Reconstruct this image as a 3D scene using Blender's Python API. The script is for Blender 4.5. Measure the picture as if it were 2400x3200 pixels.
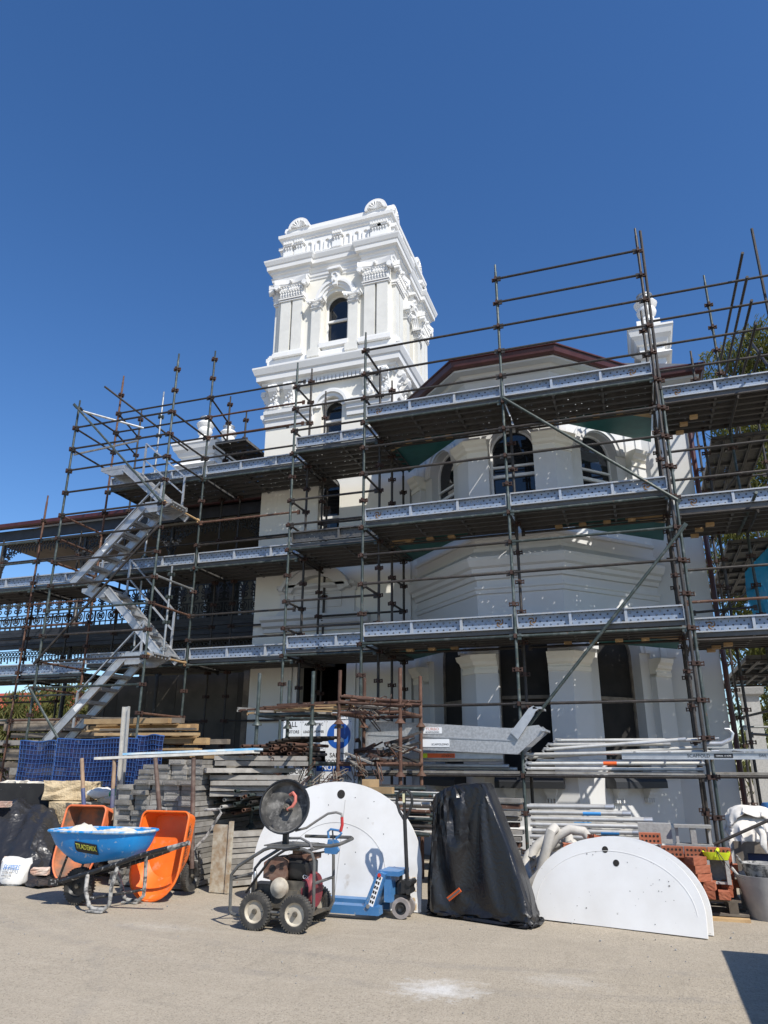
import bpy, math, random
from mathutils import Vector, Matrix, noise
random.seed(7)
ORD = ['first', 'second', 'third', 'fourth', 'fifth', 'sixth', 'seventh', 'eighth', 'ninth', 'tenth', 'eleventh', 'twelfth', 'thirteenth', 'fourteenth', 'fifteenth', 'sixteenth', 'seventeenth', 'eighteenth', 'nineteenth', 'twentieth', 'twenty-first', 'twenty-second', 'twenty-third', 'twenty-fourth', 'twenty-fifth']
PI = math.pi
for o in list(bpy.data.objects): bpy.data.objects.remove(o)
scn = bpy.context.scene
COL = scn.collection
# ------------------------------------------------------------------ camera
cam = bpy.data.cameras.new('camera'); camo = bpy.data.objects.new('camera', cam); COL.objects.link(camo)
cam.sensor_fit = 'HORIZONTAL'; cam.sensor_width = 36.0; cam.lens = 34.0; cam.clip_end = 2000; cam.clip_start = .05
_R = Vector((0.94654, 0.32254, 0.00429)); _U = Vector((0.10260, -0.31364, 0.94398)); _F = Vector((-0.30582, 0.89308, 0.32997))
m = Matrix.Identity(4)
for i in range(3): m[i][0] = _R[i]; m[i][1] = _U[i]; m[i][2] = -_F[i]
m[2][3] = 1.5
camo.matrix_world = m
scn.camera = camo
# ------------------------------------------------------------------ sky and sun
SUN = Vector((.55, -.42, .75)).normalized()
elev = math.asin(SUN.z); azim = math.atan2(SUN.x, SUN.y)
w = bpy.data.worlds.new('World'); scn.world = w; w.use_nodes = True
nt = w.node_tree
sky = nt.nodes.new('ShaderNodeTexSky'); sky.sky_type = 'NISHITA'; sky.sun_disc = False
sky.sun_elevation = elev; sky.sun_rotation = azim; sky.altitude = 100; sky.air_density = 1.0; sky.dust_density = .3; sky.ozone_density = 3.5
bg = nt.nodes['Background']; bg.inputs['Strength'].default_value = .1267
hs = nt.nodes.new('ShaderNodeHueSaturation'); hs.inputs['Saturation'].default_value = 1.22; hs.inputs['Hue'].default_value = .506; nt.links.new(sky.outputs[0], hs.inputs['Color']); nt.links.new(hs.outputs[0], bg.inputs['Color'])
sl = bpy.data.lights.new('sun', 'SUN'); sl.energy = 5.0; sl.angle = math.radians(.5); sl.color = (1, .95, .865)
so = bpy.data.objects.new('sun', sl); COL.objects.link(so); so.location = (20, -20, 30)
so.rotation_euler = SUN.to_track_quat('Z', 'Y').to_euler()
vs = scn.view_settings; vs.view_transform = 'Standard'; vs.look = 'None'; vs.exposure = .30; vs.gamma = 1
vs.use_curve_mapping = False

# ------------------------------------------------------------------ mesh helpers
class MB:
    def __init__(s): s.v = []; s.f = []
    def add(s, vs, fs):
        b = len(s.v); s.v += [tuple(p) for p in vs]; s.f += [tuple(i + b for i in f) for f in fs]; return s
    def box(s, x0, x1, y0, y1, z0, z1, M=None):
        vs = [(x, y, z) for z in (z0, z1) for y in (y0, y1) for x in (x0, x1)]
        if M: vs = [M @ Vector(p) for p in vs]
        return s.add(vs, [(0, 2, 3, 1), (4, 5, 7, 6), (0, 1, 5, 4), (2, 6, 7, 3), (0, 4, 6, 2), (1, 3, 7, 5)])
    def tube(s, a, b, r, n=8, r2=None, caps=True, hollow=False):
        a = Vector(a); b = Vector(b); d = (b - a)
        if d.length < 1e-6: return s
        d.normalize()
        u = d.cross(Vector((0, 0, 1)) if abs(d.z) < .95 else Vector((1, 0, 0))).normalized(); w_ = d.cross(u)
        r2 = r if r2 is None else r2
        vs = []
        for p, q in ((a, r), (b, r2)):
            for i in range(n):
                t = 2 * PI * i / n; vs.append(p + u * math.cos(t) * q + w_ * math.sin(t) * q)
        fs = [(i, (i + 1) % n, n + (i + 1) % n, n + i) for i in range(n)]
        if hollow:
            k = len(vs)
            for p in (a, b):
                for i in range(n):
                    t = 2 * PI * i / n; vs.append(p + (u * math.cos(t) + w_ * math.sin(t)) * r * .8)
            for i in range(n):
                j = (i + 1) % n
                fs += [(k + j, k + i, k + n + i, k + n + j), (i, k + i, k + j, j), (n + j, k + n + j, k + n + i, n + i)]
        elif caps: fs += [tuple(range(n - 1, -1, -1)), tuple(range(n, 2 * n))]
        return s.add(vs, fs)
    def path(s, pts, r, n=8, closed=False):
        pts = [Vector(p) for p in pts]; N = len(pts); b = len(s.v); up = None
        rr = r if isinstance(r, (list, tuple)) else [r] * N
        for i in range(N):
            if closed: d = pts[(i + 1) % N] - pts[i - 1]
            else: d = pts[min(i + 1, N - 1)] - pts[max(i - 1, 0)]
            d.normalize()
            if up is None:
                up = d.cross(Vector((0, 0, 1)) if abs(d.z) < .9 else Vector((1, 0, 0))).normalized()
            up = (up - d * up.dot(d)).normalized(); w_ = d.cross(up)
            for k in range(n):
                t = 2 * PI * k / n; s.v.append(tuple(pts[i] + (up * math.cos(t) + w_ * math.sin(t)) * rr[i]))
        for i in range(N if closed else N - 1):
            j = (i + 1) % N
            for k in range(n):
                s.f.append((b + i * n + k, b + i * n + (k + 1) % n, b + j * n + (k + 1) % n, b + j * n + k))
        if not closed:
            s.f.append(tuple(b + k for k in range(n - 1, -1, -1))); s.f.append(tuple(b + (N - 1) * n + k for k in range(n)))
        return s
    def lathe(s, prof, c=(0, 0, 0), n=16, axis='Z', cap=True):
        b = len(s.v); c = Vector(c)
        for (r, h) in prof:
            for k in range(n):
                t = 2 * PI * k / n; x, y = r * math.cos(t), r * math.sin(t)
                p = (x, y, h) if axis == 'Z' else ((h, x, y) if axis == 'X' else (x, h, y))
                s.v.append(tuple(c + Vector(p)))
        for i in range(len(prof) - 1):
            for k in range(n):
                s.f.append((b + i * n + k, b + i * n + (k + 1) % n, b + (i + 1) * n + (k + 1) % n, b + (i + 1) * n + k))
        if cap:
            s.f.append(tuple(b + k for k in range(n - 1, -1, -1))); e = b + (len(prof) - 1) * n
            s.f.append(tuple(e + k for k in range(n)))
        return s
    def prism(s, poly, a, b, M=None):
        """polygon (u,v) extruded from w=a to w=b ; M maps (u,v,w)"""
        n = len(poly); vs = [Vector((u, v, a)) for u, v in poly] + [Vector((u, v, b)) for u, v in poly]
        if M: vs = [M @ p for p in vs]
        return s.add(vs, [tuple(range(n - 1, -1, -1)), tuple(range(n, 2 * n))] + [(i, (i + 1) % n, n + (i + 1) % n, n + i) for i in range(n)])
    def sweep(s, path, prof, closed=False, caps=True):
        """plan path [(x,y)], profile [(out,z)] bottom to top; outward is the right-hand side of travel"""
        n = len(path); m_ = len(prof); b = len(s.v); P = [Vector(p) for p in path]
        for i in range(n):
            if closed: d0 = (P[i] - P[i - 1]); d1 = (P[(i + 1) % n] - P[i])
            else: d0 = P[i] - P[max(i - 1, 0)] if i else P[1] - P[0]; d1 = P[i + 1] - P[i] if i < n - 1 else d0
            d0 = d0.normalized(); d1 = d1.normalized()
            n0 = Vector((d0.y, -d0.x)); n1 = Vector((d1.y, -d1.x)); q = n0 + n1
            q = q / max(q.dot(n0), .2) if q.length > 1e-6 else n0
            for (o, z) in prof: s.v.append((P[i].x + q.x * o, P[i].y + q.y * o, z))
        for i in range(n if closed else n - 1):
            j = (i + 1) % n
            for k in range(m_ - 1): s.f.append((b + i * m_ + k, b + j * m_ + k, b + j * m_ + k + 1, b + i * m_ + k + 1))
        if caps and not closed:
            s.f.append(tuple(b + k for k in range(m_))); e = b + (n - 1) * m_
            s.f.append(tuple(e + k for k in range(m_ - 1, -1, -1)))
        return s
    def ball(s, c, r, nu=8, nv=5, sc=(1, 1, 1)):
        b = len(s.v); c = Vector(c)
        for j in range(nv + 1):
            a = PI * j / nv - PI / 2
            for i in range(nu):
                t = 2 * PI * i / nu; s.v.append((c.x + r * sc[0] * math.cos(a) * math.cos(t), c.y + r * sc[1] * math.cos(a) * math.sin(t), c.z + r * sc[2] * math.sin(a)))
        for j in range(nv):
            for i in range(nu):
                s.f.append((b + j * nu + i, b + j * nu + (i + 1) % nu, b + (j + 1) * nu + (i + 1) % nu, b + (j + 1) * nu + i))
        return s
    def arc_band(s, uc, zc, r0, r1, a0, a1, o0, o1, n=14, M=None):
        """flat arch ring in the (u,z) plane between radii, from depth o0 to o1"""
        poly = [(uc + r1 * math.cos(a0 + (a1 - a0) * i / n), zc + r1 * math.sin(a0 + (a1 - a0) * i / n)) for i in range(n + 1)]
        inn = [(uc + r0 * math.cos(a0 + (a1 - a0) * i / n), zc + r0 * math.sin(a0 + (a1 - a0) * i / n)) for i in range(n + 1)]
        vs = []
        for w_ in (o0, o1):
            vs += [Vector((u, w_, z)) for u, z in poly] + [Vector((u, w_, z)) for u, z in inn]
        if M: vs = [M @ p for p in vs]
        k = n + 1; fs = []
        for i in range(n):
            fs += [(i, i + 1, k + i + 1, k + i), (2 * k + i, 3 * k + i, 3 * k + i + 1, 2 * k + i + 1), (i, 2 * k + i, 2 * k + i + 1, i + 1), (k + i, k + i + 1, 3 * k + i + 1, 3 * k + i)]
        fs += [(0, k, 3 * k, 2 * k), (n, 2 * k + n, 3 * k + n, k + n)]
        return s.add(vs, fs)
    def xf(s, M): s.v = [tuple(M @ Vector(p)) for p in s.v]; return s
    def jit(s, a, seed=0):
        rg = random.Random(seed); s.v = [(x + rg.uniform(-a, a), y + rg.uniform(-a, a), z + rg.uniform(-a, a)) for x, y, z in s.v]; return s

ORG = {}
def worg(p):
    return ORG.get(p.name, Vector((0, 0, 0))) if p else Vector((0, 0, 0))
def mesh(name, mb, mat, smooth=False):
    me = bpy.data.meshes.new(name); me.from_pydata(mb.v, [], mb.f); me.validate()
    if isinstance(mat, (list, tuple)):
        for k in mat: me.materials.append(k)
    elif mat: me.materials.append(mat)
    if smooth:
        me.polygons.foreach_set('use_smooth', [True] * len(me.polygons))
        if hasattr(me, 'set_sharp_from_angle'): me.set_sharp_from_angle(angle=math.radians(38))
    me.update(); return me
def obj(name, mb, mat, parent=None, smooth=False, local=False):
    """world-coordinate geometry becomes ONE mesh object under its thing"""
    if parent and not local:
        og = worg(parent); mb.v = [(x - og.x, y - og.y, z - og.z) for x, y, z in mb.v]
    o = bpy.data.objects.new(name, mesh(name, mb, mat, smooth)); COL.objects.link(o)
    if parent: o.parent = parent; ORG[o.name] = worg(parent)
    return o
def inst(name, me, parent, loc=(0, 0, 0), rot=None, M=None, scale=None):
    o = bpy.data.objects.new(name, me); COL.objects.link(o); og = worg(parent); o.parent = parent
    L = Vector(loc) - og
    if M is not None: o.matrix_basis = Matrix.Translation(L) @ M
    else:
        o.location = L
        if rot: o.rotation_euler = rot
        if scale: o.scale = scale
    ORG[o.name] = Vector(loc); return o
def thing(name, label, cat, loc=(0, 0, 0), group=None, rotz=0, rot=None):
    o = bpy.data.objects.new(name, None); COL.objects.link(o); o.empty_display_size = .2
    o.location = loc; o['label'] = label; o['category'] = cat
    o.rotation_euler = rot if rot else (0, 0, rotz)
    if group: o['group'] = group
    o['kind'] = 'thing'
    ORG[o.name] = Vector(loc); return o
def tag(o, label, cat, group=None, kind=None):
    if label: o['label'] = label
    if cat: o['category'] = cat
    if group: o['group'] = group
    if kind: o['kind'] = kind
    elif cat: o['kind'] = 'thing'
    return o
def copy_tree(o, parent=None):
    c = o.copy(); COL.objects.link(c); c.parent = parent; ORG[c.name] = ORG.get(o.name, Vector((0, 0, 0)))
    for ch in [k for k in bpy.data.objects if k.parent == o]: copy_tree(ch, c)
    return c
def crinkle(mb, amp, scale, seed=0, keep_z=.02):
    """push a closed cloth-like mesh along its normals with warped ridge noise"""
    me = bpy.data.meshes.new('tmp'); me.from_pydata(mb.v, [], mb.f); me.update(); out = []
    for v in me.vertices:
        p = v.co * scale + Vector((seed * 7.1, seed * 3.3, seed)); w_ = p + .55 * Vector((noise.noise(p * 1.3), noise.noise(p * 1.3 + Vector((5, 1, 2))), noise.noise(p * 1.3 + Vector((2, 7, 1)))))
        r = 1 - abs(noise.noise(w_)) * 2.4; r2 = 1 - abs(noise.noise(w_ * 2.3 + Vector((3, 3, 3)))) * 2.4
        d = amp * (max(r, -.4) ** 3 + .42 * max(r2, -.4) ** 3); q = v.co + v.normal * d; q.z = max(q.z, .004); out.append(tuple(q))
    mb.v = out; bpy.data.meshes.remove(me); return mb
def align(a, b):
    """matrix whose local X runs from a to b, local Z as up as possible, origin at a"""
    a = Vector(a); b = Vector(b); x = (b - a).normalized(); z = Vector((0, 0, 1))
    if abs(x.z) > .98: z = Vector((0, 1, 0))
    y = z.cross(x).normalized(); z = x.cross(y)
    M = Matrix.Identity(4)
    for i in range(3): M[i][0] = x[i]; M[i][1] = y[i]; M[i][2] = z[i]; M[i][3] = a[i]
    return M
def TR(x=0, y=0, z=0): return Matrix.Translation((x, y, z))
def RX(a): return Matrix.Rotation(a, 4, 'X')
def RY(a): return Matrix.Rotation(a, 4, 'Y')
def RZ(a): return Matrix.Rotation(a, 4, 'Z')
def text_mb(s, size, ext=.0006, align_='CENTER', bold=0.0, xs=1.0, shear=0):
    cu = bpy.data.curves.new('t', 'FONT'); cu.body = s; cu.size = size; cu.extrude = ext; cu.align_x = align_; cu.align_y = 'CENTER'; cu.offset = bold; cu.resolution_u = 3; cu.shear = shear
    o = bpy.data.objects.new('t', cu); COL.objects.link(o)
    dg = bpy.context.evaluated_depsgraph_get(); me = o.evaluated_get(dg).to_mesh()
    mb = MB(); mb.v = [(v.co.x * xs, v.co.y, v.co.z) for v in me.vertices]; mb.f = [tuple(p.vertices) for p in me.polygons]
    bpy.data.objects.remove(o); bpy.data.curves.remove(cu); return mb

# ------------------------------------------------------------------ cloth shapes, settled before the yard is filled
def loft(mb, rings, close_end=True):
    n = len(rings[0]); b = len(mb.v)
    for r in rings: mb.v += [tuple(p) for p in r]
    for k in range(len(rings) - 1):
        for i in range(n): mb.f.append((b + k * n + i, b + k * n + (i + 1) % n, b + (k + 1) * n + (i + 1) % n, b + (k + 1) * n + i))
    if close_end: e = b + (len(rings) - 1) * n; mb.f.append(tuple(e + i for i in range(n)))
    return mb
def bag_rings(gr=0., zk=1., lv=46, n=112):
    out = []
    for k in range(lv + 1):
        f = k / lv
        A_ = Vector((-2.42 + .05 * f, 8.66)); B_ = Vector((-2.30 + .02 * f, 8.38 + .02 * f)); C_ = Vector((-1.19 - .46 * f ** 1.5, 8.02 + .24 * f)); D_ = Vector((-1.17 - .44 * f ** 1.5, 8.5 + .12 * f))
        cor = [A_, B_, C_, D_]; cen = (A_ + B_ + C_ + D_) / 4; ring_ = []
        for i in range(n):
            q = 4 * i / n; j = int(q); fr = q - j; p = cor[j].lerp(cor[(j + 1) % 4], fr); e = abs(fr - .5) * 2
            p = cen + (p - cen) * (1 - .05 * e ** 4); d = (p - cen).normalized(); p = p + d * gr
            zt = 1.00 + .36 * (1 - math.exp(-max(0, p.x + 2.42) / .17)); zz = f * (1.2 + (zt - 1.2) * f ** 2) * zk
            ring_.append(Vector((p.x, p.y, zz + .012)))
        out.append(ring_)
    top = out[-1]; c = sum(top, Vector()) / len(top)
    for q, h in ((.12, .012), (.3, .02), (.5, .026), (.7, .03), (.88, .032)): out.append([p.lerp(c, q) + Vector((0, 0, h)) for p in top])
    return out
def drape(mb, coll, frames, mass=.25, bend=.4, shrink=0., tension=12, damp=4):
    """settle a loose cover over a solid by a short cloth simulation, return the settled mesh"""
    co = bpy.data.objects.new('collider', mesh('collider', coll, None)); COL.objects.link(co)
    gm = bpy.data.objects.new('collider_floor', mesh('collider_floor', MB().box(-12, 4, 4, 14, -.3, .0), None)); COL.objects.link(gm)
    for o_ in (co, gm):
        md = o_.modifiers.new('c', 'COLLISION'); o_.collision.thickness_outer = .008; o_.collision.cloth_friction = 18
    ob = bpy.data.objects.new('cloth', mesh('cloth', mb, None)); COL.objects.link(ob); md = ob.modifiers.new('cl', 'CLOTH'); s = md.settings
    s.quality = 5; s.mass = mass; s.tension_stiffness = tension; s.compression_stiffness = tension; s.shear_stiffness = 4; s.bending_stiffness = bend; s.tension_damping = damp; s.compression_damping = damp; s.air_damping = 2; s.shrink_min = shrink
    md.collision_settings.distance_min = .008; md.collision_settings.use_self_collision = False; md.point_cache.frame_start = 1; md.point_cache.frame_end = frames + 2
    fr0 = scn.frame_current
    for f in range(1, frames + 1): scn.frame_set(f)
    me = ob.evaluated_get(bpy.context.evaluated_depsgraph_get()).to_mesh(); out = MB(); out.v = [tuple(v.co) for v in me.vertices]; out.f = [tuple(q.vertices) for q in me.polygons]
    for o_ in (ob, co, gm): bpy.data.objects.remove(o_)
    scn.frame_set(fr0); return out

def sheet_mb(x0, x1, y0, y1, z, n=30, fold=0.):
    b = MB()
    for j in range(n + 1):
        for i in range(n + 1): b.v.append((x0 + (x1 - x0) * i / n, y0 + (y1 - y0) * j / n, z + fold * math.sin(9 * i / n * PI / 2 + j * .2)))
    for j in range(n):
        for i in range(n): a = j * (n + 1) + i; b.f.append((a, a + 1, a + n + 2, a + n + 1))
    return b
b = MB(); loft(b, bag_rings(.075, 1.08, 48, 116)); cb = MB(); loft(cb, bag_rings(-.035, .95, 14, 40)); cb.f.append(tuple(range(39, -1, -1)))
COVER = drape(b, cb, 32, .25, .03)
cb = MB().box(.90, 1.8, 9.93, 10.7, .2, .70).ball((1.0, 10.08, .80), .16, 12, 8).ball((1.22, 10.1, .82), .15, 12, 8)
SHEET_LOW = drape(sheet_mb(.72, 1.62, 9.72, 10.55, 1.02, 36, .03), cb, 30, .3, .05, 0, 8)
cb = MB().box(.90, 1.8, 9.93, 10.7, .2, .78).ball((1.02, 10.08, .90), .17, 12, 8).ball((1.2, 10.1, .92), .14, 12, 8)
SHEET_TOP = drape(sheet_mb(.78, 1.42, 9.86, 10.45, 1.16, 30, .035), cb, 22, .3, .05, 0, 8)
# ------------------------------------------------------------------ materials
class NT:
    def __init__(s, name):
        s.m = bpy.data.materials.new(name); s.m.use_nodes = True; s.t = s.m.node_tree; s.b = s.t.nodes['Principled BSDF']; s.out = s.t.nodes['Material Output']
    def n(s, ty, **kw):
        nd = s.t.nodes.new(ty)
        for k, v in kw.items(): setattr(nd, k, v)
        return nd
    def l(s, a, b): s.t.links.new(a, b)
    def coord(s, kind='Object', scale=None):
        tc = s.n('ShaderNodeTexCoord')
        if not scale: return tc.outputs[kind]
        mp = s.n('ShaderNodeMapping'); mp.inputs['Scale'].default_value = scale; s.l(tc.outputs[kind], mp.inputs['Vector']); return mp.outputs[0]
    def noise(s, vec, scale, detail=4, rough=.6):
        nd = s.n('ShaderNodeTexNoise'); nd.inputs['Scale'].default_value = scale; nd.inputs['Detail'].default_value = detail; nd.inputs['Roughness'].default_value = rough
        s.l(vec, nd.inputs['Vector']); return nd.outputs['Fac']
    def ramp(s, fac, a, b, ca=(0, 0, 0, 1), cb=(1, 1, 1, 1)):
        r = s.n('ShaderNodeValToRGB'); r.color_ramp.elements[0].position = a; r.color_ramp.elements[1].position = b
        r.color_ramp.elements[0].color = ca; r.color_ramp.elements[1].color = cb; s.l(fac, r.inputs[0]); return r.outputs[0]
    def mix(s, fac, a, b, blend='MIX'):
        x = s.n('ShaderNodeMix', data_type='RGBA', blend_type=blend)
        for i, q in ((0, fac), (6, a), (7, b)):
            if hasattr(q, 'is_linked') or hasattr(q, 'links'): s.l(q, x.inputs[i])
            elif i == 0: x.inputs[0].default_value = q
            else: x.inputs[i].default_value = (*q[:3], 1)
        return x.outputs[2]
    def mth(s, op, a, b=None):
        x = s.n('ShaderNodeMath', operation=op)
        for i, q in ((0, a), (1, b)):
            if q is None: continue
            if hasattr(q, 'links'): s.l(q, x.inputs[i])
            else: x.inputs[i].default_value = q
        return x.outputs[0]
    def bump(s, h, strength=.3, dist=.01):
        b = s.n('ShaderNodeBump'); b.inputs['Strength'].default_value = strength; b.inputs['Distance'].default_value = dist; s.l(h, b.inputs['Height']); s.l(b.outputs[0], s.b.inputs['Normal'])
    def set(s, col=None, rough=None, metal=None):
        for k, q in (('Base Color', col), ('Roughness', rough), ('Metallic', metal)):
            if q is None: continue
            if hasattr(q, 'links'): s.l(q, s.b.inputs[k])
            else: s.b.inputs[k].default_value = (*q, 1) if k == 'Base Color' else q
        return s
def M_two(name, ca, cb, scale=4, a=.4, b=.62, rough=.6, metal=0., bump=.15, bscale=40, dist=.004, detail=5, kind='Object', rnd=.0, rough2=None, third=None, tscale=30, ta=.62, tb=.68):
    """base colour with patches of a second colour (wear, rust, dirt) and fine relief"""
    t = NT(name); v = t.coord(kind)
    oi = t.n('ShaderNodeObjectInfo')
    va = t.n('ShaderNodeVectorMath', operation='ADD'); vm = t.n('ShaderNodeVectorMath', operation='SCALE'); vm.inputs[3].default_value = 37.
    cx = t.n('ShaderNodeCombineXYZ'); t.l(oi.outputs['Random'], cx.inputs[0]); t.l(oi.outputs['Random'], cx.inputs[1]); t.l(cx.outputs[0], vm.inputs[0]); t.l(v, va.inputs[0]); t.l(vm.outputs[0], va.inputs[1]); v = va.outputs[0]
    f = t.ramp(t.noise(v, scale, detail), a, b)
    c = t.mix(f, ca, cb)
    if third: c = t.mix(t.ramp(t.noise(v, tscale, 3), ta, tb), c, third)
    if rnd:
        k = t.mth('MULTIPLY_ADD', oi.outputs['Random'], rnd); k.node.inputs[2].default_value = 1 - rnd * .5
        g = t.n('ShaderNodeVectorMath', operation='SCALE'); t.l(c, g.inputs[0]); t.l(k, g.inputs[3]); c = g.outputs[0]
    t.set(c, rough, metal)
    if rough2 is not None:
        r = t.n('ShaderNodeMapRange'); r.inputs[3].default_value = rough; r.inputs[4].default_value = rough2; t.l(f, r.inputs[0]); t.set(rough=r.outputs[0])
    if bump: t.bump(t.noise(v, bscale, 4), bump, dist)
    return t.m
def plain(name, c, rough=.5, metal=0., spec=None):
    t = NT(name); t.set(c, rough, metal)
    if spec is not None: t.b.inputs['Specular IOR Level'].default_value = spec
    return t.m
MT = {}
MT['stucco'] = M_two('cream_stucco', (.73, .71, .645), (.68, .66, .595), 1.2, .35, .75, .75, bump=.22, bscale=70, dist=.004)
MT['trim'] = M_two('white_trim_paint', (.735, .735, .725), (.68, .678, .665), 2.0, .35, .75, .55, bump=.08, bscale=60, dist=.002)
MT['bay'] = M_two('shaded_white_masonry_paint', (.585, .588, .585), (.53, .533, .53), .9, .35, .75, .65, bump=.1, bscale=80, dist=.003)  # white paint greyed and cooled: scaffold shade is put into the colour
MT['plaster'] = M_two('grey_rendered_pilaster', (.64, .635, .60), (.585, .58, .55), 3, rough=.8, bump=.2, bscale=70)
MT['maroon'] = M_two('maroon_gutter_paint', (.050, .011, .010), (.075, .02, .017), 5, .4, .7, .38, bump=.04)
MT['slate'] = M_two('slate', (.06, .065, .075), (.10, .10, .11), 8, .4, .7, .6)
MT['fascia'] = M_two('dark_fascia_paint', (.018, .02, .026), (.03, .032, .04), 4, rough=.5)
MT['glass'] = plain('window_glass', (.012, .014, .018), .04, 0, .6)
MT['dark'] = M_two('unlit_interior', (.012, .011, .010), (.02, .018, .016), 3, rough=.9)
MT['iron'] = M_two('black_cast_iron', (.016, .017, .020), (.028, .028, .03), 12, rough=.5)
MT['verwall'] = M_two('veranda_wall', (.20, .175, .14), (.15, .13, .105), 1.5, rough=.85)
MT['ply'] = M_two('weathered_hoarding', (.085, .075, .062), (.055, .048, .04), 1.6, rough=.85, rnd=.5)
MT['tgreen'] = M_two('worn_green_tube', (.042, .056, .052), (.12, .135, .13), 9, .50, .72, .48, .3, .1, rnd=.5, third=(.10, .05, .03), tscale=14, ta=.64, tb=.72)
MT['tdark'] = M_two('dirty_dark_tube', (.028, .025, .023), (.055, .045, .038), 10, .45, .7, .55, .25, .2, rnd=.5, third=(.13, .12, .115), tscale=60, ta=.64, tb=.7)
MT['trust'] = M_two('rusty_tube', (.080, .038, .025), (.135, .075, .05), 9, .4, .7, .75, .15, .3, rnd=.5, third=(.30, .27, .23), tscale=25, ta=.66, tb=.72)
MT['tgalv'] = M_two('galvanised_tube', (.36, .37, .37), (.52, .53, .53), 12, .4, .7, .42, .75, .06, rnd=.3)
MT['alu'] = M_two('milled_aluminium', (.40, .41, .43), (.53, .54, .55), 10, .35, .7, .42, .6, .04, rnd=.2)
MT['alut'] = M_two('chalky_aluminium_tube', (.56, .55, .52), (.44, .43, .41), 8, .45, .7, .5, .45, .08, rnd=.3)
MT['coup'] = M_two('rusty_coupling', (.045, .022, .016), (.07, .042, .034), 20, .4, .7, .75, .2, .2, rnd=.5)
MT['formply'] = M_two('teal_formply', (.012, .10, .095), (.02, .135, .125), 3, rough=.55)
MT['timber'] = M_two('sawn_timber', (.42, .29, .15), (.31, .20, .10), 4, rough=.75, rnd=.6)
MT['gtimber'] = M_two('grey_old_timber', (.20, .17, .135), (.12, .10, .08), 5, rough=.85, rnd=.7)
def deck_material(name, base, worn, metal, flange):
    t = NT(name); v = t.coord('Object'); sx = t.n('ShaderNodeSeparateXYZ'); t.l(v, sx.inputs[0])
    # staggered punched holes: pitch .09 along, rows .056 across
    row = t.mth('DIVIDE', t.mth('ADD', sx.outputs[1], 5.0), .056)
    ri = t.mth('FLOOR', row); rf = t.mth('SUBTRACT', t.mth('SUBTRACT', row, ri), .5)
    sh = t.mth('MULTIPLY', t.mth('MODULO', ri, 2.), .5)
    colm = t.mth('ADD', t.mth('DIVIDE', t.mth('ADD', sx.outputs[0], 9.0), .105), sh)
    cf = t.mth('SUBTRACT', t.mth('SUBTRACT', colm, t.mth('FLOOR', colm)), .5)
    dx = t.mth('MULTIPLY', cf, .105); dy = t.mth('MULTIPLY', rf, .056)
    d = t.mth('SQRT', t.mth('ADD', t.mth('MULTIPLY', dx, dx), t.mth('MULTIPLY', dy, dy)))
    hole = t.mth('LESS_THAN', d, .0088)
    top = t.mth('GREATER_THAN', sx.outputs[2], -.004)          # only the sheet is punched, not the flanges
    inner = t.mth('LESS_THAN', t.mth('ABSOLUTE', sx.outputs[1]), .098)
    wn = t.n('ShaderNodeTexWhiteNoise', noise_dimensions='3D'); cx_ = t.n('ShaderNodeCombineXYZ'); oi = t.n('ShaderNodeObjectInfo'); t.l(ri, cx_.inputs[0]); t.l(t.mth('FLOOR', colm), cx_.inputs[1]); t.l(t.mth('MULTIPLY', oi.outputs['Random'], 91.), cx_.inputs[2]); t.l(cx_.outputs[0], wn.inputs['Vector'])
    hole = t.mth('MULTIPLY', hole, t.mth('GREATER_THAN', wn.outputs['Value'], .62))          # half the holes are clogged
    hole = t.mth('MULTIPLY', t.mth('MULTIPLY', hole, top), inner)
    rim = t.mth('MULTIPLY', t.mth('MULTIPLY', t.mth('LESS_THAN', d, .0145), top), inner)
    nz = t.ramp(t.noise(v, 7, 5), .35, .7)
    c = t.mix(top, t.mix(nz, flange, worn), t.mix(nz, base, worn))
    spot = t.ramp(t.noise(v, 90, 2), .66, .70)
    c = t.mix(spot, c, (.06, .06, .065)); c = t.mix(rim, c, (.05, .05, .055))
    t.set(c, .5, metal); t.bump(t.noise(v, 30, 3), .1, .003)
    tr = t.n('ShaderNodeBsdfTransparent'); mx = t.n('ShaderNodeMixShader')
    t.l(hole, mx.inputs[0]); t.l(t.b.outputs[0], mx.inputs[1]); t.l(tr.outputs[0], mx.inputs[2]); t.l(mx.outputs[0], t.out.inputs[0]); return t.m
MT['deck'] = deck_material('punched_steel_plank', (.20, .255, .345), (.31, .36, .44), .25, (.40, .40, .39))  # blue of the web is sky reflection painted into the base colour
MT['deckold'] = deck_material('old_punched_steel_plank', (.075, .072, .068), (.125, .12, .115), .3, (.085, .082, .078))

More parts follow.
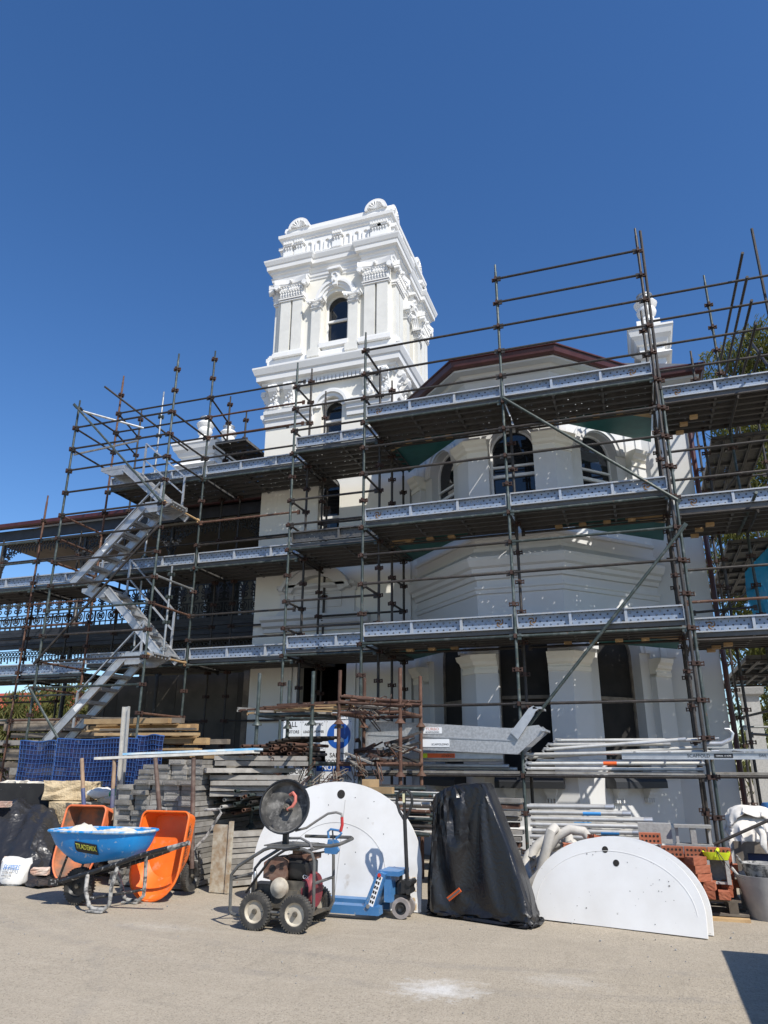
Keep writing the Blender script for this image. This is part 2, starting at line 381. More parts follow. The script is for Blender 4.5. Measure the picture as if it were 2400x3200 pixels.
# ------------------------------------------------------------------ ground
def ground_material():
    t = NT('dusty_concrete_yard'); v = t.coord('Object')
    big = t.ramp(t.noise(v, .35, 5), .3, .72); mid = t.ramp(t.noise(v, 2.2, 6, .7), .35, .7); fine = t.noise(v, 55, 4, .7)
    c = t.mix(big, (0.399, 0.345, 0.268), (0.325, 0.284, 0.224)); c = t.mix(t.mth('MULTIPLY', mid, .55), c, (0.431, 0.372, 0.293))
    c = t.mix(t.mth('MULTIPLY', t.ramp(t.noise(v, 26, 4, .75), .40, .64), .45), c, (0.265, 0.229, 0.175))
    sp = t.ramp(t.noise(v, 75, 2), .57, .64); c = t.mix(t.mth('MULTIPLY', sp, .7), c, (0.148, 0.128, 0.103))
    sp2 = t.ramp(t.noise(v, 60, 2), .66, .71); c = t.mix(t.mth('MULTIPLY', sp2, .6), c, (0.531, 0.484, 0.404))
    # tyre and trowel streaks
    wv = t.coord('Object', (1.2, 9, 1)); st = t.ramp(t.noise(wv, .8, 5, .65), .52, .8); c = t.mix(t.mth('MULTIPLY', st, .4), c, (0.457, 0.402, 0.321))
    wv = t.coord('Object', (5, 1.1, 1)); st = t.ramp(t.noise(wv, 1.1, 5, .7), .56, .75); c = t.mix(t.mth('MULTIPLY', st, .4), c, (0.228, 0.196, 0.151))
    # damp dark stains
    stn = t.ramp(t.noise(v, .9, 4), .60, .78); c = t.mix(t.mth('MULTIPLY', stn, .45), c, (0.213, 0.183, 0.144))
    # curved tyre tracks and hairline cracks
    sx = t.n('ShaderNodeSeparateXYZ'); t.l(v, sx.inputs[0])
    def track(cx, cy, R, w_, amt, c):
        a = t.mth('SUBTRACT', sx.outputs[0], cx); b = t.mth('SUBTRACT', sx.outputs[1], cy); d = t.mth('ABSOLUTE', t.mth('SUBTRACT', t.mth('SQRT', t.mth('ADD', t.mth('MULTIPLY', a, a), t.mth('MULTIPLY', b, b))), R))
        f = t.mth('MULTIPLY', t.ramp(d, w_ * .4, w_, (1, 1, 1, 1), (0, 0, 0, 1)), t.ramp(t.noise(v, 3.5, 6, .75), .42, .68)); return t.mix(t.mth('MULTIPLY', f, amt), c, (0.214, 0.199, 0.180))
    c = track(-2.5, 14.5, 8.1, .11, .45, c); c = track(-2.5, 14.5, 8.75, .11, .4, c); c = track(-9, 1.5, 6.2, .09, .3, c)
    vo = t.n('ShaderNodeTexVoronoi', feature='DISTANCE_TO_EDGE'); vo.inputs['Scale'].default_value = .32
    wv2 = t.n('ShaderNodeVectorMath', operation='ADD'); nn_ = t.n('ShaderNodeTexNoise'); nn_.inputs['Scale'].default_value = 1.6; nn_.inputs['Detail'].default_value = 6; t.l(v, nn_.inputs['Vector']); t.l(v, wv2.inputs[0]); t.l(nn_.outputs['Color'], wv2.inputs[1]); t.l(wv2.outputs[0], vo.inputs['Vector'])
    c = t.mix(t.mth('MULTIPLY', t.ramp(vo.outputs[0], .0015, .005, (1, 1, 1, 1), (0, 0, 0, 1)), .18), c, (0.127, 0.119, 0.103))
    # spilt white plaster dust
    def patch(x, y, rx, ry, amt, c, col=(.62, .61, .585)):
        sx = t.n('ShaderNodeSeparateXYZ'); t.l(v, sx.inputs[0])
        a = t.mth('DIVIDE', t.mth('SUBTRACT', sx.outputs[0], x), rx); b = t.mth('DIVIDE', t.mth('SUBTRACT', sx.outputs[1], y), ry)
        d = t.mth('SQRT', t.mth('ADD', t.mth('MULTIPLY', a, a), t.mth('MULTIPLY', b, b)))
        d = t.mth('ADD', d, t.mth('MULTIPLY', t.mth('SUBTRACT', t.noise(v, 9, 8, .8), .5), 3.2))
        return t.mix(t.mth('MULTIPLY', t.ramp(d, .0, 1.1, (1, 1, 1, 1), (0, 0, 0, 1)), amt), c, col)
    c = patch(-1.56, 5.80, .36, .30, .75, c); c = patch(-.75, 6.3, .4, .2, .2, c); c = patch(-7.6, 9.2, 1.2, .8, .8, c, (.36, .25, .14)); c = patch(-4.6, 6.9, .6, .2, .15, c)
    t.set(c, .9); t.b.inputs['Specular IOR Level'].default_value = .2
    h = t.mth('ADD', t.mth('MULTIPLY', fine, .8), t.mth('MULTIPLY', mid, .5)); t.bump(h, .7, .014); return t.m
MT['ground'] = ground_material()
g = MB(); N = 24
xs = [-400, -120, -40, -20] + [-16 + i for i in range(0, 29)] + [20, 40, 120, 400]; ys = [-300, -80, -20, -5] + [i for i in range(0, 26)] + [40, 100, 300, 700]
rg = random.Random(3)
for y in ys:
    for x in xs: g.v.append((x, y, rg.uniform(-.012, .004) if abs(x) < 18 and 0 < y < 22 else 0))
for j in range(len(ys) - 1):
    for i in range(len(xs) - 1):
        a = j * len(xs) + i; g.f.append((a, a + 1, a + 1 + len(xs), a + len(xs)))
go = obj('ground', g, MT['ground'], smooth=True); tag(go, 'dusty pale concrete yard with specks and a white plaster spill', None, kind='structure')
# ================================================================== the tower
def wall_strip(mb, M, u0, u1, z0, z1, ops, reveal=.28, n=16):
    """wall in local (u, out=0, z) with openings (uc, half width, z bottom, z spring, arched)"""
    def quad(a, b, c, d): mb.add([M @ Vector(p) for p in (a, b, c, d)], [(0, 1, 2, 3)])
    x = u0
    for (uc, hw, zb, zs, ar) in ops:
        quad((x, 0, z0), (uc - hw, 0, z0), (uc - hw, 0, z1), (x, 0, z1))
        if zb > z0: quad((uc - hw, 0, z0), (uc + hw, 0, z0), (uc + hw, 0, zb), (uc - hw, 0, zb))
        pts = [(uc - hw * math.cos(PI * i / n), zs + (hw * math.sin(PI * i / n) if ar else 0)) for i in range(n + 1)] if ar else [(uc - hw, zs), (uc + hw, zs)]
        for (a, b) in zip(pts, pts[1:]):
            quad((a[0], 0, a[1]), (b[0], 0, b[1]), (b[0], 0, z1), (a[0], 0, z1))
            quad((a[0], 0, a[1]), (a[0], reveal, a[1]), (b[0], reveal, b[1]), (b[0], 0, b[1]))
        for s in (-1, 1):
            quad((uc + s * hw, 0, zb), (uc + s * hw, 0, zs), (uc + s * hw, reveal, zs), (uc + s * hw, reveal, zb))
        quad((uc - hw, 0, zb), (uc - hw, reveal, zb), (uc + hw, reveal, zb), (uc + hw, 0, zb))
        x = uc + hw
    quad((x, 0, z0), (u1, 0, z0), (u1, 0, z1), (x, 0, z1))
def sash_window(parent, M, uc, hw, zb, zs, arched, depth=.2, rail=None, dark=False, double=False):
    """window > sash, glass ; geometry in (u, depth, z) through M"""
    n = 14; fr = MB(); t = .036
    win_o = MB(); out = [(uc - hw, zb)] + ([(uc - hw * math.cos(PI * i / n), zs + hw * math.sin(PI * i / n)) for i in range(n + 1)] if arched else [(uc - hw, zs), (uc + hw, zs)]) + [(uc + hw, zb)]
    h2 = hw - t; inn = [(uc - h2, zb + t)] + ([(uc - h2 * math.cos(PI * i / n), zs + h2 * math.sin(PI * i / n)) for i in range(n + 1)] if arched else [(uc - h2, zs - t), (uc + h2, zs - t)]) + [(uc + h2, zb + t)]
    k = len(out); vs = []
    for d in (depth, depth + .06): vs += [M @ Vector((u, d, z)) for u, z in out] + [M @ Vector((u, d, z)) for u, z in inn]
    fs = []
    for i in range(k):
        j = (i + 1) % k; fs += [(i, k + i, k + j, j), (k + i, 3 * k + i, 3 * k + j, k + j), (i, j, 2 * k + j, 2 * k + i)]
    fr.add(vs, fs)
    fm_ = MT['gtimber'] if dark else MT['trim']; w_ = obj('window', fr, fm_, parent)
    ra = rail if rail else (zb + zs) / 2
    rb = MB().box(uc - h2, uc + h2, depth - .02, depth + .05, ra - .028, ra + .028, M)
    if double: rb.box(uc - h2, uc + h2, depth - .01, depth + .05, ra + .17, ra + .21, M)
    obj('sash_rail', rb, fm_, w_)
    gl = MB(); gl.add([M @ Vector((u, depth + .035, z)) for u, z in inn], [tuple(range(k))]); obj('glass', gl, MT['dark'] if dark else MT['glass'], w_)  # when dark, a black sheet stands for the unlit room of an open window
    return w_
TC = Vector((-6.2, 15.6, 0)); TH = 1.6
tower = thing('tower', 'tall white Italianate tower with ornate cornice and arched windows', 'tower', (TC.x, TC.y, 0))
def FM(k): return Matrix.Translation(TC) @ RZ(k * PI / 2) @ TR(0, -TH, 0)     # local u right, y inward, z up
sq = [(-TH, -TH), (TH, -TH), (TH, TH), (-TH, TH)]
for k in range(4):
    wb = MB(); ops_low = [(0.1, .26, 6.3, 7.38, True)] if k == 0 else []
    if k == 0:
        wall_strip(wb, FM(k), -TH, TH, 0, 4.2, [(.08, .55, 0, 3.55, False)])
        wall_strip(wb, FM(k), -TH, TH, 4.2, 7.9, ops_low)
    else: wall_strip(wb, FM(k), -TH, TH, 0, 7.9, [])
    wall_strip(wb, FM(k), -TH, TH, 7.9, 10.66, [(.1, .26, 8.0, 9.42, True)])
    obj('wall', wb, MT['stucco'], tower); wb = MB()
    wall_strip(wb, FM(k), -TH, TH, 10.66, 14.0, [(.1, .325, 11.2, 12.36, True)]); obj('upper_wall', wb, MT['stucco'], tower)
    sash_window(tower, FM(k), .1, .325, 11.2, 12.36, True, .2, rail=11.95)
    sash_window(tower, FM(k), .1, .26, 8.0, 9.42, True, .2, rail=9.15)
sash_window(tower, FM(0), .1, .26, 6.3, 7.38, True, .2, rail=6.75)
# open doorway: dark lobby box behind the opening, moulded architrave
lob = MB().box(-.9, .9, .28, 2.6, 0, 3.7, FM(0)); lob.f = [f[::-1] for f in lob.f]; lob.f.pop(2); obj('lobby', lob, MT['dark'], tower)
ar = MB()
for i, (a, d) in enumerate(((.55, .05), (.66, .09), (.77, .05))):
    for s in (-1, 1): ar.box(.08 + s * a - .0 if s > 0 else .08 - a - .1, .08 + s * a + .1 if s > 0 else .08 - a, -d, .002, 0, 3.56 + .11 * i, FM(0))
    ar.box(.08 - a - .0, .08 + a, -d, .002, 3.56 + .11 * i - .003, 3.66 + .11 * i, FM(0))
obj('door_architrave', ar, MT['trim'], tower)
# segmental pediment over the door
pd = MB(); Mf = FM(0)
pd.sweep([(TC.x - 1.32 + .0, TC.y - TH), (TC.x + 1.12, TC.y - TH)], [(0, 4.18), (.06, 4.18), (.07, 4.26), (.16, 4.30), (.18, 4.38), (.26, 4.42), (.28, 4.49), (0, 4.50)])
pd.box(-.95, .78, -.05, .002, 4.5, 5.1, Mf)
pd.arc_band(-.08, 4.72, .62, .80, .42, PI - .42, -.2, .002, 18, Mf); pd.arc_band(-.08, 4.72, .80, .88, .38, PI - .38, -.27, .002, 18, Mf)
pd.sweep([(TC.x - .98, TC.y - TH), (TC.x + .82, TC.y - TH)], [(0, 5.0), (.07, 5.0), (.09, 5.06), (.2, 5.1), (.2, 5.16), (0, 5.17)])
for s in (-1, 1): pd.prism([(0, 0), (.26, 0), (.22, .08), (.12, .16), (.1, .4), (0, .5)], -.07, .01, Mf @ TR(-.08 + s * .75, 0, 4.5) @ (RX(PI / 2) if s > 0 else RX(PI / 2) @ Matrix.Scale(-1, 4, (1, 0, 0))))
obj('door_pediment', pd, MT['bay'], tower)
pn = MB(); pn.box(-.62, .46, -.08, .0, 4.66, 4.69, Mf).box(-.62, .46, -.08, .0, 4.95, 4.98, Mf).box(-.65, -.62, -.08, 0, 4.66, 4.98, Mf).box(.46, .49, -.08, 0, 4.66, 4.98, Mf)
obj('name_panel', pn, MT['bay'], tower)
def ring(ress=None, inset=0.):
    """closed plan of the tower with ressauts (u0,u1,out) repeated on every face"""
    pts = []
    for k in range(4):
        Mk = RZ(k * PI / 2); L = [(-TH + inset, -TH + inset)]
        if ress:
            L = []
            for i, (u0, u1, o) in enumerate(ress):
                if i == 0 and u0 <= -TH: L += [(-TH - o, -TH - o), (u1, -TH - o), (u1, -TH)]
                elif u1 >= TH: L += [(u0, -TH), (u0, -TH - o)]
                else: L += [(u0, -TH), (u0, -TH - o), (u1, -TH - o), (u1, -TH)]
        for u, y in L:
            q = Mk @ Vector((u, y, 0)); pts.append((TC.x + q.x, TC.y + q.y))
    return pts
def swp(name, path, prof, mat='trim', closed=True): return obj(name, MB().sweep(path, prof, closed), MT[mat], tower)
RES = [(-TH, -.72, .10), (.88, TH, .10)]
# string courses either side of the middle window
for k in range(4):
    for (a, b) in ((-TH - .0, -.36), (.50, TH)):
        s0 = FM(k) @ Vector((a, 0, 0)); s1 = FM(k) @ Vector((b, 0, 0))
        obj('string_course', MB().sweep([(s0.x, s0.y), (s1.x, s1.y)], [(0, 9.12), (.05, 9.12), (.06, 9.24), (.10, 9.28), (.11, 9.36), (.16, 9.40), (.17, 9.48), (0, 9.50)]), MT['trim'], tower)
    av = MB().arc_band(.1, 9.42, .27, .36, 0, PI, -.05, .002, 18, FM(k)).arc_band(.1, 9.42, .36, .43, 0, PI, -.10, .002, 18, FM(k)).arc_band(.1, 9.42, .43, .47, 0, PI, -.06, .002, 18, FM(k))
    obj('archivolt', av, MT['trim'], tower)
# first cornice
swp('frieze_moulding', ring(), [(0, 9.54), (.03, 9.54), (.04, 9.58), (0, 9.60)])
swp('cornice', ring(), [(0, 10.10), (.04, 10.11), (.06, 10.19), (.11, 10.22), (.12, 10.27), (.22, 10.30), (.23, 10.43), (.26, 10.46), (.31, 10.60), (.31, 10.64), (0, 10.68)])
swp('pedestal_course', ring(), [(.15, 10.656), (.15, 10.92), (.12, 10.96), (0, 10.98)])
dm = mesh('dentil', MB().box(-.038, .038, -.115, .0, 0, .13), MT['trim'])
for k in range(2):
    for i in range(15): inst('dentil', dm, tower, FM(k) @ Vector((-.62 + i * .1, -.002, 10.08)), rot=(0, 0, k * PI / 2))
# scroll brackets with leaf relief
def bracket_mesh():
    b = MB(); b.prism([(0, 0), (-.08, .02), (-.10, .10), (-.06, .18), (-.10, .30), (-.20, .42), (-.24, .52), (-.22, .60), (0, .60)], -.11, .11, RZ(PI / 2) @ RX(PI / 2) @ Matrix.Scale(-1, 4, (1, 0, 0)) if False else Matrix(((0, 0, 1, 0), (1, 0, 0, 0), (0, 1, 0, 0), (0, 0, 0, 1))))
    rg = random.Random(5)
    for i in range(16):
        z = .04 + .035 * i; o = -.10 - (.13 * max(0, (z - .25) / .35)); b.ball((rg.uniform(-.075, .075), o, z), .034, 6, 4, (1, .8, 1.2))
    for s in (-1, 1):
        b.tube((s * .11, -.16, .5), (s * .135, -.16, .5), .065, 10); b.tube((s * .11, -.06, .08), (s * .135, -.06, .08), .05, 10)
    b.box(-.14, .14, -.06, 0, -.05, .0); return b
bm_ = mesh('bracket', bracket_mesh(), MT['trim'])
for k in range(4):
    for u in (-1.38, -.98, 1.02, 1.42): inst('bracket', bm_, tower, FM(k) @ Vector((u, 0, 9.56)), rot=(0, 0, k * PI / 2))
# paired pilasters, bases and leafy capitals
pil = mesh('pilaster', MB().box(-.135, .135, -.10, .002, 0, 1.55), MT['plaster'])
base = MB()
for (o, z0, z1) in ((.22, -.03, .07), (.18, .07, .11), (.15, .11, .15)): base.box(-.36 - o * .2, .36 + o * .2, -o, .002, z0, z1)
base = mesh('pilaster_base', base, MT['trim'])
def capital_mesh(w=.34, h=.6):
    c = MB(); s = h / .6; rg = random.Random(9)
    c.box(-w, w, -.125, 0, 0, .03 * s); c.box(-w - .015, w + .015, -.145, 0, .05 * s, .08 * s)
    for i in range(9): c.ball((-w + .04 + i * (2 * w - .08) / 8, -.135, .115 * s), .028 * s, 6, 4)
    c.prism([(-w + .02, .1 * s), (w - .02, .1 * s), (w + .03, .45 * s), (-w - .03, .45 * s)], -.0, .13, RX(PI / 2))
    n = 9
    for r in range(2):
        for i in range(n):
            x = (-w + .05) + i * (2 * w - .1) / (n - 1) + (.02 if r else 0); z = (.17 + .13 * r) * s; y = -.145 - .02 * r
            c.ball((x, y, z), .034 * s, 6, 4, (.75, .8, 1.6)); c.ball((x, y - .03, z + .055 * s), .022 * s, 6, 4)
    # concave abacus with volutes
    top = [(-w - .10 + (2 * w + .2) * i / 12, -.25 + .09 * math.sin(PI * i / 12)) for i in range(13)]
    c.prism([(x, y) for x, y in top] + [(w + .10, 0), (-w - .10, 0)], .47 * s, .60 * s)
    c.prism([(x * .96, y * .9) for x, y in top] + [(w + .05, 0), (-w - .05, 0)], .43 * s, .475 * s)
    for sg in (-1, 1):
        for q in range(2): c.tube((sg * (w + .045 - q * .03), -.24 + q * .05, .40 * s), (sg * (w + .045 - q * .03), -.10, .40 * s), (.075 - q * .02) * s, 10)
        c.ball((sg * (w + .05), -.22, .33 * s), .04 * s, 6, 4)
    c.ball((0, -.2, .52 * s), .05 * s, 6, 4); return c
capm = mesh('capital', capital_mesh(), MT['trim'], True)
for k in range(4):
    for uc in (-1.15, 1.24):
        for s in (-1, 1): inst('pilaster', pil, tower, FM(k) @ Vector((uc + s * .172, 0, 11.08)), rot=(0, 0, k * PI / 2))
        inst('pilaster_base', base, tower, FM(k) @ Vector((uc, 0, 10.99)), rot=(0, 0, k * PI / 2))
        inst('capital', capm, tower, FM(k) @ Vector((uc, 0, 12.62)), rot=(0, 0, k * PI / 2))
# window aedicule of the top stage
spm = mesh('window_pilaster', MB().box(-.12, .12, -.11, 0, 0, 1.16).box(-.16, .16, -.2, 0, -.24, -.06).box(-.14, .14, -.16, 0, -.06, 0), MT['plaster'])
scm = mesh('window_capital', capital_mesh(.13, .27), MT['trim'], True)
for k in range(4):
    for u in (-.42, .62):
        inst('window_pilaster', spm, tower, FM(k) @ Vector((u, 0, 11.06)), rot=(0, 0, k * PI / 2))
        inst('window_capital', scm, tower, FM(k) @ Vector((u, 0, 12.2)), rot=(0, 0, k * PI / 2))
    Mk = FM(k)
    av = MB()
    for (a, b, o) in ((.33, .40, .04), (.40, .47, .08), (.47, .53, .12), (.53, .58, .09)): av.arc_band(.1, 12.46, a, b, 0, PI, -o, .002, 20, Mk)
    obj('archivolt', av, MT['trim'], tower)
    obj('window_sill', MB().box(-.30, .50, -.14, .0, 11.06, 11.19, Mk).box(-.24, .44, -.07, 0, 10.98, 11.06, Mk), MT['trim'], tower)
    ky = MB().prism([(-.06, 0), (.06, 0), (.13, .42), (-.13, .42)], 0, .16, Mk @ TR(.1, 0, 12.8) @ RX(PI / 2))
    ky.box(-.19, .19, -.24, 0, .42, .47, Mk @ TR(.1, 0, 12.8)).box(-.16, .16, -.2, 0, .47, .52, Mk @ TR(.1, 0, 12.8))
    for i in range(7):
        a = PI * i / 6; q = Mk @ Vector((.1 + .075 * math.cos(a), -.17, 13.06 + .08 * math.sin(a))); ky.ball(q, .028, 6, 4)
    q = Mk @ Vector((.1, -.17, 12.92)); ky.ball(q, .04, 6, 4)
    obj('keystone', ky, MT['trim'], tower)
# architrave, great cornice
swp('architrave', ring(RES), [(0, 13.16), (.02, 13.17), (.03, 13.24), (.05, 13.25), (.06, 13.32), (.08, 13.34), (0, 13.35)])
swp('great_cornice', ring(RES), [(0, 13.36), (.03, 13.37), (.05, 13.44), (.09, 13.47), (.10, 13.53), (.17, 13.56), (.18, 13.67), (.20, 13.69), (.24, 13.79), (.245, 13.83), (0, 13.87)])
# parapet
INS = .02
pw = [(TC.x + a * (TH - INS), TC.y + b * (TH - INS)) for a, b in ((-1, -1), (1, -1), (1, 1), (-1, 1))]
swp('parapet', pw, [(.06, 13.84), (.06, 13.98), (0, 14.0), (0, 14.54), (.03, 14.56), (.05, 14.62), (.10, 14.66), (.11, 14.75), (.0, 14.77), (-.04, 14.77), (-.04, 15.0), (-.30, 15.0), (-.30, 14.2)])
nich = mesh('parapet_niche', MB().arc_band(0, .26, .055, .09, 0, PI, -.035, .01, 10).box(-.09, -.055, -.035, .01, .0, .26).box(.055, .09, -.035, .01, 0, .26).box(-.10, .10, -.045, .01, -.035, 0), MT['trim'])
pb = MB().box(-.13, .13, -.10, .01, .0, .16).box(-.10, .10, -.06, .01, .16, .40)
for i in range(4): pb.box(-.125 + i * .068, -.085 + i * .068, -.14, 0, .38, .46)
pb.box(-.15, .15, -.11, .01, .34, .38)
for i in range(3): pb.prism([(-.03, 0), (.03, 0), (0, -.07)], 0, .09, TR(-.075 + i * .075, 0, .31) @ RX(PI / 2))
pbm = mesh('parapet_bracket', pb, MT['trim'])
for k in range(4):
    Mk = Matrix.Translation(TC) @ RZ(k * PI / 2) @ TR(0, -TH + INS, 0)
    for u in (-.72, -.46, -.20, .40, .66, .92): inst('parapet_niche', nich, tower, Mk @ Vector((u - .02, 0, 14.06)), rot=(0, 0, k * PI / 2))
    for u in (-1.36, -1.03, .10, 1.2, 1.42): inst('parapet_bracket', pbm, tower, Mk @ Vector((u, 0, 14.02)), rot=(0, 0, k * PI / 2))
# shell acroteria at the corners
ac = MB(); R_ = .30
ac.prism([(R_ * math.cos(PI * i / 18), R_ * math.sin(PI * i / 18)) for i in range(19)], 0, .3, RX(PI / 2) @ TR(0, 0, -.3))
ac.arc_band(0, 0, .215, .30, 0, PI, -.04, .01, 18)
ac.v = ac.v
for i in range(7):
    a = PI * (i + .5) / 7
    ac.path([(0, -.01, .02), (.11 * math.cos(a), -.025, .02 + .11 * math.sin(a)), (.19 * math.cos(a), -.035, .02 + .19 * math.sin(a))], [.01, .022, .034], 6); ac.ball((.19 * math.cos(a), -.03, .02 + .19 * math.sin(a)), .035, 6, 4)
acm = mesh('acroterion', ac, MT['trim'], True)
for k in range(4):
    Mk = Matrix.Translation(TC) @ RZ(k * PI / 2) @ TR(0, -TH + INS + .02, 0)
    for u in (-1.12, 1.17): inst('acroterion', acm, tower, Mk @ Vector((u, 0, 14.98)), rot=(0, 0, k * PI / 2))
obj('tower_roof', MB().box(TC.x - 1.2, TC.x + 1.2, TC.y - 1.2, TC.y + 1.2, 14.3, 14.4), MT['slate'], tower)

# the top stage is drawn in slightly from the shaft below
SH = .945
def draw_in(o):
    for c in [k for k in bpy.data.objects if k.parent == o]:
        zs = [v.co.z for v in c.data.vertices] if c.data else []
        if c.location.length > .01:
            if c.location.z > 10.9: c.location.x *= SH; c.location.y *= SH
        elif zs and min(zs) > 10.655:
            for v in c.data.vertices: v.co.x *= SH; v.co.y *= SH
        draw_in(c)
draw_in(tower)
# ================================================================== the house with its canted bay
house = thing('house', 'white two-storey mansion with canted bay and maroon gutter behind scaffold', 'house', (-1.3, 14, 0))
WY = 14.05; BF = 12.49; BX0, BX1 = -2.52, -1.03
c0 = (BX0 - (WY - BF), WY); c1_ = (BX0, BF); c2_ = (BX1, BF); c3_ = (BX1 + (WY - BF), WY)
bayp = [c0, c1_, c2_, c3_]
def facetM(a, b):
    a = Vector((*a, 0)); b = Vector((*b, 0)); x = (b - a).normalized(); y = Vector((-x.y, x.x, 0))
    M = Matrix.Identity(4)
    for i in range(3): M[i][0] = x[i]; M[i][1] = y[i]; M[i][2] = (0, 0, 1)[i]; M[i][3] = ((a + b) / 2)[i]
    return M, (b - a).length
for (a, b) in ((c0, c1_), (c1_, c2_), (c2_, c3_)):
    M_, L = facetM(a, b); wb = MB(); h = L / 2; hw = .42 if L < 1.7 else .43; uo = 0
    wall_strip(wb, M_, -h, h, 0, 4.4, [(uo, hw + .05, 1.35, 3.36, True)], .26)
    wall_strip(wb, M_, -h, h, 4.4, 8.7, [(uo, hw, 5.95, 7.12, True)], .26)
    obj('bay_wall', wb, MT['bay'], house)
    sash_window(house, M_, uo, hw, 5.95, 7.12, True, .16, rail=6.62, double=True)
    w_ = sash_window(house, M_, uo, hw + .05, 1.35, 3.36, True, .2, rail=2.6, dark=True)
    for zc in (3.36, 7.12):
        av = MB()
        h0 = hw + (.05 if zc < 4 else 0)
        for (r0, r1, o) in ((h0, h0 + .08, .05), (h0 + .08, h0 + .16, .08), (h0 + .16, h0 + .21, .055)): av.arc_band(uo, zc + .02, r0, r1, 0, PI, -o, .002, 20, M_)
        obj('archivolt', av, MT['bay'], house)
    # sills on dentilled brackets, the lower sills wrapped in dark sheet
    sb = MB().prism([(0, .17), (-.20, .17), (-.24, .10), (-.24, .0), (0, 0)], -hw - .12, hw + .12, M_ @ TR(uo, 0, 1.17) @ Matrix(((0, 0, 1, 0), (1, 0, 0, 0), (0, 1, 0, 0), (0, 0, 0, 1))))
    obj('wrapped_sill', sb, plain('dark_sill_sheet', (.02, .022, .026), .5), house)
    obj('window_sill', MB().box(-hw - .1, hw + .1, -.18, .0, 5.83, 5.95, M_), MT['bay'], house)
    for zt in (1.17, 5.83):
        for s in (-1, 1):
            br = MB(); Q = M_ @ TR(uo + s * (hw - .1), 0, zt)
            br.box(-.10, .10, -.17, 0, -.05, -.002, Q).box(-.085, .085, -.13, 0, -.10, -.05, Q).box(-.07, .07, -.09, 0, -.15, -.10, Q)
            for i in range(4): br.box(-.085 + i * .045, -.055 + i * .045, -.08, 0, -.22, -.15, Q)
            obj('sill_bracket', br, MT['bay'], house)
# corner piers with moulded caps, both storeys
def along(p, q, d):
    p = Vector(p); q = Vector(q); r = p + (q - p).normalized() * d; return (r.x, r.y)
piers = [[along(c1_, c0, .33), c1_, along(c1_, c2_, .33)], [along(c2_, c1_, .33), c2_, along(c2_, c3_, .33)],
         [along(c0, (c0[0] - 1, WY), .02), c0, along(c0, c1_, .42)], [along(c3_, c2_, .42), c3_, along(c3_, (c3_[0] + 1, WY), .02)]]
for pth in piers:
    for (z0, z1) in ((1.35, 3.03), (5.95, 6.99)):
        pr_ = obj('pier', MB().sweep(pth, [(0, z0), (.13, z0), (.13, z1), (0, z1)]), MT['bay'], house)
        obj('pier_cap', MB().sweep(pth, [(0, z1 - .05), (.155, z1 - .05), (.16, z1 + .02), (.14, z1 + .03), (.14, z1 + .06), (.19, z1 + .09), (.21, z1 + .14), (.265, z1 + .18), (.29, z1 + .25), (.15, z1 + .265), (0, z1 + .265)]), MT['stucco'], pr_)
        obj('impost_block', MB().sweep(pth, [(0, z1 + .26), (.045, z1 + .26), (.045, z1 + .75), (0, z1 + .75)]), MT['bay'], pr_)
        obj('impost_panel', MB().sweep([along(pth[1], pth[0], .18), pth[1], along(pth[1], pth[2], .18)], [(0, z1 + .3), (.075, z1 + .3), (.075, z1 + .72), (0, z1 + .72)]), MT['bay'], pr_)
bp = [(c0[0] - .0, WY)] + [c0, c1_, c2_, c3_]
bp = [c0, c1_, c2_, c3_]
obj('string_course', MB().sweep(bp, [(0, 4.36), (.035, 4.37), (.045, 4.43), (.07, 4.45), (.07, 4.49), (0, 4.5)]), MT['bay'], house)
obj('bay_cornice', MB().sweep(bp, [(0, 4.62), (.05, 4.63), (.07, 4.70), (.13, 4.73), (.14, 4.80), (.20, 4.83), (.25, 4.93), (.25, 4.985), (.06, 5.13), (.05, 5.20), (0, 5.21)]), MT['bay'], house)
obj('string_course', MB().sweep(bp, [(0, 5.36), (.05, 5.37), (.06, 5.42), (.03, 5.44), (0, 5.45)]), MT['bay'], house)
obj('frieze', MB().sweep(bp, [(0, 7.98), (.05, 7.99), (.07, 8.06), (.06, 8.10), (.06, 8.36), (.12, 8.40), (.16, 8.50), (.26, 8.56), (.30, 8.68), (0, 8.7)]), MT['bay'], house)
obj('plinth', MB().sweep(bp, [(0, 0), (.07, 0), (.07, .55), (.03, .6), (0, .6)]), MT['bay'], house)
# main walls left and right of the bay, right return wall
RX_ = 1.42
obj('wall', MB().box(c3_[0], RX_, WY, WY + .3, 0, 8.7), MT['bay'], house)
obj('wall', MB().box(-4.6, c0[0], WY, WY + .3, 0, 8.7), MT['bay'], house)
obj('wall', MB().box(RX_ - .3, RX_, WY + .302, 22, 0, 8.7), MT['bay'], house)
obj('downpipe', MB().tube((RX_ + .06, WY - .02, 0), (RX_ + .06, WY - .02, 8.6), .045, 8), MT['maroon'], house)
for i in range(1): obj('corner_pilaster', MB().box(-4.58, -4.2, WY - .08, WY - .002, 0, 8.0), MT['bay'], house)
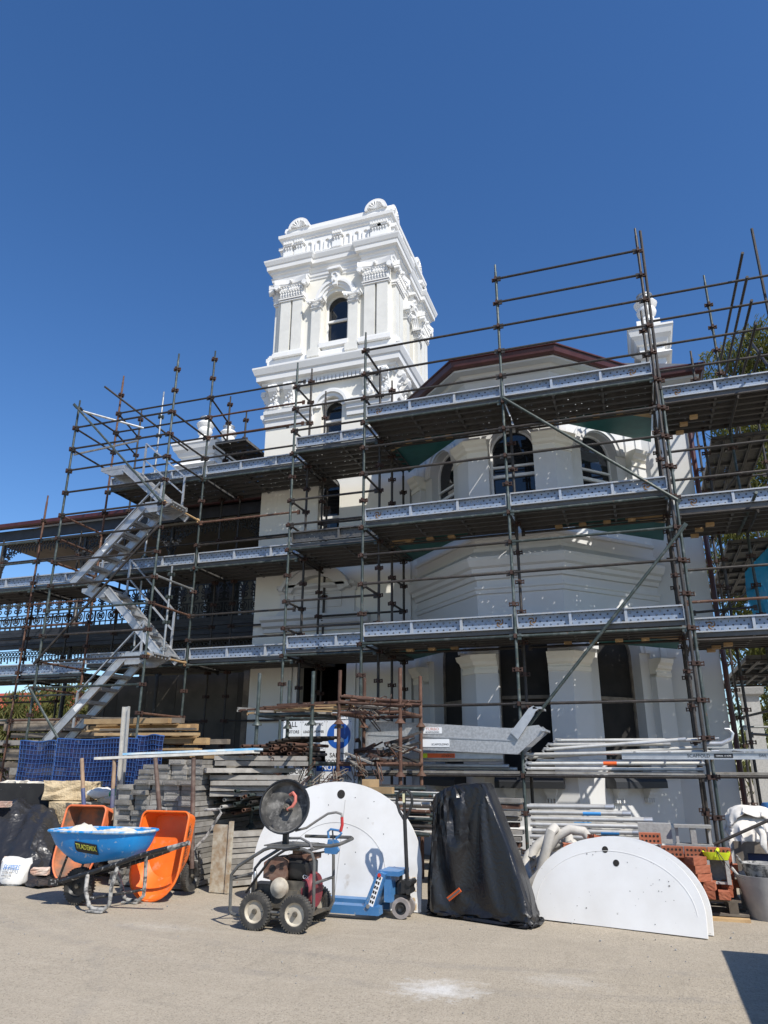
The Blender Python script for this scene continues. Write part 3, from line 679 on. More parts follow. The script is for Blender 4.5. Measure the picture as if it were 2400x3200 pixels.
# roof and gutter
ev = [(-4.3, 13.55)] if False else []
gp = [(c0[0] - .7, WY - .5), (c0[0] + .0 - .21 + .0, WY - .5), (BX0 - .23, BF - .56), (BX1 + .23, BF - .56), (c3_[0] + .21, WY - .5), (RX_ + .42, WY - .5)]
gp = [(-4.62, 13.66), (BX0 - .23 - (13.62 - 11.93), 13.62), (BX0 - .23, 11.93), (BX1 + .23, 11.93), (BX1 + .23 + (13.52 - 11.93), 13.52), (RX_ + .42, 13.52), (RX_ + .42, 22)]
roof = MB(); ridge = [(-4.0, 17.5, 11.2), (-3.2, 16.5, 11.0), (-2.2, 15.2, 10.55), (-1.4, 15.2, 10.55), (-.6, 16.5, 11.0), (-.2, 17.0, 11.2), (-.2, 22, 11.2)]
vs_ = [(x, y, 8.80) for x, y in gp] + ridge; k = len(gp)
roof.add(vs_, [(i, i + 1, k + i + 1, k + i) for i in range(k - 1)])
rf = obj('roof', roof, MT['slate'], house)
obj('gutter', MB().sweep(gp, [(-.32, 8.66), (-.05, 8.66), (-.02, 8.70), (.0, 8.80), (.03, 8.815), (.03, 8.84), (-.02, 8.84), (-.05, 8.78), (-.32, 8.78)]), MT['maroon'], rf)
obj('eaves_board', MB().sweep(gp, [(-.62, 8.62), (-.1, 8.62), (-.1, 8.659), (-.62, 8.659)]), MT['bay'], rf)

# ================================================================== chimneys
def chimney(loc, label, w, d, pots, h):
    t = thing('chimney', label, 'chimney', loc, 'white chimneys on the roofs'); x, y, z = loc
    pl = [(x - w, y - d), (x + w, y - d), (x + w, y + d), (x - w, y + d)]
    obj('stack', MB().box(x - w, x + w, y - d, y + d, z - 2.5, z + .45), MT['trim'], t)
    obj('stack_moulding', MB().sweep(pl, [(0, z - .36), (.08, z - .34), (.14, z - .28), (.10, z - .22), (0, z - .2)], True), MT['trim'], t)
    obj('stack_cap', MB().sweep(pl, [(0, z), (.06, z + .02), (.10, z + .12), (.17, z + .20), (.21, z + .34), (.23, z + .36), (.23, z + .41), (0, z + .46)], True).box(x - w, x + w, y - d, y + d, z + .44, z + .461), MT['trim'], t)
    for (px_, py_) in pots:
        b = MB().box(x + px_ - .26, x + px_ + .26, y + py_ - .26, y + py_ + .26, z + .45, z + .72)
        b.lathe([(.20, .72), (.23, .78), (.17, .84), (.15, .92), (.21, 1.0), (.23, 1.08), (.20, 1.16), (.25, 1.24), (.27, 1.30), (.22, 1.36), (.2, 1.37)], (x + px_, y + py_, z), 18)
        p_ = obj('chimney_pot', b, MT['trim'], t, True)
        obj('cowl', MB().lathe([(.17, 1.36), (.17, 1.5), (.185, 1.51), (.185, 1.54), (.10, 1.545)], (x + px_, y + py_, z), 16), MT['tgalv'], p_, True)
    return t
chimney((-11.55, 17.6, 10.05), 'white moulded chimney with two vase pots behind left scaffold', .55, .85, [(-.18, -.3), (.18, .45)], 1)
chimney((1.12, 16, 10.66), 'white chimney with one round pot above right end of roof', .27, .3, [(0, 0)], 1)

# ================================================================== veranda wing with iron lace
ver = thing('veranda', 'dark two-storey veranda with cast-iron lace left of the tower', 'veranda', (-11.8, 15.8, 0))
VY = 14.6; VX0, VX1 = -16.0, -7.82
obj('roof', MB().add([(VX0 - .3, VY - .3, 7.55), (VX1, VY - .3, 7.55), (VX1, 17.3, 8.6), (VX0 - .3, 17.3, 8.6), (VX0 - .3, VY - .3, 7.50), (VX1, VY - .3, 7.50), (VX1, 17.3, 8.55), (VX0 - .3, 17.3, 8.55)], [(0, 1, 2, 3), (7, 6, 5, 4), (0, 4, 5, 1), (0, 3, 7, 4), (1, 5, 6, 2)]), MT['slate'], ver)
obj('gutter', MB().sweep([(VX0 - .3, VY - .3), (VX1 - .01, VY - .3)], [(0, 7.44), (.09, 7.44), (.12, 7.48), (.12, 7.57), (0, 7.58)]), MT['maroon'], ver)
obj('fascia', MB().box(VX0, VX1 - .01, VY - .2, VY - .14, 7.16, 7.43), MT['fascia'], ver)
obj('ceiling', MB().box(VX0, VX1 - .01, VY - .12, 17.2, 7.10, 7.15), MT['verwall'], ver)
obj('upper_floor', MB().box(VX0, VX1 - .01, VY - .15, 17.2, 4.52, 4.70), MT['fascia'], ver)
for i in range(5): obj('fascia_board', MB().box(VX0, VX1 - .02, VY - .2 - .02 * (i % 2), VY - .153, 4.22 + i * .1, 4.312 + i * .1), MT['fascia'], ver)
obj('back_wall', MB().box(-12.9, VX1, 17.0, 17.25, 0, 8.4), MT['verwall'], ver)
for x in (-12.3, -10.4, -8.9):
    dr = obj('french_door', MB().box(x - .5, x + .5, 16.93, 16.997, 4.72, 6.7), MT['dark'], ver)
    obj('door_frame', MB().box(x - .58, x - .5, 16.9, 16.99, 4.7, 6.8).box(x + .5, x + .58, 16.9, 16.99, 4.7, 6.8).box(x - .58, x + .58, 16.9, 16.99, 6.71, 6.8), MT['trim'], dr)
cols = [-15.9, -13.2, -10.55, -8.0]
for x in cols:
    cm = MB().lathe([(.09, 0), (.09, .3), (.06, .34), (.05, 2.2), (.045, 4.5)], (x, VY, 0), 10); obj('lower_column', cm, MT['iron'], ver, True)
    cm = MB().lathe([(.085, 4.7), (.085, 4.98), (.055, 5.02), (.05, 6.45), (.085, 6.5), (.05, 6.56), (.09, 6.66), (.05, 6.7), (.045, 7.12)], (x, VY, 0), 10); obj('upper_column', cm, MT['iron'], ver, True)
def ring_path(cx, cz, r, a0=0, a1=2 * PI, n=12): return [(cx + r * math.cos(a0 + (a1 - a0) * i / n), 0, cz + r * math.sin(a0 + (a1 - a0) * i / n)) for i in range(n + 1)]
def spiral(cx, cz, r, a0, turns, n=12, s=1): return [(cx + r * (1 - .75 * i / n) * math.cos(a0 + s * turns * 2 * PI * i / n), 0, cz + r * (1 - .75 * i / n) * math.sin(a0 + s * turns * 2 * PI * i / n)) for i in range(n + 1)]
def lace_panel():
    b = MB(); W, H_ = .66, .78; r = .0155
    b.box(-W / 2, W / 2, -.015, .015, H_ - .035, H_).box(-W / 2, W / 2, -.012, .012, .30, .325).box(-W / 2, W / 2, -.012, .012, .03, .055)
    for x in (-W / 2 + .012, 0, W / 2 - .012): b.box(x - .009, x + .009, -.01, .01, -.06, .32)
    for cx in (-.165, .165):
        b.path(ring_path(cx, .178, .105), r, 5); b.path(ring_path(cx, .178, .05), r, 5)
        for i in range(4):
            a = i * PI / 2 + PI / 4; b.tube((cx + .05 * math.cos(a), 0, .178 + .05 * math.sin(a)), (cx + .11 * math.cos(a), 0, .178 + .11 * math.sin(a)), r, 5)
        b.ball((cx, 0, .178), .03, 6, 4); b.tube((cx, 0, .03), (cx, 0, -.08), r * 1.4, 5)
        for s in (-1, 1):
            b.path(spiral(cx + s * .07, .45, .085, PI / 2, 1.1, 14, s), r, 5); b.path(spiral(cx + s * .075, .62, .075, -PI / 2, 1.1, 14, -s), r, 5)
            b.path([(cx, 0, .33), (cx + s * .03, 0, .45), (cx + s * .015, 0, .58), (cx + s * .1, 0, .74)], r * 1.2, 5)
            for q in range(4): b.ball((cx + s * (.02 + .035 * q), 0, .54 + .03 * (q % 2)), .022, 5, 3, (1.3, .5, 1))
        b.path([(cx, 0, .33), (cx, 0, .74)], r, 5)
        b.ball((cx, 0, .53), .04, 6, 4, (.8, .5, 1.6))
    return b
lpm = mesh('lace_panel', lace_panel(), MT['iron'])
def frieze_panel():
    b = MB(); r = .014; W = .5
    b.box(-W / 2, W / 2, -.012, .012, -.02, 0); b.box(-W / 2, W / 2, -.010, .010, -.16, -.14)
    for i in range(5):
        x = -W / 2 + .05 + i * .1
        b.path(ring_path(x, -.08, .042, n=8), r, 5); b.tube((x, 0, -.15), (x, 0, -.22 - .05 * (i % 2)), r, 5); b.ball((x, 0, -.24 - .05 * (i % 2)), .024, 5, 3)
        b.path(spiral(x - .02, -.19, .035, 0, 1, 8), r * .8, 4)
    return b
fpm = mesh('frieze_panel', frieze_panel(), MT['iron'])
def corner_bracket():
    b = MB(); r = .016
    b.path([(0, 0, -.6), (.08, 0, -.36), (.26, 0, -.14), (.55, 0, -.02)], .014, 5)
    for (cx, cz, q) in ((.07, -.14, .06), (.19, -.09, .05), (.06, -.30, .045), (.3, -.06, .035), (.14, -.2, .04)):
        b.path(spiral(cx, cz, q, 0, 1.2, 12), r, 5); b.path(ring_path(cx, cz, q, n=8), r * .8, 4)
    for i in range(9):
        t = i / 8; b.ball((.02 + .5 * t, 0, -.56 + .62 * math.sqrt(t) * .9 - .04), .022, 5, 3)
    return b
cbm = mesh('lace_bracket', corner_bracket(), MT['iron'])
for i in range(12): inst('lace_panel', lpm, ver, (-15.55 + i * .66, VY, 4.80))
for i in range(16): inst('frieze_panel', fpm, ver, (-15.72 + i * .5, VY, 7.14))
for i in range(16): inst('frieze_panel', fpm, ver, (-15.72 + i * .5, VY, 4.21))
for x in cols:
    for s in (-1, 1):
        if -16 < x + s * .3 < -8.1:
            o = inst('lace_bracket', cbm, ver, (x + s * .05, VY, 6.95)); o.scale = (s, 1, 1)
            o = inst('lace_bracket', cbm, ver, (x + s * .05, VY, 4.0)); o.scale = (s, 1, 1)
for i in range(10):
    x = -15.6 + i * .8
    if x > -12.9: obj('hoarding_sheet', MB().box(x, x + .79, VY - .02, VY + .0, 0, 3.45), MT['ply'], ver)
obj('hoarding_post', MB().box(-8.24, -8.1, VY - .08, VY - .021, 0, 3.5), MT['gtimber'], ver)
# dark strip doors of the small return between veranda and tower
# ================================================================== scaffolding
TUB = .0242
VZ0 = .37                                        # first coupling height, then every half metre
def coupling_mesh():
    b = MB().lathe([(.034, -.03), (.034, .03)], (0, 0, 0), 8)
    for i in range(4):
        M = RZ(i * PI / 2); b.box(.024, .075, -.022, .022, -.026, -.012, M); b.box(.024, .07, -.022, .022, .014, .028, M); b.box(.062, .076, -.02, .02, -.03, .034, M)
    return b
coup_m = mesh('coupling', coupling_mesh(), MT['coup']); coup_g = mesh('coupling', coupling_mesh(), MT['tgreen'])
_std = {}
def std_mesh(h, mat):
    k = (round(h, 2), mat)
    if k not in _std:
        b = MB().tube((0, 0, 0), (0, 0, h - .16), TUB, 10).tube((0, 0, h - .16), (0, 0, h), .0185, 8)
        _std[k] = mesh('standard', b, MT[mat], True)
    return _std[k]
base_m = mesh('base_plate', MB().box(-.075, .075, -.075, .075, 0, .012).tube((0, 0, .01), (0, 0, .3), .018, 8), MT['trust'])
def standard(t, x, y, z0, z1, mat='tgreen', cpl=True, cm=None, tint=None):
    o = inst('standard', std_mesh(z1 - z0, mat), t, (x, y, z0))
    if z0 == 0: inst('base_plate', base_m, o, (x, y, 0))
    if cpl:
        k = 0
        while VZ0 + .5 * k < z1 - .2:
            z = VZ0 + .5 * k; k += 1
            if z > z0 + .1: inst('coupling', cm or coup_m, o, (x, y, z), rot=(0, 0, random.choice((0, .06, -.05))))
    return o
_led = {}
def led_mesh(L, mat, name):
    k = (round(L, 2), mat, name)
    if k not in _led:
        b = MB().tube((.03, 0, 0), (L - .03, 0, 0), .0215, 9)
        for s, x in ((1, .03), (-1, L - .03)):
            b.box(min(x, x + s * .06), max(x, x + s * .06), -.012, .012, -.055, .035)
        _led[k] = mesh(name, b, MT[mat], True)
    return _led[k]
def rail(t, a, b, mat='tdark', name='ledger'):
    a = Vector(a); b = Vector(b); M = align(a, b); M.translation = Vector((0, 0, 0))
    return inst(name, led_mesh((b - a).length, mat, name), t, a, M=M)
def pipe(t, a, b, mat='tgreen', r=.0242, name='tube', flat=False):
    m_ = MB().tube(a, b, r, 9)
    if flat:
        for p, q in ((a, b), (b, a)):
            p = Vector(p); q = Vector(q); d = (q - p).normalized(); M = align(p - d * .05, q); m_.box(0, .16, -.008, .008, -.03, .03, M)
    return obj(name, m_, MT[mat], t, True)
_pl = {}
def plank_mesh(L, mat):
    k = (round(L, 2), mat)
    if k not in _pl:
        b = MB(); w = .1125; h = .063
        b.add([(0, -w, 0), (L, -w, 0), (L, w, 0), (0, w, 0)], [(0, 1, 2, 3)])
        for s in (-1, 1):
            b.box(0, L, min(s * w, s * (w - .004)), max(s * w, s * (w - .004)), -h, -.001); b.box(0, L, min(s * (w - .005), s * (w - .022)), max(s * (w - .005), s * (w - .022)), -h, -h + .004)
        n = max(1, round(L / .8))
        for i in range(1, n): b.box(L * i / n - .02, L * i / n + .02, -w + .006, w - .006, -.05, -.002)
        b.box(.0, .012, -w + .005, w - .005, -h, -.002).box(L - .012, L, -w + .005, w - .005, -h, -.002)
        _pl[k] = mesh('plank', b, MT[mat])
    return _pl[k]
def deck(t, x0, x1, y0, n, z, mats=('deckold',), gap=.234):
    for i in range(n):
        zz = z + random.uniform(-.004, .004)
        inst('plank', plank_mesh(x1 - x0, random.choice(mats)), t, (x0, y0 + .117 + i * gap, zz))
_toe = {}
def toe(t, x0, x1, y, ztop, mat='deck'):
    """a plank set on edge, its ribbed underside facing out"""
    M = RX(PI / 2) @ Matrix.Identity(4)
    return inst('toe_board', plank_mesh(x1 - x0, mat), t, (x0, y + .06, ztop - .1125), M=RX(-PI / 2) @ RX(PI) if False else RX(PI / 2) @ Matrix.Rotation(PI, 4, 'X'))
def logo_mb():
    b = MB()
    for i in range(3):
        a0 = i * 2 * PI / 3
        pts = [((.012 + .055 * k / 8) * math.cos(a0 + 2.6 * k / 8), (.012 + .055 * k / 8) * math.sin(a0 + 2.6 * k / 8)) for k in range(9)]
        wd = [.010, .013, .014, .014, .013, .012, .010, .007, .003]
        vs = []
        for k, (x, y) in enumerate(pts):
            r = math.hypot(x, y); vs += [(x * (1 + wd[k] / r), y * (1 + wd[k] / r), 0), (x * (1 - wd[k] / r), y * (1 - wd[k] / r), 0)]
        b.add(vs, [(2 * k, 2 * k + 2, 2 * k + 3, 2 * k + 1) for k in range(8)])
    return b
logo_m = mesh('swirl_logo', logo_mb(), plain('brown_stencil', (.16, .085, .03), .7))
def logo(tb, x, y, z):
    o = inst('swirl_logo', logo_m, tb, (x, y, z)); L = Vector((x, y, z)) - worg(tb.parent)
    o.matrix_basis = tb.matrix_basis.inverted() @ Matrix.Translation(L) @ RX(PI / 2) @ RZ(.3)
SG = 'scaffold runs around the house'
# ---- run A: in front of the bay
A = thing('scaffold', 'scaffold run across the canted bay, three decks high, brown swirl stencils', 'scaffold', (-1.7, 11.6, 0), SG)
AX = [-4.2, -1.68, .78]; AY = 11.15
standard(A, AX[0], AY, 0, 9.28); standard(A, AX[1], AY, 0, 10.2); standard(A, AX[2], AY, 0, 10.35, 'tdark'); standard(A, .85, AY + .07, 0, 7.7, 'tgreen')
pipe(A, (.84, AY + .03, 7.2), (.86, AY + .03, 10.3), 'tdark', name='handrail_post')
for y, z1 in ((12.0, 9.0), (12.75, 9.1), (13.5, 7.4)): standard(A, AX[0], y, 0, z1, 'tdark')
standard(A, AX[1] + .02, 11.78, 0, 7.4, 'tdark'); standard(A, AX[2] - .02, 12.1, 0, 9.3, 'tdark'); standard(A, AX[2], 13.0, 0, 7.4, 'tdark')
for z in (9.87, 9.37): rail(A, (AX[1], AY - .03, z), (AX[2], AY - .03, z))
for z in (8.87, 8.37, 7.87, 6.87, 6.37, 4.87, 4.37, 2.37, 1.37):
    for i in (0, 1):
        if i == 0 and z == 4.37: rail(A, (AX[0], AY - .03, z), (AX[1], AY - .03, z), 'tdark')
        else: rail(A, (AX[i], AY - .03, z), (AX[i + 1], AY - .03, z), random.choice(('tdark', 'tdark', 'tgreen')) if z < 5 else 'tdark')
for zl in (7.37, 5.37, 3.37):
    for i in (0, 1): rail(A, (AX[i], AY - .03, zl), (AX[i + 1], AY - .03, zl), 'tgreen')
    rail(A, (AX[0], AY, zl), (AX[0], 13.5, zl), 'tdark', 'transom'); rail(A, (AX[1], AY, zl), (AX[1], 11.8, zl), 'tdark', 'transom'); rail(A, (AX[2], AY, zl), (AX[2], 13.0, zl), 'tdark', 'transom')
    rail(A, (AX[0], 12.3, zl), (AX[1], 12.3, zl), 'tdark'); rail(A, (AX[1], 12.3, zl), (AX[2], 12.3, zl), 'tdark')
    for i in (0, 1):
        deck(A, AX[i] + .03, AX[i + 1] - .03, AY + .04, 5, zl + .115)
        tb = toe(A, AX[i] + .03, AX[i + 1] - .03, AY, zl + .345)
        for (lx, ii, lz) in ((-3.95, 0, 7.37), (-3.95, 0, 5.37), (.45, 1, 7.37), (.45, 1, 5.37), (-1.93, 0, 3.37), (-1.42, 1, 3.37)):
            if ii == i and lz == zl: logo(tb, lx, AY + .056, zl + .235)
    # plywood infill following the cant, on timber blocks
    z = zl + .09
    obj('plywood_infill', MB().prism([(AX[0] + .02, 12.3), (-2.62, 12.3), (-2.62, 12.33), (AX[0] + .02, 13.85)], z, z + .02), MT['formply'], A)
    obj('plywood_infill', MB().prism([(-.93, 12.3), (.74, 12.3), (.74, 13.85), (-.93, 12.33)], z, z + .02), MT['formply'], A)
    obj('plywood_offcut', MB().prism([(.1, 12.29), (.74, 12.29), (.74, 12.7)], z - .022, z - .002), MT['timber'], A)
    obj('plywood_offcut', MB().prism([(AX[0] + .03, 12.29), (-3.6, 12.29), (AX[0] + .03, 12.65)], z - .022, z - .002), MT['timber'], A)
    for x in (-3.7, -3.3, -2.9, -1.0, -.6, -.2, .2): obj('packing_block', MB().box(x - .06, x + .06, 12.2, 12.32, z - .0, z + .045).xf(TR(0, 0, -.075)), MT['timber'], A)
for z in (8.87, 8.37, 7.87, 6.37, 4.37): rail(A, (AX[0], AY, z), (AX[0], 12.0, z), 'tdark', 'transom')
for z in (4.87, 4.37, 6.37): rail(A, (AX[0], 12.75, z), (AX[0], 13.5, z), 'tdark', 'transom')
pipe(A, (-1.66, AY - .07, 7.42), (.86, AY - .07, 5.28), 'tgreen', flat=True, name='brace'); pipe(A, (.9, AY - .08, 4.86), (-1.72, AY - .08, 1.86), 'tgreen', flat=True, name='brace')
# ---- run B: beside the tower door
Bq = thing('scaffold', 'short scaffold run in front of the tower door, set back a step', 'scaffold', (-5.1, 12.6, 0), SG)
for x, y, z1, mt in ((-6.03, 12.0, 9.45, 'tgreen'), (-6.03, 12.7, 9.7, 'tdark'), (-6.03, 13.48, 9.55, 'tdark')): standard(Bq, x, y, 0, z1, mt)
for z in (8.87, 8.37, 7.87, 6.37, 5.87, 4.37, 3.87): rail(Bq, (-6.03, 11.97, z), (-4.2, 11.97, z), 'tdark')
for z in (6.37, 5.87, 4.37): rail(Bq, (-6.03, 13.48, z), (-4.2, 13.48, z), 'tdark')
for z in (8.87, 8.37, 7.87, 6.37, 5.87, 4.37, 3.87): rail(Bq, (-6.03, 12.0, z), (-6.03, 12.7, z), 'tdark', 'transom')
for zl in (7.37, 5.37, 3.37):
    rail(Bq, (-6.03, 11.97, zl), (-4.2, 11.97, zl), 'tgreen'); rail(Bq, (-6.03, 12.0, zl), (-6.03, 13.48, zl), 'tdark', 'transom')
    deck(Bq, -6.0, -4.05, 12.03, 7, zl + .115); toe(Bq, -5.98, -4.05, 12.0, zl + .36, 'deckold' if zl == 5.37 else 'deck')
# ---- run C: along the veranda
Cq = thing('scaffold', 'long scaffold run in front of the veranda behind the stair tower', 'scaffold', (-10.5, 13.2, 0), SG)
CX = [-15.2, -12.74, -11.02, -8.5, -6.1]; CY = 12.65
for x, z1, mt in ((-15.2, 7.4, 'trust'), (-12.74, 7.5, 'trust'), (-11.02, 10.4, 'trust'), (-8.5, 10.6, 'tgreen')): standard(Cq, x, CY, 0, z1, mt)
for x, z1 in ((-15.2, 7.0), (-12.74, 7.0), (-11.39, 10.15), (-8.78, 10.1), (-8.3, 9.6), (-6.1, 7.4)): standard(Cq, x, 13.9, 0, z1, 'tdark')
standard(Cq, -10.15, 13.1, 3.3, 10.05, 'tgalv', cm=coup_g); standard(Cq, -13.9, 13.9, 3.3, 6.0, 'tdark')
for z in (9.37, 8.87, 8.37, 7.87): rail(Cq, (CX[2], CY - .03, z), (CX[3], CY - .03, z))
for z in (9.37, 8.87, 8.37, 7.87, 6.37, 5.87, 4.37, 3.87): rail(Cq, (CX[3], CY - .03, z), (CX[4], CY - .03, z), random.choice(('tdark', 'tdark', 'trust', 'tgreen')))
for z in (6.37, 5.87, 4.87, 4.37, 2.87, 2.37):
    for i in (0, 1): rail(Cq, (CX[i], CY - .03, z), (CX[i + 1], CY - .03, z), random.choice(('tdark', 'trust', 'tgreen')))
    rail(Cq, (CX[0], 13.93, z), (CX[1], 13.93, z), 'tdark')
for z in (6.37, 5.87, 4.37, 3.87, 2.37): rail(Cq, (-11.39, 13.93, z), (-8.78, 13.93, z), 'tdark'); rail(Cq, (-8.3, 13.93, z), (-6.1, 13.93, z), 'tdark')
for zl in (7.37, 5.37, 3.37):
    for i in range(4):
        if zl == 7.37 and i < 2: continue
        dz = 0 if i > 1 else -.16
        rail(Cq, (CX[i], CY - .03, zl + dz), (CX[i + 1], CY - .03, zl + dz), 'tgreen'); rail(Cq, (CX[i + 1], CY, zl + dz), (CX[i + 1], 13.9, zl + dz), 'tdark', 'transom')
        deck(Cq, CX[i] + .03, CX[i + 1] - .03 + (.25 if i == 3 else 0), CY + .04, 6 if i > 1 else 5, zl + .115 + dz); toe(Cq, CX[i] + .04, CX[i + 1] - .04 + (.22 if i == 3 else 0), CY, zl + .345 + dz)
# short high deck left of the tower
deck(Cq, -8.75, -7.95, 13.35, 5, 8.62); rail(Cq, (-8.78, 13.3, 8.5), (-8.78, 14.5, 8.5), 'tdark', 'transom'); rail(Cq, (-8.78, 13.3, 8.72), (-6.8, 13.3, 8.72), 'tdark')
obj('timber_block', MB().box(-10.75, -10.3, 13.0, 13.15, 7.5, 7.72).xf(TR(0, 0, .0)), MT['timber'], Cq)
for z in (9.37, 8.87): rail(Cq, (-11.02, CY, z), (-11.39, 13.9, z), 'tdark', 'transom'); rail(Cq, (-8.78, 13.9, z), (-8.5, CY, z), 'tdark', 'transom')
pipe(Cq, (-11.15, 12.2, 9.9), (-10.0, 14.1, 8.9), 'tdark')
# ---- run R: right of the bay, with a return down the side of the house
Rr = thing('scaffold', 'scaffold at the right end with a return along the house side', 'scaffold', (1.9, 12.6, 0), SG)
RY_ = 11.85; RXa, RXb = .9, 3.4
standard(Rr, RXb, RY_, 0, 10.2); standard(Rr, RXb, 13.2, 0, 9.8, 'tdark'); standard(Rr, 2.05, 13.2, 0, 10.55, 'tgreen'); standard(Rr, 1.62, 13.3, 0, 9.0, 'tdark')
for y in (15.4, 17.6): standard(Rr, 1.75, y, 0, 9.2, 'tdark'); standard(Rr, 2.95, y, 0, 9.2, 'tdark')
for z in (9.37, 8.87, 8.37, 7.87, 6.37, 5.87, 4.37, 3.87): rail(Rr, (RXa - .1, RY_ - .03, z), (RXb, RY_ - .03, z), 'tdark' if z != 3.87 else 'trust')
for z in (9.6, 9.12, 8.66, 8.22, 7.75): pipe(Rr, (2.42, 11.45, z + .05), (2.36, 15.4, z - .02), 'tdark', name='return_rail')
for z in (6.37, 5.87, 4.37, 3.87, 2.37, 1.37): rail(Rr, (1.75, 15.4, z), (1.75, 17.6, z), 'tgalv' if z == 6.37 else 'tdark'); rail(Rr, (2.05, 13.2, z), (1.75, 15.4, z), 'tdark')
rail(Rr, (RXa - .05, RY_ - .03, 1.37), (RXb, RY_ - .03, 1.37), 'tdark'); rail(Rr, (1.62, 13.3, 2.0), (2.95, 15.4, 2.0), 'tdark'); rail(Rr, (1.75, 15.4, 2.2), (2.95, 15.4, 2.2), 'tgalv')
for zl in (7.25, 5.27, 3.29):
    rail(Rr, (RXa - .05, RY_ - .03, zl), (RXb, RY_ - .03, zl), 'tdark'); rail(Rr, (RXa - .05, RY_, zl), (RXa - .05, 13.2, zl), 'tdark', 'transom'); rail(Rr, (2.05, RY_, zl), (2.05, 13.2, zl), 'tdark', 'transom')
    deck(Rr, RXa, RXb, RY_ + .03, 6, zl + .115); tb = toe(Rr, RXa, RXb, RY_, zl + .345)
    logo(tb, RXa + .25, RY_ + .056, zl + .235)
    for i in range(4): # return decks run away from the camera
        for j in range(2): inst('plank', plank_mesh(2.1, 'deckold'), Rr, (1.86 + i * .234, 13.35 + j * 2.15, zl - .05), rot=(0, 0, PI / 2))
    rail(Rr, (1.7, 13.32, zl - .14), (2.95, 13.32, zl - .14), 'tdark', 'transom'); rail(Rr, (1.75, 15.4, zl - .14), (2.95, 15.4, zl - .14), 'tdark', 'transom'); rail(Rr, (1.75, 17.6, zl - .14), (2.95, 17.6, zl - .14), 'tdark', 'transom')
    rail(Rr, (.95, 12.9, zl + .62), (2.0, 12.9, zl + .66), 'tdark', 'hop_up_bracket')
    for x, y in ((1.35, 12.5), (1.2, 12.75), (1.15, 13.1)): obj('packing_block', MB().box(x, x + .13, y, y + .1, zl + .0, zl + .05), MT['timber'], Rr)
pipe(Rr, (2.75, 12.0, 7.6), (2.75, 12.0, 10.5), 'tdark'); pipe(Rr, (2.6, 11.7, 7.4), (2.9, 14.5, 9.7), 'tdark'); pipe(Rr, (2.3, 13.2, 3.4), (3.0, 13.3, 7.0), 'tdark')
pipe(Rr, (2.02, 11.6, 5.45), (1.9, 13.1, 5.25), 'tgreen')
# ---- stair tower
St = thing('scaffold', 'scaffold stair tower at the left rising above the veranda roof', 'scaffold', (-9.7, 11.9, 0), SG)
SX0, SX1, SY = -10.95, -8.5, 11.32
standard(St, SX0, SY, 0, 9.05); standard(St, SX1, SY, 0, 9.75)
k = 0
for z in [8.37 - .5 * i for i in range(12)]: rail(St, (SX0, SY - .03, z), (SX1, SY - .03, z), 'tdark' if z > 5 else random.choice(('tdark', 'tgreen', 'tgreen')))
for z in (8.87, 8.37, 7.87, 6.37, 5.87, 5.37, 3.37, 2.87): rail(St, (SX0, SY, z), (SX0 - .05, CY, z), 'tdark' if z > 7 else 'trust', 'transom')
for z in (8.37, 7.87, 7.37, 4.37, 2.37, 1.87): rail(St, (SX1, SY, z), (SX1, CY, z), 'tdark' if z > 5 else 'trust', 'transom')
rail(St, (SX1, SY, 4.92), (SX1, CY, 4.92), 'tgalv', 'transom')
for z in (6.42, 3.42): rail(St, (SX1, SY, z), (SX1, CY, z), 'timber', 'transom')
pipe(St, (SX0 - .05, SY - .08, 8.9), (SX1, SY - .08, 6.4), 'tgreen', flat=True, name='brace'); pipe(St, (SX1, SY - .08, 5.85), (SX0, SY - .08, 3.35), 'tdark', flat=True, name='brace'); pipe(St, (SX0 - .02, SY - .08, 2.85), (SX0 + 1.9, SY - .08, .75), 'tgreen', flat=True, name='brace')
pipe(St, (-11.3, 11.75, 7.98), (-9.75, 11.9, 8.16), 'tgalv'); pipe(St, (-10.85, 11.35, 8.78), (-9.72, 12.0, 8.5), 'tgalv'); pipe(St, (-10.7, 12.7, 5.83), (-9.9, 12.7, 5.85), 'tgalv')
ws = inst('standard', std_mesh(1.75, 'tgalv'), St, (-8.57, 11.95, 3.5))
for z in (3.6, 4.12, 4.62, 5.08): inst('coupling', mesh('coupling', coupling_mesh(), MT['tgalv']) if z == 3.6 else bpy.data.meshes[-1] if False else coup_g, ws, (-8.57, 11.95, z))
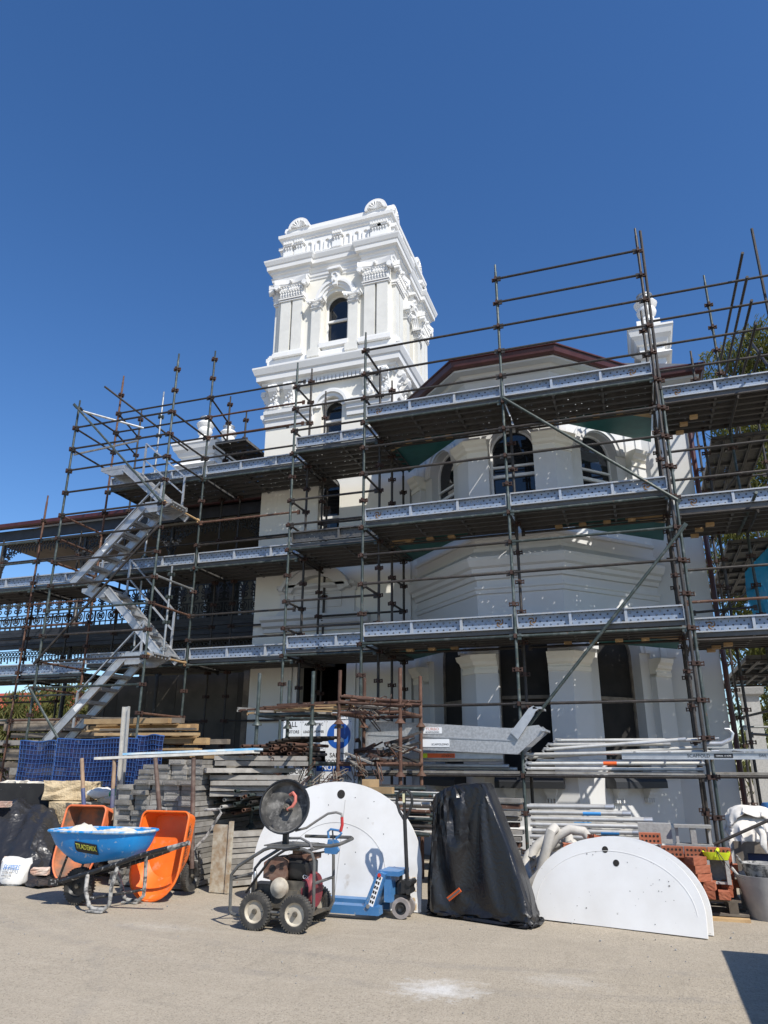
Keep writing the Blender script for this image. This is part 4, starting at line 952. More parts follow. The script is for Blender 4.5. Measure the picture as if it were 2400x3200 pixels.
# ---- aluminium stair flights
def flight(label, xl, xh, zl, zh, y0, y1, rise_right, rails=True, land=True):
    """low end at (xl,zl), high end at (xh,zh)"""
    t = thing('stair_flight', label, 'stairs', (xl, (y0 + y1) / 2, zl), 'aluminium flights in the stair tower')
    d = Vector((xh - xl, 0, zh - zl)); L = d.length; s = 1 if xh > xl else -1
    for y in (y0, y1):
        M = align((xl, y, zl), (xh, y, zh)); b = MB().box(0, L, -.014, .014, -.07, .07, M).box(0, L, -.026, .026, .068, .08, M).box(0, L, -.026, .026, -.08, -.068, M)
        st = obj('stringer', b, MT['alu'], t)
        if y == y0: obj('sticker', MB().box(L * .42, L * .5, -.0165, -.0145, -.05, .05, M), MT['trim'], st)
    n = 7
    for i in range(n):
        f = (i + .6) / n; x = xl + d.x * f; z = zl + d.z * f
        tr = MB().prism([(x - .12, z + .022), (x - .12, z - .03), (x - .104, z - .03), (x - .104, z), (x - .008, z), (x - .008, z - .03), (x + .008, z - .03), (x + .008, z), (x + .104, z), (x + .104, z - .03), (x + .12, z - .03), (x + .12, z + .022)], -y1 + .02, -y0 - .02, RX(PI / 2))
        obj('tread', tr, MT['alu'], t)
    if land:
        lx0, lx1 = (xh, xh + s * .62); a, b_ = min(lx0, lx1), max(lx0, lx1)
        ld = MB().box(a, b_, y0, y1, zh + .02, zh + .05)
        for q in range(4): ld.box(a + .02, b_ - .02, y0 + .1 + q * (y1 - y0 - .2) / 3 - .015, y0 + .1 + q * (y1 - y0 - .2) / 3 + .015, zh - .03, zh + .02)
        for y in (y0, y1): ld.prism([(a, zh - .02), (b_, zh - .02), (b_, zh + .06), (a, zh + .06)], -y - .02, -y + .02, Matrix(((1, 0, 0, 0), (0, 0, -1, 0), (0, 1, 0, 0), (0, 0, 0, 1))))
        for y in (y0, y1): ld.prism([(a + (.02 if s > 0 else .3), zh - .16), (b_ - (.3 if s > 0 else .02), zh - .16), (b_, zh - .02), (a, zh - .02)], -y - .015, -y + .015, Matrix(((1, 0, 0, 0), (0, 0, -1, 0), (0, 1, 0, 0), (0, 0, 0, 1))))
        obj('landing', ld, MT['alu'], t)
    if rails:
        yr = y1 + .03 if not rise_right else y1 + .03
        up = .85
        def sq(p, q, w_=.022):
            M = align(p, q); return MB().box(0, (Vector(q) - Vector(p)).length, -w_, w_, -w_ * .6, w_ * .6, M)
        b = sq((xl + d.x * .14, yr, zl + d.z * .14 + up), (xh - d.x * .05, yr, zh - d.z * .05 + up)); obj('handrail', b, MT['alu'], t)
        obj('midrail', sq((xl + d.x * .14, yr, zl + d.z * .14 + .45), (xh - d.x * .05, yr, zh - d.z * .05 + .45)), MT['alu'], t)
        for f in (.14, .95): obj('rail_post', MB().box(xl + d.x * f - .022, xl + d.x * f + .022, yr - .014, yr + .014, zl + d.z * f - .05, zl + d.z * f + up), MT['alu'], t)
    return t
flight('lowest aluminium stair flight rising right from behind the blue mesh', -10.75, -9.05, 1.75, 3.42, 11.45, 11.98, True)
flight('second aluminium stair flight rising left to the middle landing', -8.62, -10.15, 3.42, 4.90, 12.02, 12.52, False)
flight('third aluminium stair flight rising right to the timber-edged landing', -10.55, -9.0, 4.92, 6.42, 11.45, 11.98, True)
flight('topmost aluminium stair flight rising left against the sky', -8.72, -10.1, 6.44, 7.62, 12.02, 12.52, False)
# ================================================================== yard materials
MT['blue'] = M_two('scuffed_blue_plastic', (.008, .21, .55), (.012, .24, .60), 6, .4, .7, .38, bump=.04, third=(.40, .45, .48), tscale=14, ta=.62, tb=.72)
MT['orange'] = M_two('orange_plastic', (.80, .155, .018), (.72, .12, .012), 3, .4, .7, .42, bump=.05, third=(.52, .24, .13), tscale=9, ta=.58, tb=.74)
MT['orange2'] = M_two('faded_orange_plastic', (.74, .19, .075), (.66, .15, .05), 3, .4, .7, .5, bump=.05)
MT['dirtyor'] = M_two('plaster_caked_orange', (.40, .13, .05), (.13, .085, .06), 5, .35, .6, .75, bump=.2)
MT['mortar'] = M_two('pale_mortar', (.66, .61, .52), (.52, .47, .39), 9, rough=.9, bump=.5, bscale=25, dist=.02)
MT['blackst'] = M_two('splashed_black_steel', (.018, .018, .019), (.03, .03, .03), 8, .4, .7, .45, .2, .1, third=(.36, .35, .33), tscale=28, ta=.60, tb=.66)
MT['splat'] = M_two('mortar_caked_steel', (.34, .33, .31), (.06, .06, .06), 16, .45, .6, .8, bump=.4, bscale=30, dist=.01)
MT['rubber'] = M_two('dusty_rubber', (.028, .027, .026), (.075, .07, .062), 10, .45, .75, .8, bump=.25)
MT['rubtread'] = M_two('dusty_tyre_tread', (.05, .047, .04), (.11, .10, .085), 14, .4, .7, .85, bump=.3)
MT['black'] = M_two('black_plastic', (.014, .014, .015), (.022, .022, .022), 9, rough=.45)
MT['dusty'] = M_two('plaster_dusted_black', (.026, .026, .026), (.15, .145, .135), 4.5, .42, .68, .75, bump=.15, third=(.26, .25, .235), tscale=13, ta=.55, tb=.78)
MT['washfr'] = M_two('grey_frame_tube', (.095, .095, .09), (.15, .145, .135), 9, rough=.45, metal=.3, bump=.1)
MT['rimp'] = M_two('cream_wheel_rim', (.48, .44, .36), (.27, .22, .165), 7, .4, .75, .6, bump=.1)
MT['engine'] = M_two('rusty_engine_shroud', (.13, .065, .045), (.22, .15, .11), 12, .4, .7, .8, bump=.2)
MT['engred'] = M_two('dirty_red_shroud', (.20, .022, .032), (.12, .04, .035), 8, .4, .7, .55, bump=.1)
MT['engmet'] = M_two('greasy_metal', (.09, .08, .065), (.19, .165, .13), 14, .4, .7, .6, .4, .2)
MT['jblue'] = M_two('worn_blue_enamel', (.045, .16, .36), (.07, .20, .41), 6, .4, .7, .42, .1, .06, third=(.24, .27, .29), tscale=16, ta=.60, tb=.70)
MT['whitebd'] = M_two('painted_white_board', (.74, .735, .72), (.62, .605, .575), 1.6, .42, .72, .6, bump=.08, third=(.40, .34, .26), tscale=5, ta=.66, tb=.82)
MT['whitebd2'] = M_two('pitted_white_board', (.75, .75, .74), (.66, .65, .625), 1.4, .42, .74, .55, bump=.08, third=(.3, .28, .25), tscale=26, ta=.70, tb=.76)
MT['sand'] = M_two('sandstone', (.55, .44, .28), (.44, .34, .205), 5, .35, .7, .9, bump=.8, bscale=22, dist=.03, rnd=.25)
MT['brick'] = M_two('red_brick', (.30, .085, .04), (.37, .13, .07), 10, .35, .7, .88, bump=.4, bscale=60, rnd=.4)
MT['oldbrick'] = M_two('plastered_old_brick', (.42, .27, .21), (.55, .47, .40), 8, .4, .65, .92, bump=.5, bscale=40, rnd=.3)
MT['block'] = M_two('concrete_block', (.34, .335, .32), (.26, .255, .245), 30, .4, .7, .95, bump=.5, bscale=80, rnd=.3)
MT['hose'] = M_two('grey_canvas_hose', (.50, .475, .43), (.40, .38, .34), 8, .4, .7, .85, bump=.3)
MT['cloth'] = M_two('dusty_white_cloth', (.72, .69, .64), (.56, .52, .46), 9, .4, .7, .9, bump=.2)
MT['bagw'] = M_two('white_woven_bag', (.70, .69, .66), (.58, .56, .52), 7, .4, .7, .7, bump=.15)
MT['stboard'] = M_two('weathered_steel_board', (.285, .27, .245), (.175, .16, .14), 7, .4, .7, .7, .15, .2, rnd=.55, third=(.20, .10, .06), tscale=10, ta=.68, tb=.76)
MT['bmesh'] = M_two('blue_scaffold_mesh_cord', (.016, .06, .20), (.025, .085, .26), 6, rough=.6)
def tarp_mat(name, c, rough, bump=.6, scale=6):
    t = NT(name); v = t.coord('Object'); w_ = t.n('ShaderNodeTexVoronoi', feature='DISTANCE_TO_EDGE'); w_.inputs['Scale'].default_value = scale
    d = t.n('ShaderNodeVectorMath', operation='ADD'); nz = t.n('ShaderNodeTexNoise'); nz.inputs['Scale'].default_value = 5; t.l(v, nz.inputs['Vector']); t.l(v, d.inputs[0]); t.l(nz.outputs['Color'], d.inputs[1]); t.l(d.outputs[0], w_.inputs['Vector'])
    h = t.mth('ADD', t.mth('MULTIPLY', t.ramp(w_.outputs[0], 0, .35), .5), t.mth('MULTIPLY', t.noise(v, 9, 3, .5), .6)); t.set(c, rough); t.bump(h, bump, .03); return t.m
MT['tarp'] = tarp_mat('black_polythene', (.022, .022, .024), .33, .45, 2.5)
MT['bagblk'] = tarp_mat('black_nylon_cover', (.011, .011, .0125), .34, .13, 6.0)
def sheet_mat(name, c, a, rough=.4):
    t = NT(name); t.set(c, rough); tr = t.n('ShaderNodeBsdfTransparent'); tl = t.n('ShaderNodeBsdfTranslucent'); tl.inputs[0].default_value = (*c, 1)
    m1 = t.n('ShaderNodeMixShader'); m1.inputs[0].default_value = .45; t.l(t.b.outputs[0], m1.inputs[1]); t.l(tl.outputs[0], m1.inputs[2])
    mx = t.n('ShaderNodeMixShader'); mx.inputs[0].default_value = a; t.l(tr.outputs[0], mx.inputs[1]); t.l(m1.outputs[0], mx.inputs[2]); t.l(mx.outputs[0], t.out.inputs[0]); return t.m
MT['bsheet'] = sheet_mat('blue_shade_mesh', (.006, .022, .12), .82, .7); MT['cyan'] = sheet_mat('cyan_debris_net', (.01, .30, .52), .8)
MT['sign'] = plain('sign_enamel', (.74, .76, .78), .35); MT['signblue'] = plain('sign_blue', (.015, .10, .42), .4); MT['ink'] = plain('black_lettering', (.012, .012, .014), .6)
MT['yellow'] = plain('fluoro_yellow_plastic', (.62, .72, .02), .5); MT['stick'] = plain('orange_sticker', (.75, .12, .02), .5); MT['wood'] = MT['timber']
MT['redink'] = plain('faded_red_lettering', (.55, .25, .20), .6); MT['blueink'] = plain('blue_lettering', (.03, .19, .50), .6); MT['yellowink'] = plain('yellow_lettering', (.55, .55, .08), .6)
MT['handlew'] = M_two('brown_stained_handle', (.075, .045, .035), (.14, .10, .08), 8, rough=.7); MT['handlel'] = M_two('bare_wood_handle', (.33, .23, .15), (.23, .16, .11), 8, rough=.75)
MT['handleb'] = M_two('worn_blue_handle', (.05, .07, .17), (.12, .13, .19), 10, rough=.6)

def word(parent, s, size, M, mat='ink', xs=1., bold=0., shear=0, name='lettering'):
    return obj(name, text_mb(s, size, .0005, 'CENTER', bold, xs, shear).xf(M), MT[mat], parent)
WALLM = RX(PI / 2)      # text upright, facing -Y
# ================================================================== blue wheelbarrow
def superring(cx, cy, hx, hy, z, p=3.2, n=36, tilt=0.):
    out = []
    for i in range(n):
        a = 2 * PI * i / n; c, s = math.cos(a), math.sin(a)
        x = hx * math.copysign(abs(c) ** (2 / p), c); y = hy * math.copysign(abs(s) ** (2 / p), s); out.append(Vector((cx + x, cy + y, z + tilt * x)))
    return out
def wheel(t, c, r, w, axis, rim_mat='black', seg=36, name='wheel'):
    """wheel > tyre is the part, rim and hub its sub-parts"""
    c = Vector(c); prof = [(r * .60, -w * .42), (r * .78, -w * .5), (r * .93, -w * .46), (r, -w * .25), (r, w * .25), (r * .93, w * .46), (r * .78, w * .5), (r * .60, w * .42)]
    ty = MB().lathe(prof, c, seg, axis, False)
    o = obj(name, ty, MT['rubber'], t, True)
    tr = MB()
    for i in range(seg):
        a = 2 * PI * i / seg
        for sgn in (-1, 1):
            p = [(r * .98, a), (r * 1.02, a)]; M = Matrix.Translation(c) @ (RY(-a) if axis == 'Y' else RX(a))
            if axis == 'Y': tr.box(r * .90, r * 1.004, min(sgn * w * .12, sgn * w * .48), max(sgn * w * .12, sgn * w * .48), -r * .035, r * .035, M)
            else: tr.box(min(sgn * w * .12, sgn * w * .48), max(sgn * w * .12, sgn * w * .48), r * .90, r * 1.004, -r * .035, r * .035, M)
    obj('tread_blocks', tr, MT['rubtread'], o)['kind'] = 'stuff'
    obj('rim', MB().lathe([(.001, -w * .18), (r * .2, -w * .2), (r * .5, -w * .12), (r * .62, -w * .44), (r * .62, w * .44), (r * .5, w * .12), (r * .2, w * .2), (.001, w * .18)], c, seg, axis, False), MT[rim_mat], o, True)
    obj('hub', MB().lathe([(r * .13, -w * .5), (r * .15, -w * .3), (r * .15, w * .3), (r * .13, w * .5)], c, 12, axis), MT['engmet'], o, True)
    return o
bb = thing('wheelbarrow', 'blue wheelbarrow filled with pale mortar standing on its wheel and legs', 'wheelbarrow', (-6.0, 7.62, 0))
def tray_rings(o):  # outer rings bottom to rim, o shrinks for the inside
    L = [(-5.88, .32, .17, .47, .15), (-5.90, .40, .21, .50, .13), (-5.95, .49, .255, .57, .08), (-6.0, .56, .29, .64, .03), (-6.02, .615, .315, .74, .015), (-6.03, .63, .325, .775, .01)]
    return [superring(cx, 7.62, hx - o, hy - o, z + (o if k == 0 else 0), 3.4, 36, ti) for k, (cx, hx, hy, z, ti) in enumerate(L)]
tm = MB(); loft(tm, tray_rings(0)[::-1]); loft(tm, tray_rings(.012)[::-1]); obj('tray', tm, MT['blue'], bb, True)
tray = bb.children[-1] if bb.children else None
tray = [o for o in bpy.data.objects if o.parent == bb][-1]
rr_ = tray_rings(0)[-1]; obj('rim', MB().path([p + Vector((0, 0, .004)) for p in superring(-6.03, 7.62, .637, .332, .775, 3.4, 36, .01)], .016, 7, True), M_two('mortar_smeared_rim', (.012, .24, .58), (.50, .52, .50), 7, .45, .62, .6), tray, True)
rg = random.Random(11); mo = MB(); rings = []
for k in range(7):
    f = 1 - k / 6; ring_ = []
    for i, p in enumerate(superring(-6.03, 7.62, .59 * f + .002, .285 * f + .002, 0, 3.2, 30)):
        hgt = .735 + .03 * math.sin(3.1 * p.x * 3) + .035 * rg.random() * (1 if k else .2) + (.10 * max(0, 1 - ((p.x + 6.35) ** 2 + (p.y - 7.7) ** 2) / .03)); ring_.append(Vector((p.x, p.y, hgt)))
    rings.append(ring_)
loft(mo, rings); obj('mortar_fill', mo, MT['mortar'], bb, True)
# maker's label bent onto the tray side
def tray_y(x, z):
    R_ = tray_rings(-.004); zz = [sum(p.z for p in r) / len(r) for r in R_]
    for k in range(len(R_) - 1):
        if zz[k] <= z <= zz[k + 1]:
            f = (z - zz[k]) / (zz[k + 1] - zz[k])
            def yy(r):
                lo = [p for p in r if p.y < 7.62]; lo.sort(key=lambda p: p.x)
                for a, b in zip(lo, lo[1:]):
                    if a.x <= x <= b.x: return a.y + (b.y - a.y) * (x - a.x) / max(b.x - a.x, 1e-6)
                return lo[0].y
            return yy(R_[k]) * (1 - f) + yy(R_[k + 1]) * f
    return 7.3
dc = MB(); nx, nz = 10, 4; x0, x1, z0, z1 = -6.16, -5.86, .575, .685
for j in range(nz + 1):
    for i in range(nx + 1):
        x = x0 + (x1 - x0) * i / nx; z = z0 + (z1 - z0) * j / nz - .03 * i / nx; dc.v.append((x, tray_y(x, z) - .003, z))
for j in range(nz):
    for i in range(nx): a = j * (nx + 1) + i; dc.f.append((a, a + 1, a + nx + 2, a + nx + 1))
dl = obj('maker_label', dc, MT['ink'], tray)
tx = text_mb('TRADEMIX', .078, 0, 'CENTER', .0015, .72); tx.v = [(-6.01 + x, tray_y(-6.01 + x, .62 + y * .95 - .1 * x) - .006, .62 + y * .95 - .1 * x) for x, y, z in tx.v]; obj('lettering', tx, MT['yellowink'], tray)
# frame
fb = MB().path([(-6.46, 7.47, .23), (-6.3, 7.46, .27), (-5.62, 7.36, .46), (-5.26, 7.33, .575), (-4.93, 7.32, .655)], .026, 8); obj('frame_bar', fb, MT['blackst'], bb, True)
fb = MB().path([(-6.46, 7.78, .23), (-6.3, 7.78, .27), (-5.62, 7.88, .46), (-5.3, 7.9, .57)], .026, 8); obj('frame_bar', fb, MT['blackst'], bb, True)
obj('grip', MB().tube((-4.95, 7.32, .65), (-4.68, 7.32, .715), .024, 10), MT['splat'], bb, True); obj('grip', MB().tube((-5.32, 7.9, .565), (-5.1, 7.91, .64), .024, 10), MT['splat'], bb, True)
obj('fork_plate', MB().box(-6.56, -6.42, 7.44, 7.82, .2, .26), MT['blackst'], bb)
for y in (7.46, 7.79): obj('fork_strut', MB().path([(-6.44, y, .25), (-6.36, y, .5), (-6.3, y + (.02 if y < 7.6 else -.02), .58)], .014, 7), MT['blackst'], bb, True)
for y, yo in ((7.38, 7.32), (7.86, 7.91)):
    obj('leg', MB().path([(-5.98, y, .34), (-5.93, yo, .2), (-5.86, yo, .05), (-5.80, yo, .025), (-5.66, yo, .025), (-5.60, yo, .08), (-5.60, yo, .25), (-5.58, y, .5)], .022, 8), MT['splat'], bb, True)
    obj('foot', MB().box(-5.86, -5.66, yo - .05, yo + .03, .0, .014).xf(Matrix.Identity(4)), MT['splat'], bb)
obj('leg_brace', MB().tube((-5.88, 7.32, .12), (-5.62, 7.91, .14), .016, 8), MT['blackst'], bb, True)
wheel(bb, (-6.27, 7.62, .19), .19, .10, 'Y', 'black')
# ================================================================== upright orange wheelbarrows
def orange_barrow(ox, oy, label, mo_, mi_, mh, txt):
    t = thing('wheelbarrow', label, 'wheelbarrow', (ox, oy, 0), 'orange wheelbarrows stood on their noses')
    def ringo(sx, top, bot, y0, y1, n=40):
        """D-shaped outline in the upright plane: rounded top corners, round nose"""
        pts = []; r = sx; rc = .07
        for i in range(16): a = PI + PI * i / 15; pts.append((r * math.cos(a), bot + r + r * math.sin(a) * 1.0))
        for i in range(6): a = PI / 2 * i / 5; pts.append((r - rc + rc * math.cos(a), top - rc + rc * math.sin(a)))
        for i in range(6): a = PI / 2 + PI / 2 * i / 5; pts.append((-r + rc + rc * math.cos(a), top - rc + rc * math.sin(a)))
        return [Vector((x, y0 + (y1 - y0) * (z - bot) / (top - bot), z)) for x, z in pts]
    R0 = ringo(.335, .96, .0, .0, .2); R1 = ringo(.318, .94, .02, .0, .2)
    R2 = ringo(.27, .90, .22, .26, .40); R2o = ringo(.285, .915, .205, .275, .415)
    b = MB(); loft(b, [R1, ringo(.30, .925, .10, .12, .31), R2]); tr_ = obj('tray', b.xf(TR(ox, oy, 0)), MT[mi_], t, True)
    b = MB(); loft(b, [R0, R2o]); obj('tray_shell', b.xf(TR(ox, oy, 0)), MT[mo_], tr_, True)
    b = MB().path([p + Vector((ox, oy, 0)) for p in ringo(.332, .955, .005, -.005, .195)], .014, 6, True); obj('rim', b, MT[mo_], tr_, True)
    for s, lean in ((-1, -.16), (1, -.06)):
        hd = obj('handle', MB().tube((ox + s * .20 + .03, oy + .50, .30), (ox + s * .24 + lean - .06, oy + .50, 1.58), .029, 10), MT[mh[0]], t, True)
        obj('handle_paint', MB().tube((ox + s * .20 + .03 + (.04 * s + lean - .09) * .48, oy + .50, .92), (ox + s * .20 + .03 + (.04 * s + lean - .09) * .68, oy + .50, 1.17), .0305, 10), MT[mh[1]], hd, True)
        obj('leg', MB().path([(ox + s * .22, oy + .5, .5), (ox + s * .36, oy + .56, .66), (ox + s * .50, oy + .64, .93), (ox + s * .46, oy + .65, .97), (ox + s * .28, oy + .60, .96)], .018, 7), MT['splat'], t, True)
    wheel(t, (ox + .16, oy + .60, .2), .17, .08, 'X', 'black')
    obj('axle_bracket', MB().path([(ox + .13, oy + .52, .5), (ox + .14, oy + .60, .2), (ox + .29, oy + .60, .2), (ox + .30, oy + .52, .5)], .016, 7), MT['blackst'], t, True)
    if txt:
        # lettering up the outside of the right wall
        Q = (Vector((ox + .285, oy + .36, .57)) - Vector((ox + .335, oy + .10, .5))).normalized(); up = Vector((0.0, .2, .96)).normalized(); nn = up.cross(Q).normalized()
        if nn.x < 0: nn = -nn
        M = Matrix.Identity(4); cen = Vector((ox + .335, oy + .12, .58)) + Q * .07 + nn * .010
        for i in range(3): M[i][0] = up[i]; M[i][1] = -Q[i]; M[i][2] = nn[i]; M[i][3] = cen[i]
        obj('lettering', text_mb(txt, .085, .0005, 'CENTER', .001, .92).xf(M), MT['ink'], tr_)
        M2 = M.copy(); c2 = cen + Q * .062
        for i in range(3): M2[i][3] = c2[i]
        obj('lettering', text_mb('Building & Painting Products', .026, .0005).xf(M2), MT['ink'], tr_)
    return t
orange_barrow(-5.62, 8.04, 'bright orange wheelbarrow stood on its nose with dark brown handles', 'orange', 'orange', ('handlew', 'handlew'), 'SYDNEY-MIX')
orange_barrow(-7.39, 8.74, 'faded orange wheelbarrow behind the blue one, handles worn to bare wood', 'orange2', 'dirtyor', ('handlel', 'handleb'), None)
# ================================================================== stacks of steel boards
def board_mesh(L):
    b = MB(); b.box(-.112, .112, 0, L, 0, .058); b.box(-.116, .116, -.012, .0, -.001, .061); b.prism([(-.085, .012), (.085, .012), (.08, .05), (-.08, .05)], 0, .004, RX(PI / 2) @ TR(0, 0, .012)); return b
bdm = mesh('steel_board', board_mesh(2.1), MT['stboard']); bds = mesh('steel_board', board_mesh(1.25), MT['stboard'])
turbo = mesh('embossed_lettering', text_mb('TURBO', .04, .002, 'CENTER', .0005, 1.25).xf(TR(0, -.0165, .028) @ RX(PI / 2)), M_two('embossed_end', (.24, .23, .215), (.31, .3, .28), 9))
def sboard(me, loc, rz, label, group, tilt=0, txt=True):
    o = bpy.data.objects.new('steel_board', me); COL.objects.link(o); o.location = loc; o.rotation_euler = (tilt, 0, rz); tag(o, label, 'scaffold board', group); ORG[o.name] = Vector(loc)
    if txt: inst('embossed_lettering', turbo, o, loc)
    return o
rg = random.Random(21)
for c, (x, n) in enumerate(((-6.70, 19), (-6.46, 23), (-6.22, 23), (-5.98, 24), (-5.74, 24))):
    for r in range(n):
        sboard(bdm, (x + rg.uniform(-.018, .018), 8.85 + rg.uniform(-.05, .05) + (.10 if r > 19 else 0), .02 + r * .0645), rg.uniform(-.02, .02), ORD[r] + ' steel board from the ground, ' + ('leftmost', 'second', 'middle', 'fourth', 'rightmost')[c] + ' column of the tall board stack', 'steel boards in the tall stack', txt=rg.random() < .6)
for i, (z, rz, y) in enumerate(((1.10, -.95, 9.2), (1.17, -1.02, 9.18), (1.24, -1.08, 9.16), (1.31, -1.1, 9.2), (1.40, -.75, 9.0), (1.49, -1.15, 9.25), (1.56, -1.2, 9.3))):
    sboard(bds, (-5.62 + .02 * (i % 3), y, z), rz, ORD[i] + ' pale steel board from below, skewed out right of the tall stack', 'skewed steel boards')
for r in range(10): sboard(bdm, (-5.36 + rg.uniform(-.02, .02), 9.25 + rg.uniform(-.03, .03), .02 + r * .0645), -.62 + rg.uniform(-.02, .02), ORD[r] + ' board from the ground in the low stack behind the pressure washer', 'low shaded steel boards', txt=False)
for r in range(6): sboard(bds, (-4.72 + rg.uniform(-.03, .03), 9.6, .06 + r * .11), -.4 + rg.uniform(-.05, .05), ORD[r] + ' short steel board from below in the pile under the tube rack', 'loose boards under the rack', txt=False)
o = obj('steel_plate', MB().box(-5.32, -5.08, 8.86, 8.875, 0, .78, TR(0, 0, 0)).box(-5.09, -5.05, 8.84, 8.90, 0, .82), M_two('paint_spattered_plate', (.46, .42, .34), (.30, .22, .14), 9, rough=.8)); tag(o, 'paint-spattered upright steel plate beside the right orange barrow', 'plate')
o = obj('steel_channel', MB().box(-.055, .055, -.004, .0, 0, 2.34).box(-.055, -.048, -.05, -.004, 0, 2.34).box(.048, .055, -.05, -.004, 0, 2.34).xf(TR(-7.32, 9.62, 0) @ RY(-.055)), MT['alut']); tag(o, 'pale upright steel channel standing in front of the blue mesh', 'channel')
o = obj('plank', MB().box(-7.6, -5.02, 9.2, 9.42, -.018, .018).xf(TR(-6.3, 9.3, 1.625) @ RY(-.035) @ TR(6.3, -9.3, 0)), M_two('white_plank', (.70, .68, .62), (.55, .53, .48), 6)); tag(o, 'long white plank laid across the top of the steel boards', 'plank')
o = obj('plank', MB().box(-7.15, -5.0, 9.25, 9.47, -.014, .014).xf(TR(-6.1, 9.3, 1.672) @ RY(-.03) @ TR(6.1, -9.3, 0)), M_two('blue_white_plank', (.16, .42, .66), (.62, .66, .66), 2.2, .4, .6)); tag(o, 'blue-streaked plank lying on top of the white one', 'plank')
# ================================================================== blue mesh screens
def mesh_screen(x0, x1, z0, z1, y, label, lean=.0, seed=0, bow=.05):
    t = thing('mesh_screen', label, 'mesh screen', ((x0 + x1) / 2, y, 0), 'blue mesh screens along the fence line'); rg = random.Random(seed)
    def P(u, v): return Vector((x0 + (x1 - x0) * u + .012 * math.sin(9 * v + seed), y + bow * math.sin(PI * u) * .5 + .025 * math.sin(7 * u + 3 * v + seed) + lean * v, z0 + (z1 - z0) * v + .012 * math.sin(8 * u + seed)))
    b = MB(); n, m_ = 14, 10
    for j in range(m_ + 1):
        for i in range(n + 1): b.v.append(tuple(P(i / n, j / m_)))
    for j in range(m_):
        for i in range(n): a = j * (n + 1) + i; b.f.append((a, a + 1, a + n + 2, a + n + 1))
    obj('netting', b, MT['bsheet'], t, True)
    g_ = MB(); nu = max(2, int((x1 - x0) / .062)); nv = int((z1 - z0) / .07)
    for i in range(nu + 1): g_.path([P(i / nu, k / 8) + Vector((0, -.008, 0)) for k in range(9)], .0042, 4)
    for j in range(nv + 1): g_.path([P(k / 12, j / nv) + Vector((0, -.010, 0)) for k in range(13)], .0042, 4)
    gr = obj('cord_grid', g_, MT['bmesh'], t); gr['kind'] = 'stuff'
    hem = MB().path([P(k / 12, 1) for k in range(13)], .014, 6).path([P(0, k / 8) for k in range(9)], .012, 6); obj('hem', hem, MT['bmesh'], t, True)
    return t
mesh_screen(-10.0, -9.26, .6, 1.86, 10.25, 'leftmost blue mesh screen with a torn white scrap of print', .0, 1)
mesh_screen(-9.22, -7.62, .6, 1.89, 10.2, 'widest blue mesh screen, stair shadows falling on it', .05, 2, .1)
mesh_screen(-7.72, -7.22, 1.05, 1.94, 10.32, 'narrow blue mesh screen right of the steel channel', .0, 3)
# ================================================================== timber piles
rg = random.Random(31)
for k in range(18):
    L = rg.uniform(.9, 2.1); x1 = rg.uniform(-8.3, -7.4); z = 1.62 + (k // 3) * .115 + rg.uniform(0, .02); y = 11.62 + (k % 3) * .14
    o = obj('timber_board', MB().box(-L, 0, -.05, .06, 0, rg.choice((.035, .05, .09))).xf(TR(x1, y, z) @ RZ(rg.uniform(-.12, .12)) @ RY(rg.uniform(-.02, .02))), MT['timber' if k % 4 else 'gtimber']); tag(o, ('front', 'middle', 'rear')[k % 3] + ' loose sawn board, ' + ORD[k // 3] + ' layer of loose boards on the timber pile', 'timber', 'loose boards on the timber pile')
for k in range(26):
    L = rg.uniform(1.6, 2.9); x1 = rg.uniform(-8.3, -7.35); r = k // 3; z = .1 + r * .25 + rg.uniform(0, .02); y = 12.0 + (k % 3) * .28; h = rg.choice((.09, .12, .2))
    if r == 8: L = 2.2; x1 = -7.9
    o = obj('timber_beam', MB().box(-L, 0, -.05, .07, 0, h).xf(TR(x1, y, z) @ RZ(rg.uniform(-.05, .05))), MT['timber'] if z > 1.5 and k % 3 < 2 else MT['gtimber']); tag(o, ('front', 'middle', 'rear')[k % 3] + ' beam, ' + ORD[r] + ' layer up in the timber pile below the stair tower', 'timber', 'timber pile under the stair tower')
for k in range(48):
    L = rg.uniform(1.7, 3.4); x0 = rg.uniform(-13.9, -11.9); r = k // 3; z = .1 + r * .148; y = 12.85 + (k % 3) * .3
    if z > 2.1: x0 = rg.uniform(-13.3, -12.7); L = rg.uniform(1.4, 1.9)
    o = obj('timber_beam', MB().box(0, L, -.05, .08, 0, rg.choice((.06, .1, .14))).xf(TR(x0, y, z) @ RZ(rg.uniform(-.04, .04))), MT['gtimber'] if k % 4 else MT['stboard']); tag(o, ('front', 'middle', 'rear')[k % 3] + ' old timber, ' + ORD[r] + ' layer up in the far-left pile', 'timber', 'old timber at the far left')
